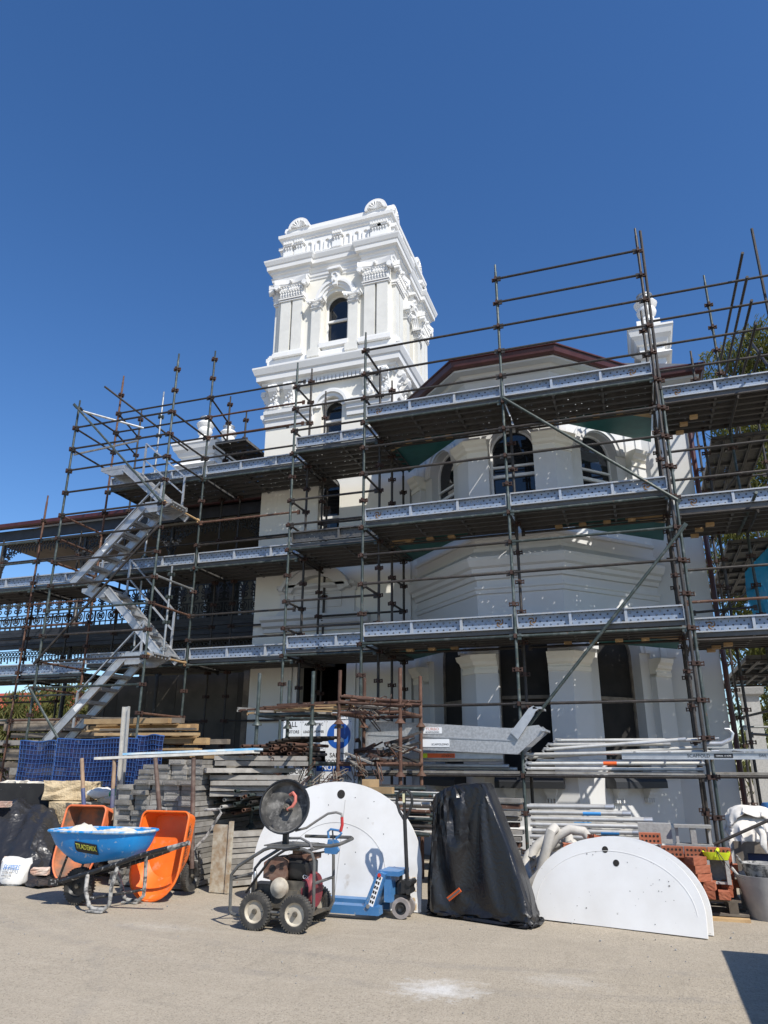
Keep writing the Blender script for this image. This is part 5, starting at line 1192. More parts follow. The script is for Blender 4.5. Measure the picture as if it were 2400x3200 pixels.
# ================================================================== sandstone, bags, tarp, black board
def rough_block(w, d, h, seed, a=.02):
    b = MB(); rg = random.Random(seed); n = 4
    P = {}
    def vid(i, j, k):
        if (i, j, k) not in P:
            P[(i, j, k)] = len(b.v); e = lambda q: (q / n - .5)
            b.v.append((w * e(i) + rg.uniform(-a, a), d * e(j) + rg.uniform(-a, a), h * (k / n) + (rg.uniform(-a, a) if k else 0)))
        return P[(i, j, k)]
    for i in range(n):
        for j in range(n):
            b.f += [(vid(i, j, 0), vid(i, j + 1, 0), vid(i + 1, j + 1, 0), vid(i + 1, j, 0)), (vid(i, j, n), vid(i + 1, j, n), vid(i + 1, j + 1, n), vid(i, j + 1, n)),
                    (vid(i, 0, j), vid(i + 1, 0, j), vid(i + 1, 0, j + 1), vid(i, 0, j + 1)), (vid(i, n, j), vid(i, n, j + 1), vid(i + 1, n, j + 1), vid(i + 1, n, j)),
                    (vid(0, i, j), vid(0, i, j + 1), vid(0, i + 1, j + 1), vid(0, i + 1, j)), (vid(n, i, j), vid(n, i + 1, j), vid(n, i + 1, j + 1), vid(n, i, j + 1))]
    return b
blk = [(-8.45, 9.85, .98, .78, .36, .26, 'squared sandstone block on top of the stone pile, pick-marked face', .2), (-8.15, 9.8, .62, .95, .45, .34, 'wide pale sandstone slab below the pick-marked block', .05), (-7.62, 9.85, .62, .45, .4, .30, 'sandstone block under the cement bags', .1), (-8.3, 9.82, .28, .9, .5, .33, 'rough sandstone block low in the pile behind the faded barrow', 0), (-7.6, 9.8, .0, .55, .5, .3, 'bottom sandstone block beside the steel boards', .1), (-7.62, 9.8, .31, .42, .42, .29, 'golden sandstone block halfway up beside the steel boards', -.1), (-9.15, 10.0, .9, .45, .3, .32, 'pale pointed stone showing over the black board', .3), (-9.75, 10.0, .95, .35, .3, .28, 'pale stone at the left edge behind the black board', 0), (-9.3, 10.05, .0, 1.5, .5, .88, 'big base stone hidden mostly by the black board', 0), (-8.35, 9.85, 0, 1.1, .5, .27, 'flat base stone under the sandstone pile', 0)]
for i, (x, y, z, w_, d_, h_, lb, rz) in enumerate(blk):
    o = obj('stone_block', rough_block(w_, d_, h_, i + 3, .022).xf(RZ(rz)), MT['sand'] if i not in (6, 7) else MT['mortar']); o.location = (x, y, z); tag(o, lb, 'stone block', 'sandstone pile')
def sack(w, d, h, seed):
    b = MB(); rg = random.Random(seed); rings = []
    for k in range(9):
        f = k / 8; s = math.sin(PI * min(max(f, .04), .96)) ** .45; ring_ = []
        for i in range(20):
            a = 2 * PI * i / 20; ring_.append(Vector((-w / 2 + w * f, d / 2 * s * math.cos(a) * (1 + .06 * math.sin(5 * a + seed)) + rg.uniform(-.008, .008), h / 2 + h / 2 * s * math.sin(a) * (1 + .08 * math.sin(3 * a + k)) + rg.uniform(-.008, .008))))
        rings.append(ring_)
    loft(b, rings); b.f.append(tuple(range(19, -1, -1))); return b
for (x, y, z, w_, d_, h_, rz, m_, lb) in ((-7.78, 9.75, 1.0, .5, .34, .17, .2, 'bagw', 'white cement bag with green print on the stone pile'), (-7.60, 9.8, .92, .62, .36, .17, -.1, 'mortar', 'cream cement bag lying under the green-printed one')):
    o = obj('cement_bag', sack(w_, d_, h_, int(x * -10)).xf(RZ(rz)), MT[m_], smooth=True); o.location = (x, y, z); tag(o, lb, 'bag'); ORG[o.name] = Vector((x, y, z))
    if m_ == 'bagw': obj('green_print', sack(.2, .345, .176, 5).xf(RZ(rz) @ TR(.2, 0, -.003)).xf(TR(x, y, z)), plain('green_print', (.01, .30, .09), .5), o, True)
o = obj('formply_board', MB().box(-1.75, 0, -.009, .009, 0, 1.2).xf(TR(-8.36, 9.62, .02) @ RX(-.12)), M_two('black_formply', (.011, .011, .012), (.018, .018, .018), 4, rough=.9, third=(.45, .44, .42), tscale=30, ta=.72, tb=.735)); tag(o, 'black plywood sheet leaning against the stones, flecked with white', 'board')
def tarp_mesh():
    b = MB(); n, m_ = 70, 60; rg = random.Random(4)
    for j in range(m_ + 1):
        for i in range(n + 1):
            u, v = i / n, j / m_; x = -9.9 + 2.45 * u + .1 * math.sin(6 * v); y = 8.35 + 1.25 * v
            ridge = math.exp(-((x + 9.2) / 1.05) ** 2); z = .98 * ridge * (1 / (1 + math.exp(-(v - .42) * 8))) + .25 * math.exp(-((x + 8.3) / .5) ** 2) * v
            f = 9 * (x + .75 * (v - .5)); z += (.03 * math.sin(f) + .022 * math.sin(2.3 * f + 1) + .012 * math.sin(17 * v + 5 * u)) * (z + .12)
            e = min(u, 1 - u, v, 1 - v) * 14; z *= min(1, max(e, 0) + .12); b.v.append((x, y + .05 * math.sin(7 * x), max(z, .006 + .008 * rg.random())))
    for j in range(m_):
        for i in range(n): a = j * (n + 1) + i; b.f.append((a, a + 1, a + n + 2, a + n + 1))
    return b
o = obj('tarpaulin', crinkle(tarp_mesh(), .03, 2.6, 3), MT['tarp'], smooth=True); tag(o, 'glossy black plastic sheet draped over a heap, weighed down with bricks', 'tarpaulin')
for i, (x, y, z, rx, ry, rz, lb) in enumerate(((-7.86, 8.75, .10, .1, 0, .35, 'mortar-crusted brick on the right edge of the black sheet'), (-8.12, 8.62, .04, .0, .25, .5, 'brick half under the white bag on the black sheet'), (-9.0, 9.05, .90, 0, 0, .1, 'long pale brick on top of the draped black sheet'), (-8.42, 8.72, .22, .5, .3, .9, 'broken brick shard lying on the black sheet'))):
    s_ = (.115, .115, .076) if i != 3 else (.07, .04, .04)
    o = obj('brick', rough_block(.23 if i != 3 else .14, .115 if i != 3 else .07, .076 if i != 3 else .06, 40 + i, .006), MT['oldbrick']); o.location = (x, y, z); o.rotation_euler = (rx, ry, rz); tag(o, lb, 'brick')
# white printed bag standing at the left edge
sk = thing('printed_bag', 'half-empty white bag with blue lettering slumped on the ground at left', 'bag', (-8.08, 8.5, 0))
b = MB(); n = 20; rings = []; rg = random.Random(8)
for k, (z, w_, d_) in enumerate(((0, .20, .12), (.05, .22, .13), (.13, .22, .11), (.21, .235, .07), (.27, .25, .04), (.30, .26, .012))):
    rings.append([Vector((w_ * math.cos(2 * PI * i / n) + .10 * z + rg.uniform(-.01, .01), d_ * math.sin(2 * PI * i / n) + rg.uniform(-.01, .01), z + .04 * math.sin(2 * PI * i / n * 1.5 + k) * (z * 3))) for i in range(n)])
loft(b, rings); obj('sack', b.xf(TR(-8.08, 8.5, 0)), MT['bagw'], sk, True)
word(sk, 'SKIPPERS', .085, TR(-8.03, 8.40, .215) @ RX(PI / 2 - .45), 'blueink', .8); word(sk, 'EXTRA MIX', .035, TR(-8.06, 8.374, .155) @ RX(PI / 2 - .3), 'ink', .9); word(sk, 'SUPERIOR FIX MIX', .022, TR(-8.06, 8.364, .115) @ RX(PI / 2 - .2), 'ink', .9)
# ================================================================== pressure washer
pwz = thing('pressure_washer', 'four-wheeled petrol pressure washer with round surface cleaner hung on top', 'pressure washer', (-3.55, 7.3, 0))
for (x, y) in ((-3.72, 7.08), (-3.29, 7.08), (-3.36, 7.72), (-3.80, 7.72)): wheel(pwz, (x, y, .165), .165, .085, 'Y', 'rimp')
for y in (7.15, 7.64):
    loop = [(-4.04, y, .14), (-4.05, y, .46), (-3.98, y, .54), (-3.70, y, .70), (-3.62, y, .725), (-3.26, y, .715), (-3.18, y, .69), (-3.15, y, .62), (-3.14, y, .2), (-3.18, y, .13), (-3.3, y, .11), (-3.95, y, .10), (-4.02, y, .115)]
    obj('roll_frame', MB().path(loop, .0165, 8, True), MT['washfr'], pwz, True)
for (x, z) in ((-3.66, .72), (-4.05, .42), (-3.15, .42), (-3.22, .71)): obj('cross_tube', MB().tube((x, 7.15, z), (x, 7.64, z), .0145, 8), MT['washfr'], pwz, True)
obj('handle_bar', MB().path([(-3.45, 7.2, .745), (-3.0, 7.2, .755), (-2.92, 7.22, .77), (-2.89, 7.28, .785), (-2.89, 7.5, .80), (-2.93, 7.56, .805), (-3.45, 7.58, .80)], .0165, 8), MT['washfr'], pwz, True)
obj('base_plate', MB().box(-3.95, -3.2, 7.2, 7.6, .12, .135), MT['engmet'], pwz)
obj('top_plate', MB().box(-3.72, -3.3, 7.18, 7.6, .73, .742), MT['washfr'], pwz)
for y in (7.08, 7.72): obj('axle', MB().tube((-3.75, y, .165), (-3.3, y, .165), .014, 8), MT['washfr'], pwz, True)
# engine
en = obj('engine_block', MB().box(-3.66, -3.28, 7.24, 7.56, .14, .42).box(-3.62, -3.34, 7.2, 7.24, .18, .34), MT['engmet'], pwz)
tk = MB(); loft(tk, [superring(-3.38, 7.4, .10, .15, .44, 4, 24), superring(-3.38, 7.4, .115, .165, .47, 5, 24), superring(-3.38, 7.4, .115, .165, .58, 5, 24), superring(-3.40, 7.4, .09, .13, .62, 4, 24)]); obj('air_cleaner', tk, MT['black'], pwz, True)
obj('fuel_tank', MB().box(-3.50, -3.27, 7.3, 7.6, .60, .65).lathe([(.045, .65), (.05, .655), (.05, .68), (.02, .685)], (-3.43, 7.36, 0), 14), MT['engine'], pwz)
mf = MB().prism([(-3.72, .44), (-3.50, .40), (-3.47, .46), (-3.47, .60), (-3.52, .63), (-3.66, .62), (-3.72, .58)], -7.50, -7.20, RX(PI / 2)); mfo = obj('muffler_guard', mf, MT['engine'], pwz)
obj('exhaust_hole', MB().lathe([(.034, 0), (.034, .012), (.02, .013)], (-3.62, 7.19, .53), 14, 'Y'), MT['ink'], mfo)
obj('guard_slots', MB().box(-3.54, -3.50, 7.192, 7.199, .57, .578).box(-3.54, -3.50, 7.192, 7.199, .55, .558).box(-3.54, -3.50, 7.192, 7.199, .53, .538).box(-3.69, -3.65, 7.192, 7.199, .445, .452), MT['ink'], mfo)['kind'] = 'stuff'
obj('crankcase_cover', MB().lathe([(.095, 0), (.09, -.03), (.05, -.045), (.03, -.06), (.001, -.06)], (-3.53, 7.2, .36), 18, 'Y', False).lathe([(.001, 0), (.095, 0)], (-3.53, 7.2, .36), 18, 'Y', False), MT['rimp'], pwz, True)
rs = MB().lathe([(.02, .0), (.15, .0), (.165, -.03), (.165, -.10), (.13, -.12)], (-3.22, 7.4, .33), 22, 'X'); rso = obj('recoil_shroud', rs, MT['engred'], pwz, True)
for i in range(5): obj('shroud_slot', MB().box(-3.29 + i * .012, -3.284 + i * .012, 7.225, 7.232, .28, .38), MT['ink'], rso)
word(rso, 'GX', .05, TR(-3.27, 7.232, .46) @ RX(PI / 2) @ RZ(-.2), 'sign')
ph = MB().box(-3.90, -3.68, 7.3, 7.5, .2, .37)
for i in range(3): ph.tube((-3.88 + i * .05, 7.3, .24 + .03 * i), (-3.88 + i * .05, 7.22, .24 + .03 * i), .022, 10)
ph.tube((-3.84, 7.28, .30), (-3.84, 7.28, .42), .015, 8); obj('pump_head', ph, MT['engmet'], pwz)
obj('filter_bowl', MB().lathe([(.014, 0), (.02, .02), (.02, .07), (.012, .09)], (-3.83, 7.24, .40), 10), MT['tgalv'], pwz, True)
# surface cleaner disc hung vertically on the frame
dM = TR(-3.57, 7.33, 1.085) @ RX(PI / 2 - .30) @ RY(.12) if False else TR(-3.575, 7.36, 1.085) @ RZ(.12) @ RX(PI / 2 - .22)
dsc = thing('surface_cleaner', 'round black dusty surface cleaner disc perched on the pressure washer', 'surface cleaner', (-3.575, 7.36, .85))
obj('dome', MB().lathe([(.001, -.045), (.05, -.045), (.225, -.03), (.235, -.01), (.25, .045), (.262, .05), (.262, .06), (.243, .06), (.23, .0), (.22, -.015), (.05, -.03), (.001, -.03)], (0, 0, 0), 40, 'Z', False).xf(dM), MT['dusty'], dsc, True)
obj('skirt', MB().lathe([(.262, .045), (.268, .05), (.268, .085), (.255, .085), (.255, .05)], (0, 0, 0), 40, 'Z', False).xf(dM), MT['black'], dsc, True)
obj('swivel', MB().lathe([(.035, -.03), (.035, .015), (.022, .02), (.022, .05), (.001, .05)], (0, 0, 0), 16, 'Z', False).xf(dM), MT['engmet'], dsc, True)
obj('spray_bar', MB().path([(0, .0, .04), (.05, -.03, .06), (.09, -.02, .07)], .012, 8).xf(dM), MT['engmet'], dsc, True)
obj('inlet_hose', MB().path([(.03, .12, .02), (.07, .135, .05), (.105, .10, .06), (.11, .05, .06), (.085, .0, .06), (.03, -.03, .05)], .017, 8).xf(dM), plain('faded_red_hose', (.46, .13, .10), .7), dsc, True)
for dx in (-.022, .022): obj('nozzle_plug', MB().lathe([(.016, .0), (.02, .008), (.01, .012)], (-.15 + dx, -.19, .0), 10).xf(dM), MT['black'], dsc, True)
obj('support_post', MB().box(-3.60, -3.55, 7.35, 7.40, .742, .86), MT['black'], dsc)
# lance gun and hose
gun = thing('spray_gun', 'blue pressure-washer gun with red-sleeved grey hose on the handle', 'spray gun', (-3.03, 7.45, .75))
obj('grip_guard', MB().path([(-3.13, 7.45, .80), (-3.14, 7.45, .86), (-3.11, 7.45, .885), (-3.02, 7.45, .875), (-2.99, 7.45, .85), (-3.02, 7.45, .82), (-3.05, 7.45, .80)], .012, 7), MT['jblue'], gun, True)
obj('gun_body', MB().prism([(-3.16, .66), (-3.04, .655), (-3.01, .69), (-3.03, .72), (-3.01, .76), (-3.05, .79), (-3.13, .79), (-3.14, .73), (-3.17, .70)], -7.47, -7.43, RX(PI / 2)), MT['jblue'], gun)
obj('trigger', MB().tube((-3.08, 7.45, .79), (-3.09, 7.45, .87), .008, 6), MT['black'], gun, True)
obj('lance', MB().tube((-3.16, 7.45, .675), (-3.42, 7.40, .63), .009, 7), MT['black'], gun, True)
obj('hose_sleeve', MB().path([(-3.0, 7.45, .87), (-2.985, 7.45, .93), (-2.99, 7.45, 1.0)], .017, 8), plain('red_sleeve', (.42, .03, .03), .55), gun, True)
obj('hose', MB().path([(-2.99, 7.45, 1.0), (-3.0, 7.46, 1.03), (-3.06, 7.46, 1.045), (-3.15, 7.46, 1.03), (-3.27, 7.46, .96), (-3.38, 7.45, .89), (-3.5, 7.44, .86)], .0125, 8), plain('grey_hose', (.19, .185, .175), .6), gun, True)
obj('hose_run', MB().path([(-3.5, 7.3, .80), (-3.35, 7.25, .81), (-3.22, 7.2, .77), (-3.18, 7.15, .73)], .0125, 8), plain('grey_hose', (.16, .155, .15), .6), gun, True)
obj('pump_hose', MB().path([(-3.3, 7.13, .74), (-3.45, 7.11, .71), (-3.6, 7.1, .62), (-3.75, 7.12, .45), (-3.9, 7.2, .30)], .0125, 8), MT['black'], gun, True)
# ================================================================== pallet jack
pj = thing('pallet_jack', 'blue hand pallet jack with black looped handle beside the big white board', 'pallet jack', (-2.85, 8.15, 0))
for y in (7.98, 8.36):
    f_ = MB().prism([(-3.95, .07), (-3.88, .045), (-2.75, .045), (-2.75, .125), (-3.90, .125), (-3.95, .11)], -y - .075, -y + .075, RX(PI / 2)); obj('fork', f_, MT['jblue'], pj)
obj('battery_plate', MB().prism([(-2.92, .12), (-2.80, .12), (-2.68, .43), (-2.74, .45), (-2.78, .44)], -8.42, -7.92, RX(PI / 2)), MT['jblue'], pj)
obj('head_block', MB().box(-2.78, -2.55, 7.98, 8.34, .41, .455).box(-2.72, -2.64, 8.0, 8.32, .16, .41), MT['jblue'], pj)
st_ = obj('instruction_label', MB().prism([(0, 0), (.055, 0), (.055, .30), (0, .30)], 0, .001, TR(-2.865, 7.918, .14) @ RX(PI / 2) @ RZ(-.36)), MT['sign'], pj)
for i in range(6): obj('pictogram', MB().box(.006, .024, .0015, .002, .02, .05, TR(-2.865 + .016 * i, 7.9155, .145 + i * .045) @ RY(.36)).box(.03, .048, .0015, .002, .02, .05, TR(-2.865 + .016 * i, 7.9155, .145 + i * .045) @ RY(.36)), MT['ink'], st_)
obj('warning_oval', MB().lathe([(.02, 0), (.02, .001)], (-2.745, 7.9165, .42), 14, 'Y'), plain('warning_red', (.5, .03, .02), .5), st_)
obj('pump_body', MB().lathe([(.05, .18), (.055, .2), (.055, .33), (.04, .35), (.018, .355), (.018, .43)], (-2.585, 8.16, 0), 14), MT['black'], pj, True)
obj('pump_mechanism', MB().box(-2.56, -2.46, 8.08, 8.24, .24, .36).tube((-2.47, 8.06, .34), (-2.47, 8.26, .34), .03, 10).tube((-2.48, 8.06, .26), (-2.48, 8.26, .26), .025, 10).box(-2.75, -2.5, 8.1, 8.22, .17, .22), MT['black'], pj)
obj('tow_bar', MB().tube((-2.515, 8.16, .33), (-2.545, 8.17, .98), .021, 9), MT['black'], pj, True)
obj('handle_loop', MB().path([(-2.545, 8.17, .94), (-2.60, 8.17, 1.02), (-2.635, 8.17, 1.12), (-2.625, 8.17, 1.2), (-2.58, 8.17, 1.245), (-2.51, 8.17, 1.245), (-2.465, 8.17, 1.2), (-2.458, 8.17, 1.12), (-2.49, 8.17, 1.02), (-2.545, 8.17, .94)], .0165, 8), MT['black'], pj, True)
obj('handle_spine', MB().tube((-2.545, 8.17, .96), (-2.545, 8.17, 1.23), .016, 8), MT['black'], pj, True); obj('handle_tag', MB().box(-2.56, -2.535, 8.145, 8.15, 1.12, 1.21), plain('cream_tag', (.62, .58, .36), .6), pj)
for y in (8.09, 8.25):
    w_ = obj('steer_wheel', MB().lathe([(.06, -.026), (.098, -.026), (.1, -.02), (.1, .02), (.098, .026), (.06, .026)], (-2.56, y, .1), 26, 'Y', False), M_two('pale_nylon_tyre', (.30, .27, .26), (.2, .18, .17), 8), pj, True)
    obj('wheel_rim', MB().lathe([(.001, -.02), (.03, -.03), (.035, -.012), (.072, -.02), (.072, .02), (.035, .012), (.001, .02)], (-2.56, y, .1), 22, 'Y', False), MT['black'], w_, True)
obj('link_bolt', MB().lathe([(.02, -.012), (.02, 0)], (-2.86, 7.9, .13), 10, 'Y'), MT['tgalv'], pj)
# ================================================================== white half-round boards
def half_round(name, R_, leg, hx, n=48, hole=None, th=.024):
    pts = [(R_, 0)] + [(R_ * math.cos(PI * i / n), leg + hx * math.sin(PI * i / n)) for i in range(n + 1)] + [(-R_, 0)]
    return MB().prism(pts, 0, th, RX(PI / 2))
big = thing('half_round_board', 'large upright white half-round board with a drilled hole behind the pallet jack', 'board', (-3.48, 8.6, 0))
bM = TR(-3.5, 8.50, 0) @ RX(-.11)
obj('panel', half_round('p', 1.04, .42, .90).xf(bM), MT['whitebd'], big)
obj('drilled_hole', MB().lathe([(.05, -.0262), (.05, -.0255), (.001, -.0255)], (.03, 0, 1.18), 24, 'Y', False).xf(bM), MT['dark'], big)
ln = MB().box(-.0025, .0025, -.0265, -.0245, .05, 1.12, TR(.02, 0, 0) @ RY(.06))
arc_ = [(.62 * math.cos(a), -.0255, .35 + .52 * math.sin(a)) for a in [PI * i / 24 for i in range(25)]]; ln.path(arc_, .0022, 4); obj('pencil_lines', ln.xf(bM), plain('pencil_grey', (.4, .39, .37), .8), big)
rg = random.Random(2); sc_ = MB()
for i in range(14): x, z = rg.uniform(-.9, .9), rg.uniform(.3, 1.15); sc_.lathe([(.006, -.0262), (.006, -.0245)], (x * (1.1 - .5 * z), 0, z), 7, 'Y')
obj('screw_holes', sc_.xf(bM), MT['ink'], big)
obj('patch', MB().box(.86, .99, -.0262, -.0245, .2, .34).box(.9, .99, -.0262, -.0245, .02, .14).xf(bM), M_two('bare_ply_patch', (.52, .36, .18), (.74, .72, .68), 30, .45, .55), big)
for i, (x, y, rz, R_, lb) in enumerate(((-.46, 8.40, -.245, .87, 'front white half-round board with two holes on the ground at right'), (-.40, 8.56, -.245, .87, 'rear white half-round board peeking out behind the front one'))):
    t = thing('half_round_board', lb, 'board', (x, y, 0), 'white half-round boards at right'); M = TR(x, y, 0) @ RZ(rz) @ RX(-.22)
    obj('panel', half_round('p', R_, .16, .66, th=.03).xf(M), MT['whitebd2'], t)
    if i == 0:
        for (hx, hz) in ((-.06, .70), (.05, .58)): obj('drilled_hole', MB().lathe([(.032, -.0322), (.032, -.0315), (.001, -.0315)], (hx, 0, hz), 22, 'Y', False).xf(M), MT['dark'], t)
        cp = MB(); rg = random.Random(5)
        for k in range(24):
            a = rg.uniform(.1, PI - .1); q = math.sqrt(rg.random()); cx, cz = R_ * .95 * q * math.cos(a), .1 + .68 * q * math.sin(a)
            if rg.random() < .5: cx, cz = rg.gauss(.45, .16), rg.gauss(.36, .12)
            if abs(cx) > .8 or cz < .05 or (cx / .85) ** 2 + ((cz - .12) / .66) ** 2 > 1: continue
            r = rg.choice((.003, .004, .004, .006, .009)); cp.prism([(cx + r * (.6 + .6 * rg.random()) * math.cos(b_), cz + r * (.5 + .6 * rg.random()) * math.sin(b_)) for b_ in [2 * PI * j / 7 for j in range(7)]], .0305, .0325, RX(PI / 2))
        obj('chipped_paint', cp.xf(M), plain('bare_board_core', (.2, .195, .185), .9), t)
        obj('routed_groove', MB().path([(.80 * math.cos(a), -.0300, .13 + .56 * math.sin(a)) for a in [PI * k / 40 for k in range(1, 40)]], .003, 5).xf(M), MT['whitebd'], t)
# ================================================================== black covered load
bc = thing('covered_equipment', 'tall leaning load under a creased black nylon cover with orange tag', 'covered load', (-1.85, 8.3, 0))
b = COVER
obj('cover', b, MT['bagblk'], bc, True)
obj('orange_tag', MB().box(-.095, .095, -.003, .003, -.022, .022).xf(TR(-2.02, 8.20, .24) @ RZ(-.2) @ RX(.25) @ RY(-.62)), MT['stick'], bc); obj('tag_stripe', MB().box(-.09, .09, -.005, .004, -.007, .007).xf(TR(-2.02, 8.199, .24) @ RZ(-.2) @ RX(.25) @ RY(-.62)), plain('grey_reflective', (.15, .15, .16), .4), bc)
# ================================================================== tube racks
def rack(x0, x1, y0, y1, mat, label):
    t = thing('tube_rack', label, 'rack', ((x0 + x1) / 2, (y0 + y1) / 2, 0), 'stacked steel tube racks')
    for x in (x0, x1):
        for y in (y0, y1):
            p = MB().tube((x, y, 0), (x, y, 2.8), .027, 9); po = obj('post', p, MT[mat], t, True)
            for z in (.68, 1.37, 2.06): obj('flange', MB().lathe([(.028, .05), (.036, .04), (.07, .0), (.075, -.012), (.03, -.012)], (x, y, z), 14), MT[mat], po, True)
    for z in (.78, 1.52, 2.2):
        for y in (y0, y1): obj('rail', MB().tube((x0, y, z), (x1, y, z), .024, 8), MT[mat], t, True)
        for x in (x0, x1): obj('rail', MB().tube((x, y0, z), (x, y1, z), .03, 8), MT[mat], t, True)
    return t
rack(-5.35, -4.47, 9.9, 10.92, 'tgreen', 'dark green three-tier rack holding rusty tubes'); rack(-4.05, -3.14, 9.9, 10.92, 'trust', 'rust-red three-tier rack holding hooks and brackets')
_tm = {}
def steel_tube(a, b_, mat, label, group, r=.024, name='steel_tube'):
    a = Vector(a); L = (Vector(b_) - a).length; k = (round(L, 1), mat, r)
    if k not in _tm: _tm[k] = mesh(name, MB().tube((0, 0, 0), (round(L, 1), 0, 0), r, 10, hollow=True), MT[mat], True)
    o = bpy.data.objects.new(name, _tm[k]); COL.objects.link(o); o.matrix_world = align(a, b_); tag(o, label, 'tube', group); ORG[o.name] = a; return o
rg = random.Random(41)
for k in range(44):   # middle tier of the green rack: open ends towards the viewer
    c = k % 11; r = k // 11; x = -5.33 + c * .088 + rg.uniform(-.02, .02); z = 1.57 + r * .062 + rg.uniform(-.01, .02); e = rg.uniform(-.28, .1)
    steel_tube((x - .05, 9.68 + e, z), (x - rg.uniform(.12, .5), 10.95, z + rg.uniform(0, .05)), 'trust' if rg.random() < .8 else 'tdark', 'rusty tube, ' + ORD[c] + ' from left in row ' + ORD[r] + ' up, middle tier of the green rack', 'rusty tubes in the green rack')
for k in range(4): steel_tube((-5.05 + .1 * k, 9.75, 1.80 + .02 * k), (-4.75 + .1 * k, 10.9, 1.86 + .015 * k), 'tdark', ORD[k] + ' dark tube from the left, askew on the rusty tubes', 'askew dark tubes')
for k in range(34):   # lower tier, spilling left in front
    c = k % 9; r = k // 9; x = -5.78 + c * .098 + rg.uniform(-.02, .02); z = .80 + r * .085 + .03 * c * .6 + rg.uniform(-.01, .015); e = rg.uniform(-.2, .12)
    steel_tube((x - .05, 9.38 + e, z), (x - rg.uniform(.05, .3), 10.75, z + .02), rg.choice(('trust', 'tgreen', 'tgreen', 'tdark', 'trust', 'alut')), 'open-ended tube, ' + ORD[c] + ' from left in row ' + ORD[r] + ' up of the lower tier heap', 'tubes heaped in the lower tier')
for k in range(26):   # long tubes along the wall in the red rack's bottom tier
    r = k // 4; z = .70 + r * .09 + rg.uniform(-.01, .01); y = 9.62 + (k % 4) * .2
    steel_tube((-4.35 + rg.uniform(-.2, .2), y, z), (-2.72 + rg.uniform(-.06, .12), y + rg.uniform(-.05, .1), z - .02), rg.choice(('tgreen', 'tdark', 'alut', 'trust')), 'sideways tube, ' + ORD[k % 4] + ' from front in row ' + ORD[r] + ' up under the red rack', 'sideways tubes in the red rack')
def bar_piece(a, b_, w_, h_, mat, label, group, name='steel_bar', cat='steel bar'):
    M = align(a, b_); L = (Vector(b_) - Vector(a)).length
    o = obj(name, MB().box(0, L, -w_, w_, -h_, h_).box(0, .02, -w_, w_, -h_ * 2.6, h_), MT[mat]); o.matrix_world = M; tag(o, label, cat, group); return o
for k in range(26):   # top tier of the green rack: angle irons overhanging to the left
    z = 2.24 + rg.uniform(0, .13); x0 = -5.95 + rg.uniform(0, 1.0); y = 9.78 + rg.uniform(0, .9)
    bar_piece((x0, y, z), (x0 + rg.uniform(.8, 1.3), y + rg.uniform(-.12, .12), z + rg.uniform(-.06, .05)), rg.uniform(.015, .04), rg.uniform(.006, .02), rg.choice(('trust', 'trust', 'stboard', 'timber')), 'rusty flat transom bar overhanging the top of the green rack', 'transom bars on the green rack')
def hook_mb(L=.24):
    return MB().path([(0, 0, 0), (L, 0, .02), (L + .02, 0, .045), (L - .01, 0, .06), (.06, 0, .05), (.03, 0, .03)], .0075, 5)
hk = [mesh('wire_hook', hook_mb(), MT[k]) for k in ('trust', 'coup', 'gtimber')]
def scatter_hooks(n, x0, x1, y0, y1, z0, z1, label, group, lean):
    for k in range(n):
        o = bpy.data.objects.new('wire_hook', rg.choice(hk)); COL.objects.link(o); o.location = (rg.uniform(x0, x1), rg.uniform(y0, y1), rg.uniform(z0, z1)); o.rotation_euler = (rg.uniform(-1, 1), rg.uniform(*lean), rg.uniform(-1.2, 1.2)); tag(o, label, 'hook', group)
for k in range(12):
    x0 = -4.0 + rg.uniform(-.1, .2); y = 9.85 + rg.uniform(0, .9); z = 2.26 + rg.uniform(0, .16)
    steel_tube((x0, y, z + .06), (x0 + rg.uniform(.7, 1.15), y + rg.uniform(-.25, .2), z - .02), rg.choice(('trust', 'trust', 'tdark', 'alut')), 'short ledger tube piled on top of the red rack', 'ledgers on top of the red rack', .02)
scatter_hooks(20, -4.1, -3.2, 9.68, 10.1, 2.12, 2.36, 'bent wire hook tangled on top of the red rack', 'hooks on top of the red rack', (-1.2, 1.2))
for k in range(34):
    x0 = rg.uniform(-4.0, -3.35); y = rg.uniform(9.8, 10.7); z = 1.55 + rg.uniform(0, .30) * (1 - abs(x0 + 3.5))
    bar_piece((x0, y, z), (x0 + rg.uniform(.2, .5), y + rg.uniform(-.3, .3), z + rg.uniform(-.15, .2)), rg.uniform(.01, .03), rg.uniform(.006, .02), rg.choice(('trust', 'coup', 'tdark', 'stboard')), 'rusty bracket tangled in the middle tier of the red rack', 'brackets in the red rack', 'steel_bracket', 'bracket')
scatter_hooks(14, -4.1, -3.2, 9.62, 9.95, 1.42, 1.75, 'thin wire hook hanging from the middle tier of the red rack', 'hooks hanging in the red rack', (0.3, 1.6))
scatter_hooks(12, -4.5, -3.95, 9.35, 9.7, 1.18, 1.36, 'wire hook in the tangle above the big white board', 'hooks above the white board', (-.9, .2))
o = obj('timber_offcut', MB().box(-.11, .11, -.05, .05, 0, .09).xf(TR(-3.42, 9.5, 1.24) @ RZ(.3)), MT['timber']); tag(o, 'short brown timber offcut lying on the sideways tubes', 'timber'); o = obj('timber_offcut', MB().box(-.16, .16, -.04, .04, 0, .08).xf(TR(-3.25, 9.45, 1.16) @ RZ(-.1)), MT['timber']); tag(o, 'square-ended yellow timber offcut beside the brown one', 'timber')
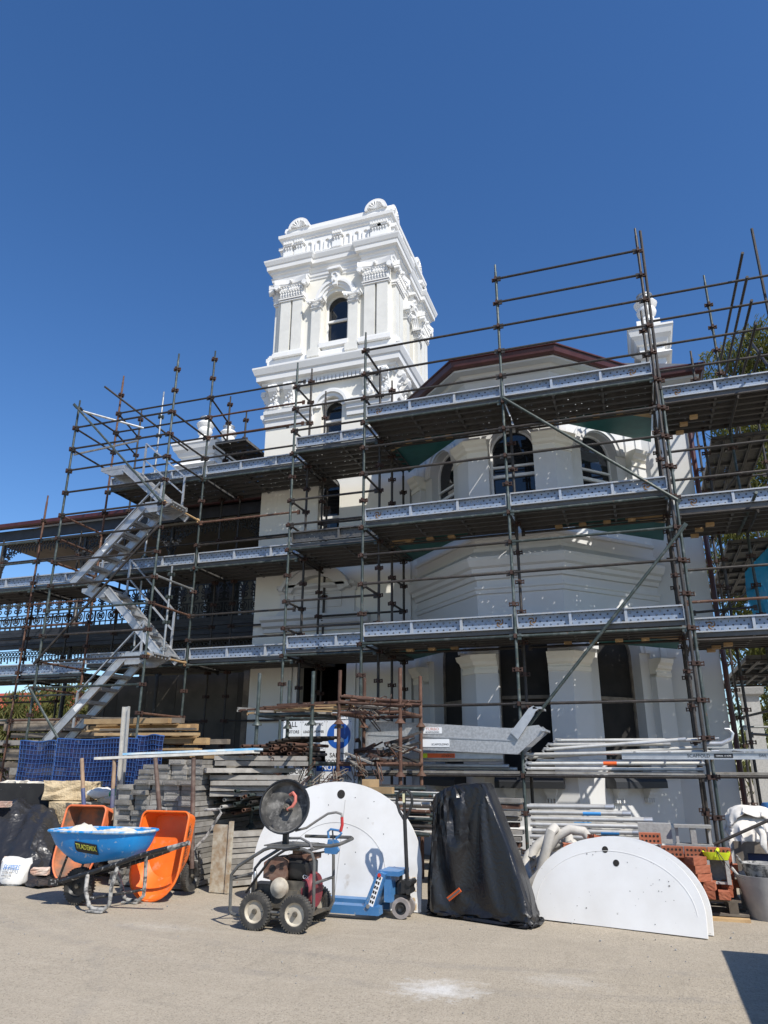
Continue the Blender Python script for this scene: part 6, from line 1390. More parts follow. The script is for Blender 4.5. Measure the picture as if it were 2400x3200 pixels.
# ================================================================== safety signs
sgb = [(-5.62, -5.29, 1.72, 2.19, ['ALL', 'VISITORS', 'MUST', 'REPORT'], 'white safety sign reading ALL VISITORS MUST'), (-5.285, -4.86, 1.72, 2.19, ['ALL ELECTRIC', 'LEADS & POWER', 'TOOLS MUST', 'BE TAGGED'], 'white safety sign reading ALL ELECTRIC LEADS'), (-5.28, -4.82, 2.20, 2.29, ['UNAUTHORISED PERSONS', 'KEEP OUT'], 'narrow white sign reading UNAUTHORISED PERSONS KEEP OUT'), (-4.80, -4.48, 2.205, 2.40, ['DANGER', 'MEN WORKING'], 'small white sign topmost above the blue circle')]
def sign(x0, x1, z0, z1, lines, lb, y=11.32, sz=None, top=None):
    t = thing('safety_sign', lb, 'sign', ((x0 + x1) / 2, y, z0), 'safety signs behind the racks'); obj('panel', MB().box(x0, x1, y, y + .008, z0, z1), MT['sign'], t)
    n = len(lines); h = (z1 - z0) / n if top is None else (top - z0) / n
    tp = z1 if top is None else top
    for i, s in enumerate(lines):
        size = sz or min(h * .98, (x1 - x0) / max(1, len(s)) * 1.62); word(t, s, size, TR((x0 + x1) / 2, y - .0012, tp - h * (i + .5)) @ RX(PI / 2), 'ink', .92, .0012)
    for (x, z) in ((x0 + .02, z0 + .02), (x1 - .02, z0 + .02), (x0 + .02, z1 - .02), (x1 - .02, z1 - .02)): obj('screw', MB().lathe([(.006, -.003), (.006, 0)], (x, y, z), 7, 'Y'), MT['ink'], t)
    return t
for s_ in sgb: sign(*s_)
t = sign(-4.855, -4.41, 1.30, 2.19, ['SAFETY', 'FOOTWEAR', 'MUST BE WORN', 'ON THIS SITE'], 'tall safety sign with a blue boot circle, FOOTWEAR wording', 11.325, None, 1.70)
obj('blue_circle', MB().lathe([(.205, -.002), (.205, 0)], (-4.63, 11.325, 1.955), 40, 'Y'), MT['signblue'], t)
obj('boot_symbol', MB().prism([(-.07, .1), (.01, .1), (.01, -.02), (.09, -.05), (.10, -.1), (-.07, -.1)], .0022, .003, TR(-4.64, 11.325, 1.955) @ RX(PI / 2)), MT['sign'], t)
sign(-5.55, -5.02, .95, 1.46, ['REPORT TO', 'OFFICE FOR', 'INDUCTION BEFORE', 'WORK'], 'white sign reading REPORT TO OFFICE behind the green rack')
t = sign(-5.01, -4.40, .90, 1.52, ['ALL ACCIDENTS', 'MUST BE', 'REPORTED'], 'sign with blue NOTICE band reading ALL ACCIDENTS MUST', 11.32, None, 1.40)
obj('blue_band', MB().box(-5.0, -4.41, 11.3165, 11.319, 1.41, 1.515), MT['signblue'], t); word(t, 'NOTICE', .11, TR(-4.705, 11.3155, 1.462) @ RX(PI / 2), 'sign', 1.0, .002)
# ================================================================== aluminium stair unit lying on the rail
al = thing('stair_stringer', 'aluminium stair unit lying level with scaffolding stickers, end bent upward', 'stair unit', (-2.7, 11.0, 1.7))
sp_ = MB().prism([(-4.1, 1.80), (-4.02, 1.76), (-1.72, 1.66), (-1.32, 1.98), (-1.40, 2.06), (-1.80, 2.02), (-3.93, 2.16), (-4.14, 1.9)], -11.02, -10.98, RX(PI / 2)); obj('side_plate', sp_, M_two('galvanised_sheet', (.36, .365, .37), (.47, .475, .48), 30, .4, .6, .45, .5, .03), al)
obj('side_plate_back', MB().prism([(-4.1, 1.80), (-4.02, 1.76), (-1.72, 1.66), (-1.32, 1.98), (-1.40, 2.06), (-1.80, 2.02), (-3.93, 2.16), (-4.14, 1.9)], -11.52, -11.48, RX(PI / 2)), MT['alu'], al)
obj('fold_line', MB().box(-4.0, -1.75, 10.972, 10.979, -.008, .008, TR(-2.9, 0, 1.90) @ RY(.045) @ TR(2.9, 0, 0)), MT['alu'], al)
fm = MB().prism([(-1.80, 1.96), (-1.52, 2.29), (-1.45, 2.325), (-1.385, 2.275), (-1.43, 2.24), (-1.455, 2.19), (-1.70, 1.86)], -10.97, -10.93, RX(PI / 2)); obj('bent_end', fm, MT['alu'], al)
obj('end_flange', MB().box(-1.46, -1.34, 10.93, 11.5, 2.28, 2.31).box(-1.36, -1.30, 10.93, 11.5, 1.97, 2.0), MT['alu'], al)
sk_ = obj('sticker', MB().box(-3.12, -2.83, 10.974, 10.9785, 1.955, 2.045), MT['sign'], al); word(sk_, 'TURBO', .055, TR(-2.975, 10.972, 2.018) @ RX(PI / 2), 'redink', 1.15); word(sk_, 'SCAFFOLDING', .032, TR(-2.975, 10.972, 1.975) @ RX(PI / 2), 'ink')
sk_ = obj('sticker', MB().box(-3.14, -2.72, 10.974, 10.9785, 1.765, 1.875), MT['sign'], al); word(sk_, 'SCAFFOLDING', .04, TR(-2.86, 10.972, 1.80) @ RX(PI / 2), 'ink')
for k in range(5): obj('tread', MB().box(-3.6 + k * .42, -3.4 + k * .42, 11.02, 11.48, 1.84, 1.87), MT['alu'], al)
# ================================================================== aluminium tubes on the low shelf of run A
for k in range(2):
    o = obj('steel_shelf', MB().box(AX[k] + .05, AX[k + 1] - .05, 11.10, 11.7, 1.395, 1.43), MT['stboard']); tag(o, ('left', 'right')[k] + ' steel shelf board on the lowest scaffold rail carrying aluminium tubes', 'shelf')
o = obj('steel_shelf', MB().box(.84, 3.3, 11.88, 12.4, 1.395, 1.43), MT['stboard']); tag(o, 'steel shelf board on the lowest rail at the right end', 'shelf')
def hooked_tube(a, b_, mat, label, group, r=.026, hook=True):
    a = Vector(a); b_ = Vector(b_); t = thing('ladder_beam_tube', label, 'tube', a, group); d = (b_ - a).normalized(); obj('tube', MB().tube(a, b_, r, 10), MT[mat], t, True)
    if hook:
        p = a; obj('hook', MB().path([p + d * .05, p - d * .03 + Vector((0, 0, .012)), p - d * .055 + Vector((0, 0, -.015)), p - d * .035 + Vector((0, 0, -.045))], [.028, .024, .018, .012], 7), MT['alu'], t, True)
    obj('end_collar', MB().tube(b_ - d * .09, b_ + d * .01, r * 1.12, 10), MT['alu'], t, True); return t
rg = random.Random(55)
LT = [((-1.62, 11.18, 1.47), (.72, 11.18, 1.47)), ((-1.60, 11.17, 1.535), (.78, 11.17, 1.545)), ((-1.45, 11.3, 1.575), (.70, 11.3, 1.565)), ((-1.63, 11.22, 1.66), (.95, 11.22, 1.70)), ((-1.35, 11.32, 1.73), (.55, 11.25, 1.86)), ((-1.3, 11.42, 1.80), (.35, 11.36, 1.80)), ((-1.62, 11.4, 1.62), (.80, 11.38, 1.76)), ((-1.2, 11.5, 1.86), (.9, 11.5, 1.86)), ((-3.9, 11.15, 1.58), (-1.97, 11.15, 1.585)), ((-4.0, 11.25, 1.51), (-1.9, 11.2, 1.50)), ((-3.7, 11.3, 1.47), (-1.8, 11.3, 1.46))]
for k, (a, b_) in enumerate(LT):
    t = hooked_tube(a, b_, 'alut', ('lowest tube of the right shelf, lying straight', 'straight tube with an orange sticker on the right shelf', 'tube just behind the orange-stickered one on the right shelf', 'long tube with rounded hook above the orange-stickered one', 'front slanting tube rising to the right on the right shelf', 'short level tube behind the front slanting tube', 'rear slanting tube crossing under the short level tube', 'topmost level tube at the back of the right shelf', 'upper yellow-ended tube left of the bay standard', 'middle tube left of the bay standard', 'lowest tube left of the bay standard')[k], 'aluminium tubes on the low shelf')
    if k == 1: obj('orange_sticker', MB().tube((-.56, 11.17, 1.54), (-.38, 11.17, 1.5406), .0268, 10), MT['stick'], t, True)
lb_ = thing('lattice_beam', 'aluminium ladder beam stencilled SCAFFOLD on the right end of the shelf', 'beam', (.6, 11.0, 1.6))
obj('side_rail', MB().box(-.3, 3.0, 11.02, 11.05, 1.595, 1.685).box(-.3, 3.0, 11.0, 11.02, 1.595, 1.602).box(-.3, 3.0, 11.0, 11.02, 1.678, 1.685), MT['alu'], lb_); obj('side_rail', MB().box(-.3, 3.0, 11.45, 11.48, 1.70, 1.735), MT['alu'], lb_)
for k in range(7): obj('rung', MB().tube((-.1 + k * .45, 11.05, 1.68), (-.2 + k * .45, 11.46, 1.71), .012, 7), MT['alu'], lb_, True)
word(lb_, 'SCAFFOLD', .062, TR(.68, 11.017, 1.64) @ RX(PI / 2), 'ink', .95); sk_ = obj('nameplate', MB().box(.87, 1.1, 11.016, 11.0185, 1.615, 1.665), MT['ink'], lb_); word(sk_, 'Oldfields  13 62 80', .024, TR(.985, 11.0145, 1.64) @ RX(PI / 2), 'sign'); word(sk_, 'SWL 225', .05, TR(1.5, 11.017, 1.64) @ RX(PI / 2), 'ink')
bm2 = thing('flat_beam', 'flat aluminium beam with an orange and yellow sticker beside the red rack', 'beam', (-2.9, 11.1, 1.6)); obj('beam', MB().box(-3.95, -1.95, 11.06, 11.09, 1.60, 1.69), MT['alu'], bm2); sk_ = obj('orange_sticker', MB().box(-3.08, -2.66, 11.055, 11.0595, 1.612, 1.675), MT['stick'], bm2); word(sk_, 'SYNERGY', .05, TR(-2.77, 11.0535, 1.644) @ RX(PI / 2) @ RZ(PI), 'ink', .9); obj('yellow_sticker', MB().box(-3.15, -3.085, 11.055, 11.0595, 1.612, 1.675), MT['yellow'], bm2)
sc2 = thing('raised_hook_frame', 'aluminium frame with a curled white hook at the right end of the shelf', 'frame', (.95, 11.2, 1.75)); obj('hook', MB().path([(.78, 11.2, 1.80), (1.0, 11.2, 1.80), (1.13, 11.2, 1.86), (1.155, 11.2, 1.93), (1.12, 11.2, 1.985), (1.06, 11.2, 1.99)], [.03, .03, .026, .022, .018, .014], 8), MT['alu'], sc2, True); obj('bracket_plate', MB().box(.7, 1.08, 11.19, 11.21, 1.74, 1.80), MT['alut'], sc2); obj('arm', MB().tube((-.2, 11.25, 1.80), (.98, 11.25, 1.87), .014, 8), MT['alu'], sc2, True)
# ground pile of aluminium frames and dark boards behind the cover
for k in range(16):
    r = k // 2; z = .50 + r * .072; L = (1.05, 1.25, 1.5, 1.45, 1.35, 1.6, 1.5, 1.2)[7 - r]
    t = hooked_tube((-1.5 + rg.uniform(-.03, .03), 10.3 + (k % 2) * .16, z), (-1.5 + L, 10.3 + (k % 2) * .16, z + .01), 'alut', ('front', 'rear')[k % 2] + ' silver tube, ' + ORD[r] + ' layer up in the low pile behind the hose', 'silver tubes in the low pile', .029, False)
    if k % 3 == 0: p0 = -1.5 + rg.uniform(.3, .9); obj('blue_band', MB().tube((p0, 10.3 + (k % 2) * .16, z + .003), (p0 + .22, 10.3 + (k % 2) * .16, z + .005), .030, 10), plain('blue_paint', (.05, .27, .60), .5), t, True)
for k in range(14):
    r = k; o = obj('steel_board', MB().box(0, 1.1, -.11, .11, 0, .05).xf(TR(-2.7 + rg.uniform(-.1, .1), 10.45 + rg.uniform(-.1, .1), .03 + r * .078) @ RZ(rg.uniform(-.06, .06))), MT['stboard'] if k % 3 else MT['trust']); tag(o, ORD[r] + ' board from the ground in the shaded stack behind the cover', 'scaffold board', 'shaded steel boards behind the cover')
for k, (x, y) in enumerate(((-2.4, 10.4), (-1.0, 10.35), (-2.0, 10.5))): o = obj('bearer', MB().box(x - .05, x + .05, y - .2, y + .35, 0, .48), MT['gtimber']); tag(o, ('left', 'right', 'middle')[k] + ' timber bearer under the silver tubes and boards', 'timber')
# ================================================================== hose coil
hc = thing('hose_coil', 'thick grey canvas hose coiled in loops beside the black cover', 'hose', (-1.15, 9.3, 0))
pts = []
for i in range(70):
    a = 2 * PI * i / 20; R_ = .30 + .05 * math.sin(i * .7); pts.append((-1.18 + R_ * math.cos(a) + .05 * math.sin(i * .31), 9.42 + .16 * math.sin(a) + .02 * math.sin(i), .40 + .33 * math.sin(a + .5) * .7 + .035 * (i / 20)))
obj('loops', MB().path(pts, .052, 10), MT['hose'], hc, True)
obj('upright_end', MB().path([(-1.32, 9.15, .25), (-1.24, 9.12, .4), (-1.16, 9.1, .62), (-1.10, 9.12, .80), (-1.07, 9.2, .83), (-1.05, 9.3, .78)], .056, 10), MT['hose'], hc, True)
obj('arched_end', MB().path([(-1.2, 9.25, .55), (-1.05, 9.25, .74), (-.9, 9.25, .82), (-.75, 9.27, .80), (-.68, 9.3, .70), (-.7, 9.32, .55)], .054, 10), MT['hose'], hc, True)
obj('low_end', MB().path([(-.85, 9.1, .68), (-.98, 9.08, .58), (-1.15, 9.08, .45), (-1.35, 9.1, .25), (-1.5, 9.15, .15)], .054, 10), MT['hose'], hc, True)
# ================================================================== bricks, blocks, pallet
pal = thing('pallet', 'worn timber pallet under the bricks at right', 'pallet', (.45, 9.55, 0))
for i in range(5): obj('top_slat', MB().box(-.35, .80, 9.28 + i * .14, 9.38 + i * .14, .155, .175), MT['gtimber'], pal)
for x in (-.3, .25, .72): obj('bearer', MB().box(x - .045, x + .045, 9.27, 9.95, .05, .154), MT['gtimber'], pal)
for i in range(3): obj('bottom_slat', MB().box(-.35, .86, 9.26 + i * .3, 9.36 + i * .3, .028, .049), MT['gtimber'], pal)
o = obj('timber_offcut', MB().box(.1, .85, 9.1, 9.2, 0, .03).xf(TR(0, 0, 0)), MT['timber']); tag(o, 'thin timber strip on the ground in front of the pallet', 'timber')
def holed_brick():
    b = rough_block(.228, .11, .076, 3, .002); b.v = [(x, y, z) for x, y, z in b.v]; return b
hbm = mesh('brick', holed_brick(), MT['brick']); hol = MB()
for r in (-1, 1):
    for c in range(5): hol.lathe([(.0125, 0), (.0125, .002), (.001, .002)], (-.082 + c * .041, -.0575 + .0, .076 / 2 + r * 0), 10, 'Y', False)
def brick(x, y, z, rz, rx, label, group='red bricks on the pallet', holes=False):
    o = bpy.data.objects.new('brick', hbm); COL.objects.link(o); o.location = (x, y, z); o.rotation_euler = (rx, 0, rz); tag(o, label, 'brick', group); ORG[o.name] = Vector((x, y, z))
    if holes:
        # brick lies on edge: the bed face with ten cores looks at the camera
        hm = MB()
        for r in (0, 1):
            for c in range(5): hm.lathe([(.001, .0775), (.0125, .0775), (.0125, .074)], (-.082 + c * .041, -.025 + r * .05, 0), 10, 'Z', False)
        h_ = obj('core_holes', hm, MT['dark'], o, local=True)
    return o
lab = 'red cored brick on edge in the row above the white half-round boards'
for i in range(5): brick(-.30 + i * .24, 9.42, .56 + .056, .0 + rg.uniform(-.03, .03), PI / 2, lab, 'cored bricks on edge', True)
brick(-.04, 9.40, .745, .03, PI / 2, 'single red cored brick standing on edge above the brick row', 'cored bricks on edge', True)
for i in range(6):
    for r in range(5): brick(-.32 + i * .2 + (.05 if r % 2 else 0), 9.62, .18 + r * .078, rg.uniform(-.04, .04), 0, 'red brick, ' + ORD[i] + ' from left in course ' + ORD[r] + ' up on the pallet')
for k, (x, y, z, rz) in enumerate(((.40, 9.15, .52, .9), (.42, 9.16, .44, .8), (.43, 9.18, .36, .85), (.50, 9.22, .20, 1.5), (.64, 9.22, .20, 1.55), (.52, 9.24, .28, 1.4), (.69, 9.42, .20, 1.5), (.70, 9.44, .28, 1.5))): brick(x, y, z, rz, 0, ('top', 'second', 'third', 'bottom left', 'bottom right', 'middle', 'rear lower', 'rear upper')[k] + ' loose brick at the right corner of the brick stack', 'loose bricks at the corner')
for k, (x, y, z, rz) in enumerate(((-.86, 9.0, .62, .2), (-.74, 9.02, .62, .1), (-.60, 9.05, .70, .9), (-.5, 9.1, .62, .3))): o = obj('brick', rough_block(.2, .1, .076, 60 + k, .006), MT['oldbrick' if k % 2 else 'brick']); o.location = (x, y, z); o.rotation_euler = (0, .1 * k, rz); tag(o, ('leftmost', 'second', 'tilted', 'rightmost')[k] + ' loose brick between the hose and the half-round boards', 'brick', 'loose bricks by the hose')
o = obj('brick_support', MB().box(-.95, -.42, 8.95, 9.25, 0, .6), MT['oldbrick']); tag(o, 'rough masonry lump behind the half-round boards under loose bricks', 'masonry')
o = obj('concrete_block', MB().box(-.16, .20, 9.52, 9.66, .68, .89), MT['block']); tag(o, 'plain grey concrete block standing behind the cored bricks', 'concrete block')
hb = thing('concrete_block', 'hollow grey concrete block lying with its webs showing, right of the plain block', 'concrete block', (.42, 9.55, .66)); obj('shell', MB().box(.23, .62, 9.45, 9.62, .855, .885).box(.23, .62, 9.45, 9.62, .66, .69).box(.395, .455, 9.46, 9.62, .69, .855), MT['block'], hb); [obj('web', MB().box(x, x + .03, 9.5, 9.62, .69, .855), MT['block'], hb) for x in (.24, .58)]
ub = thing('concrete_block', 'upright hollow concrete block under the yellow tray', 'concrete block', (.62, 9.3, .33)); obj('shell', MB().box(.50, .54, 9.22, 9.42, .33, .56).box(.69, .73, 9.22, 9.42, .33, .56).box(.54, .69, 9.40, 9.42, .33, .56), MT['block'], ub); obj('plate', MB().box(.54, .69, 9.24, 9.4, .33, .35), MT['block'], ub)
yt = thing('plastic_tray', 'bright yellow plastic tray tied with black cord on the bricks', 'tray', (.62, 9.28, .56)); lo = MB(); loft(lo, [superring(.62, 9.28, .11, .07, .565, 4, 24), superring(.62, 9.28, .135, .09, .62, 4, 24), superring(.62, 9.28, .14, .095, .64, 4, 24), superring(.62, 9.28, .13, .085, .64, 4, 24), superring(.62, 9.28, .105, .065, .575, 4, 24)]); obj('tray', lo, MT['yellow'], yt, True); obj('handle', MB().path([(.60, 9.2, .60), (.62, 9.19, .65), (.64, 9.28, .665), (.65, 9.36, .64)], .016, 7), MT['yellow'], yt, True); obj('cord', MB().path([(.62, 9.18, .66), (.66, 9.17, .6), (.72, 9.15, .5), (.80, 9.15, .42), (.86, 9.15, .40)], .004, 5).path([(.62, 9.18, .66), (.64, 9.17, .58), (.68, 9.16, .5)], .004, 5), MT['ink'], yt)
# ================================================================== tubs, crate and cloth at the right edge
def tub(x, y, z, r0, r1, h, mat, label, fill):
    t = thing('builders_tub', label, 'tub', (x, y, z)); obj('shell', MB().lathe([(r0, 0), (r1 * .97, h * .9), (r1, h), (r1 - .012, h), (r0 - .015, .02), (.001, .02)], (x, y, z), 32, 'Z', False), MT[mat], t, True)
    for s in (-1, 1): obj('handle', MB().path([(x + s * r1 * .93 - .0, y - .08, z + h - .01), (x + s * (r1 + .02), y - .07, z + h + .05), (x + s * (r1 + .02), y + .07, z + h + .05), (x + s * r1 * .93, y + .08, z + h - .01)], .014, 7), MT[mat], t, True)
    if fill: obj('mortar_fill', MB().lathe([(r1 * .92, h * .85), (r1 * .6, h * .9), (.001, h * .95)], (x, y, z), 24, 'Z', False).jit(.006, 3), MT['mortar'] if fill == 1 else MT['block'], t, True)
    return t
MT['tubg'] = M_two('mortar_smeared_tub', (.30, .30, .295), (.42, .41, .39), 4, .4, .65, .7, bump=.2)
tub(1.10, 9.45, 0, .22, .31, .42, 'tubg', 'large grey rubber tub smeared with mortar at the right edge', 0); tub(1.05, 9.45, .36, .14, .19, .17, 'splat', 'small bucket of grey mortar nested in the large tub', 2)
cr = thing('timber_crate', 'grey timber-framed crate with blue lining behind the tubs', 'crate', (1.3, 10.1, 0)); obj('lining', MB().box(.92, 1.8, 9.95, 10.7, 0, .66), M_two('navy_tarp', (.01, .02, .07), (.02, .03, .1), 5), cr)
for (x0, x1, z0, z1) in ((.86, .99, 0, .70), (.99, 1.9, .58, .70), (.99, 1.9, 0, .1)): obj('frame_board', MB().box(x0, x1, 9.90, 9.949, z0, z1), MT['gtimber'], cr)
for mb_, lb in ((SHEET_TOP, 'bundled white dust sheet on top of the crate'), (SHEET_LOW, 'lower white dust sheet hanging over the crate edge')):
    o = obj('dust_sheet', mb_, MT['cloth'], smooth=True); tag(o, lb, 'dust sheet'); sm = o.modifiers.new('thickness', 'SOLIDIFY'); sm.thickness = .006
o = obj('dust_sheet_tail', MB().path([(1.12, 9.82, .88), (1.16, 9.78, .78), (1.15, 9.76, .68), (1.18, 9.77, .60)], [.05, .035, .04, .012], 8).jit(.006, 2), MT['cloth'], smooth=True); tag(o, 'twisted white cloth tail dangling in front of the crate', 'dust sheet')
o = obj('steel_pole', MB().tube((.62, 9.75, .66), (1.6, 9.75, 1.10), .017, 9), MT['tdark'], smooth=True); tag(o, 'thin dark pole leaning across the dust sheets', 'pole')
o = obj('plastic_drum', MB().lathe([(.16, .75), (.18, .77), (.18, 1.05), (.15, 1.1), (.05, 1.11)], (1.42, 10.3, 0), 20), MT['jblue'], smooth=True); tag(o, 'blue plastic drum half hidden behind the dust sheets', 'drum')
o = obj('plastic_pipe', MB().tube((1.55, 11.6, 1.12), (2.2, 11.4, .92), .09, 14, hollow=True), M_two('cream_pipe', (.55, .47, .30), (.45, .38, .25), 4), smooth=True); tag(o, 'cream plastic pipe lying behind the crate at the right edge', 'pipe')
for k in range(8): o = obj('timber_beam', MB().box(0, 1.6, -.05, .06, 0, .07).xf(TR(1.2 + .05 * k, 11.5 + .1 * (k % 3), .45 + .055 * k) @ RZ(-.25) @ RY(.1)), MT['gtimber']); tag(o, 'old beam in the heap behind the right scaffold foot', 'timber', 'old beams behind the right foot')
# ================================================================== cyan debris nets
def net(x0, x1, y, z0, z1, label, seed):
    b = MB(); n, m_ = 30, 16
    for j in range(m_ + 1):
        for i in range(n + 1):
            u, v = i / n, j / m_; b.v.append((x0 + (x1 - x0) * u + .05 * math.sin(5 * v + seed) * (1 - v), y + .07 * math.sin(22 * u + seed + 2 * v) + .04 * math.sin(41 * u + 3 * v), z0 + (z1 - z0) * (v * (.55 + .45 * min(1, u * 2.2)))))
    for j in range(m_):
        for i in range(n): a = j * (n + 1) + i; b.f.append((a, a + 1, a + n + 2, a + n + 1))
    o = obj('debris_net', b, MT['cyan'], smooth=True); tag(o, label, 'debris net', 'cyan debris nets'); return o
net(1.95, 3.6, 13.45, 3.75, 5.4, 'cyan debris net bunched above the lowest deck at the right edge', 1); net(2.0, 3.6, 13.5, .9, 3.2, 'cyan debris net hanging near the ground at the right edge', 4)
# ================================================================== neighbours: gate pier, red-tiled house, trees
gpz = thing('garden_pier', 'pale moulded pier seen through the right-hand scaffold', 'pier', (2.55, 20, 0)); obj('shaft', MB().box(2.36, 2.72, 19.7, 20.1, 0, 3.1), MT['block'], gpz); obj('cap', MB().sweep([(2.36, 19.7), (2.72, 19.7), (2.72, 20.1), (2.36, 20.1)], [(0, 3.1), (.1, 3.15), (.12, 3.3), (0, 3.34)], True).box(2.36, 2.72, 19.7, 20.1, 3.3, 3.345), MT['block'], gpz)  # pale pier; shade on it is put in as the dimmer grey
nh = thing('neighbour_house', 'low brick house with a red terracotta tile roof at far left', 'house', (-23, 27, 0)); obj('wall', MB().box(-33, -23.2, 24.6, 31, 0, 2.5), MT['oldbrick'], nh)
RA = math.atan2(2.6, 4.6); rfo = obj('roof', MB().add([(-34, 23.9, 2.3), (-22.7, 23.9, 2.3), (-24.2, 28, 4.7), (-34, 28, 4.7), (-22.7, 31, 2.3)], [(0, 1, 2, 3), (1, 4, 2)]), M_two('terracotta', (.36, .07, .035), (.28, .05, .03), 3, rough=.8), nh)
tile = MB()
for i in range(7): a0 = PI * i / 6; tile.v += [(.0 + .075 * math.cos(a0) + .1, 0, .03 * math.sin(a0)), (.075 * math.cos(a0) + .1, .36, .03 * math.sin(a0) - .012)]
for i in range(6): tile.f.append((2 * i, 2 * i + 1, 2 * i + 3, 2 * i + 2))
tile.add([(-.06, 0, .004), (.03, 0, .004), (.03, .36, -.008), (-.06, .36, -.008)], [(0, 1, 2, 3)]); tile.box(.025, .175, -.002, .0, -.03, .01)
tlm = mesh('roof_tile', tile, M_two('terracotta_tile', (.42, .085, .04), (.33, .06, .03), 6, rough=.75, rnd=.35)); sl_ = math.atan2(2.4, 4.1)
for r in range(10):
    for c in range(22): inst('roof_tile', tlm, rfo, (-28.2 + c * .205, 23.95 + r * .34 * math.cos(sl_), 2.33 + .03 + r * .34 * math.sin(sl_)), rot=(sl_, 0, 0))
MT['leaf0'] = M_two('gum_leaves', (.060, .075, .020), (.105, .11, .032), 1.4, .35, .7, .75, bump=0, third=(.15, .15, .045), tscale=3, ta=.55, tb=.7); 
def leaf_mat():
    t = NT('gum_leaves'); v = t.coord('Object'); f = t.ramp(t.noise(v, 1.6, 4), .35, .68); c = t.mix(f, (.075, .085, .022), (.16, .155, .05)); t.set(c, .65); t.b.inputs['Specular IOR Level'].default_value = .25
    tl = t.n('ShaderNodeBsdfTranslucent'); t.l(t.mix(.5, c, (.22, .24, .04)), tl.inputs[0]); mx = t.n('ShaderNodeMixShader'); mx.inputs[0].default_value = .4; t.l(t.b.outputs[0], mx.inputs[1]); t.l(tl.outputs[0], mx.inputs[2]); t.l(mx.outputs[0], t.out.inputs[0]); return t.m
MT['leaf'] = leaf_mat(); MT['bark'] = M_two('gum_bark', (.22, .18, .14), (.12, .10, .08), 3, rough=.9)
def gum_tree(x, y, h, label, clumps, seed, per=150):
    t = thing('gum_tree', label, 'tree', (x, y, 0), 'gum trees behind the house'); rg = random.Random(seed); tr_ = MB().path([(x, y, 0), (x + .2, y, h * .3), (x - .1, y + .2, h * .55), (x + .3, y, h * .75)], [.35, .28, .2, .1], 9)
    for (cx, cy, cz, r) in clumps: tr_.path([(x, y, h * .35), (x * .5 + cx * .5 + .2, y * .5 + cy * .5, cz * .75 + h * .08), (cx, cy, cz)], [.14, .08, .03], 6)
    obj('trunk', tr_, MT['bark'], t, True); lf = MB()
    for (cx, cy, cz, r) in clumps:
        for k in range(int(per * r * r)):
            d = Vector((rg.gauss(0, 1), rg.gauss(0, 1), rg.gauss(0, 1))).normalized() * r * rg.uniform(.25, 1) ** .6; p = Vector((cx, cy, cz)) + Vector((d.x, d.y, d.z * .75))
            tw = rg.uniform(0, 2 * PI); dr = Vector((math.cos(tw) * .5, math.sin(tw) * .5, -1 + rg.uniform(-.2, .7))).normalized(); sd = dr.cross(Vector((rg.uniform(-1, 1), rg.uniform(-1, 1), .3))).normalized()
            for q in range(5):
                o_ = p + Vector((rg.uniform(-.16, .16), rg.uniform(-.16, .16), rg.uniform(-.14, .14))); L = rg.uniform(.22, .42); w_ = rg.uniform(.022, .036); dd = (dr + Vector((rg.uniform(-.5, .5), rg.uniform(-.5, .5), rg.uniform(-.3, .3)))).normalized(); b_ = len(lf.v)
                lf.v += [tuple(o_), tuple(o_ + dd * L * .4 + sd * w_), tuple(o_ + dd * L), tuple(o_ + dd * L * .4 - sd * w_)]; lf.f.append((b_, b_ + 1, b_ + 2, b_ + 3))
    obj('crown', lf, MT['leaf'], t); return t
cl1 = [(4.3, 26, 15.3, 1.1), (5.3, 26, 15.9, 1.2), (6.4, 26, 16.0, 1.5), (3.9, 26, 14.0, 1.1), (5.2, 26.5, 14.3, 1.5), (6.8, 26, 14.2, 1.6), (4.4, 26, 12.6, 1.3), (5.8, 26, 12.4, 1.6), (4.0, 26, 11.0, 1.3), (5.5, 26, 10.5, 1.6)]
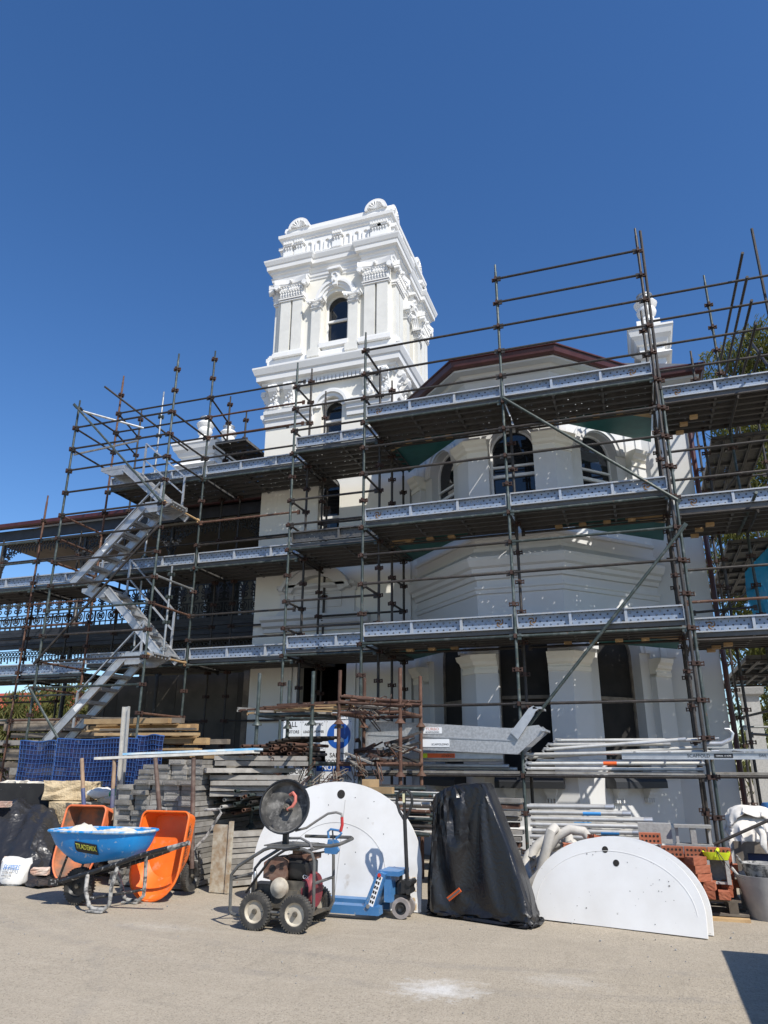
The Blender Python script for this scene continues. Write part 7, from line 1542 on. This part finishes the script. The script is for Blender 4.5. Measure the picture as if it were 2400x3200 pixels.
gum_tree(6.0, 27, 15, 'tall gum tree with drooping olive leaves above the right scaffold', cl1, 1)
cl2 = [(3.2, 24, 9.0, 1.2), (4.4, 24, 8.4, 1.4), (3.0, 24, 7.2, 1.3), (4.3, 24, 6.6, 1.5), (3.4, 24, 5.2, 1.3), (4.6, 24, 4.8, 1.5), (3.6, 24, 3.4, 1.2), (5.0, 24, 3.0, 1.5), (5.6, 24, 7.4, 1.5), (3.2, 23, 1.8, 1.3), (4.6, 23, 1.4, 1.5), (6.2, 23.5, 2.2, 1.6), (6.2, 24, 5, 1.6)]
gum_tree(4.2, 25, 9, 'lower dense gum tree glimpsed between the right scaffold decks', cl2, 2)
cl3 = [(-24 + i * 1.5, 22 + (i % 3), 1.6 + .9 * (i % 2), 1.5) for i in range(8)] + [(-23 + i * 1.6, 22.5, 3.2 + .3 * (i % 3), 1.2) for i in range(6)]
gum_tree(-18, 23, 3.6, 'low dense garden trees behind the left end of the veranda', cl3, 6, 170)
# ================================================================== unseen box added outside the frame to cast the bottom-right shadow
sb_ = thing('shadow_caster', 'unseen grey steel box added right of the view to cast a shadow', 'shadow caster', (2.3, 5.6, 0)); obj('body', MB().box(1.63, 3.1, 4.2, 6.88, .1, 1.45), MT['stboard'], sb_); obj('lid', MB().prism([(1.63, 1.452), (3.1, 1.452), (3.1, 1.56), (1.63, 1.60)], -6.88, -4.2, RX(PI / 2)), MT['stboard'], sb_)
for y in (4.5, 6.5): obj('skid', MB().box(1.7, 3.0, y - .06, y + .06, 0, .099), MT['gtimber'], sb_)
# small rubble scattered over the yard
rg = random.Random(77); rb = MB()
for k in range(260):
    x, y = rg.uniform(-9, 2), rg.uniform(5, 9.2); s = rg.choice((.004, .005, .006, .009)) * (1.3 if y > 7.5 else .8); rb.ball((x, y, s * .4), s, 5, 3, (1, rg.uniform(.6, 1.2), .7))
o = obj('rubble', rb.jit(.002, 4), MT['block']); tag(o, 'loose crumbs of mortar and grit scattered over the yard', 'rubble', kind='stuff')
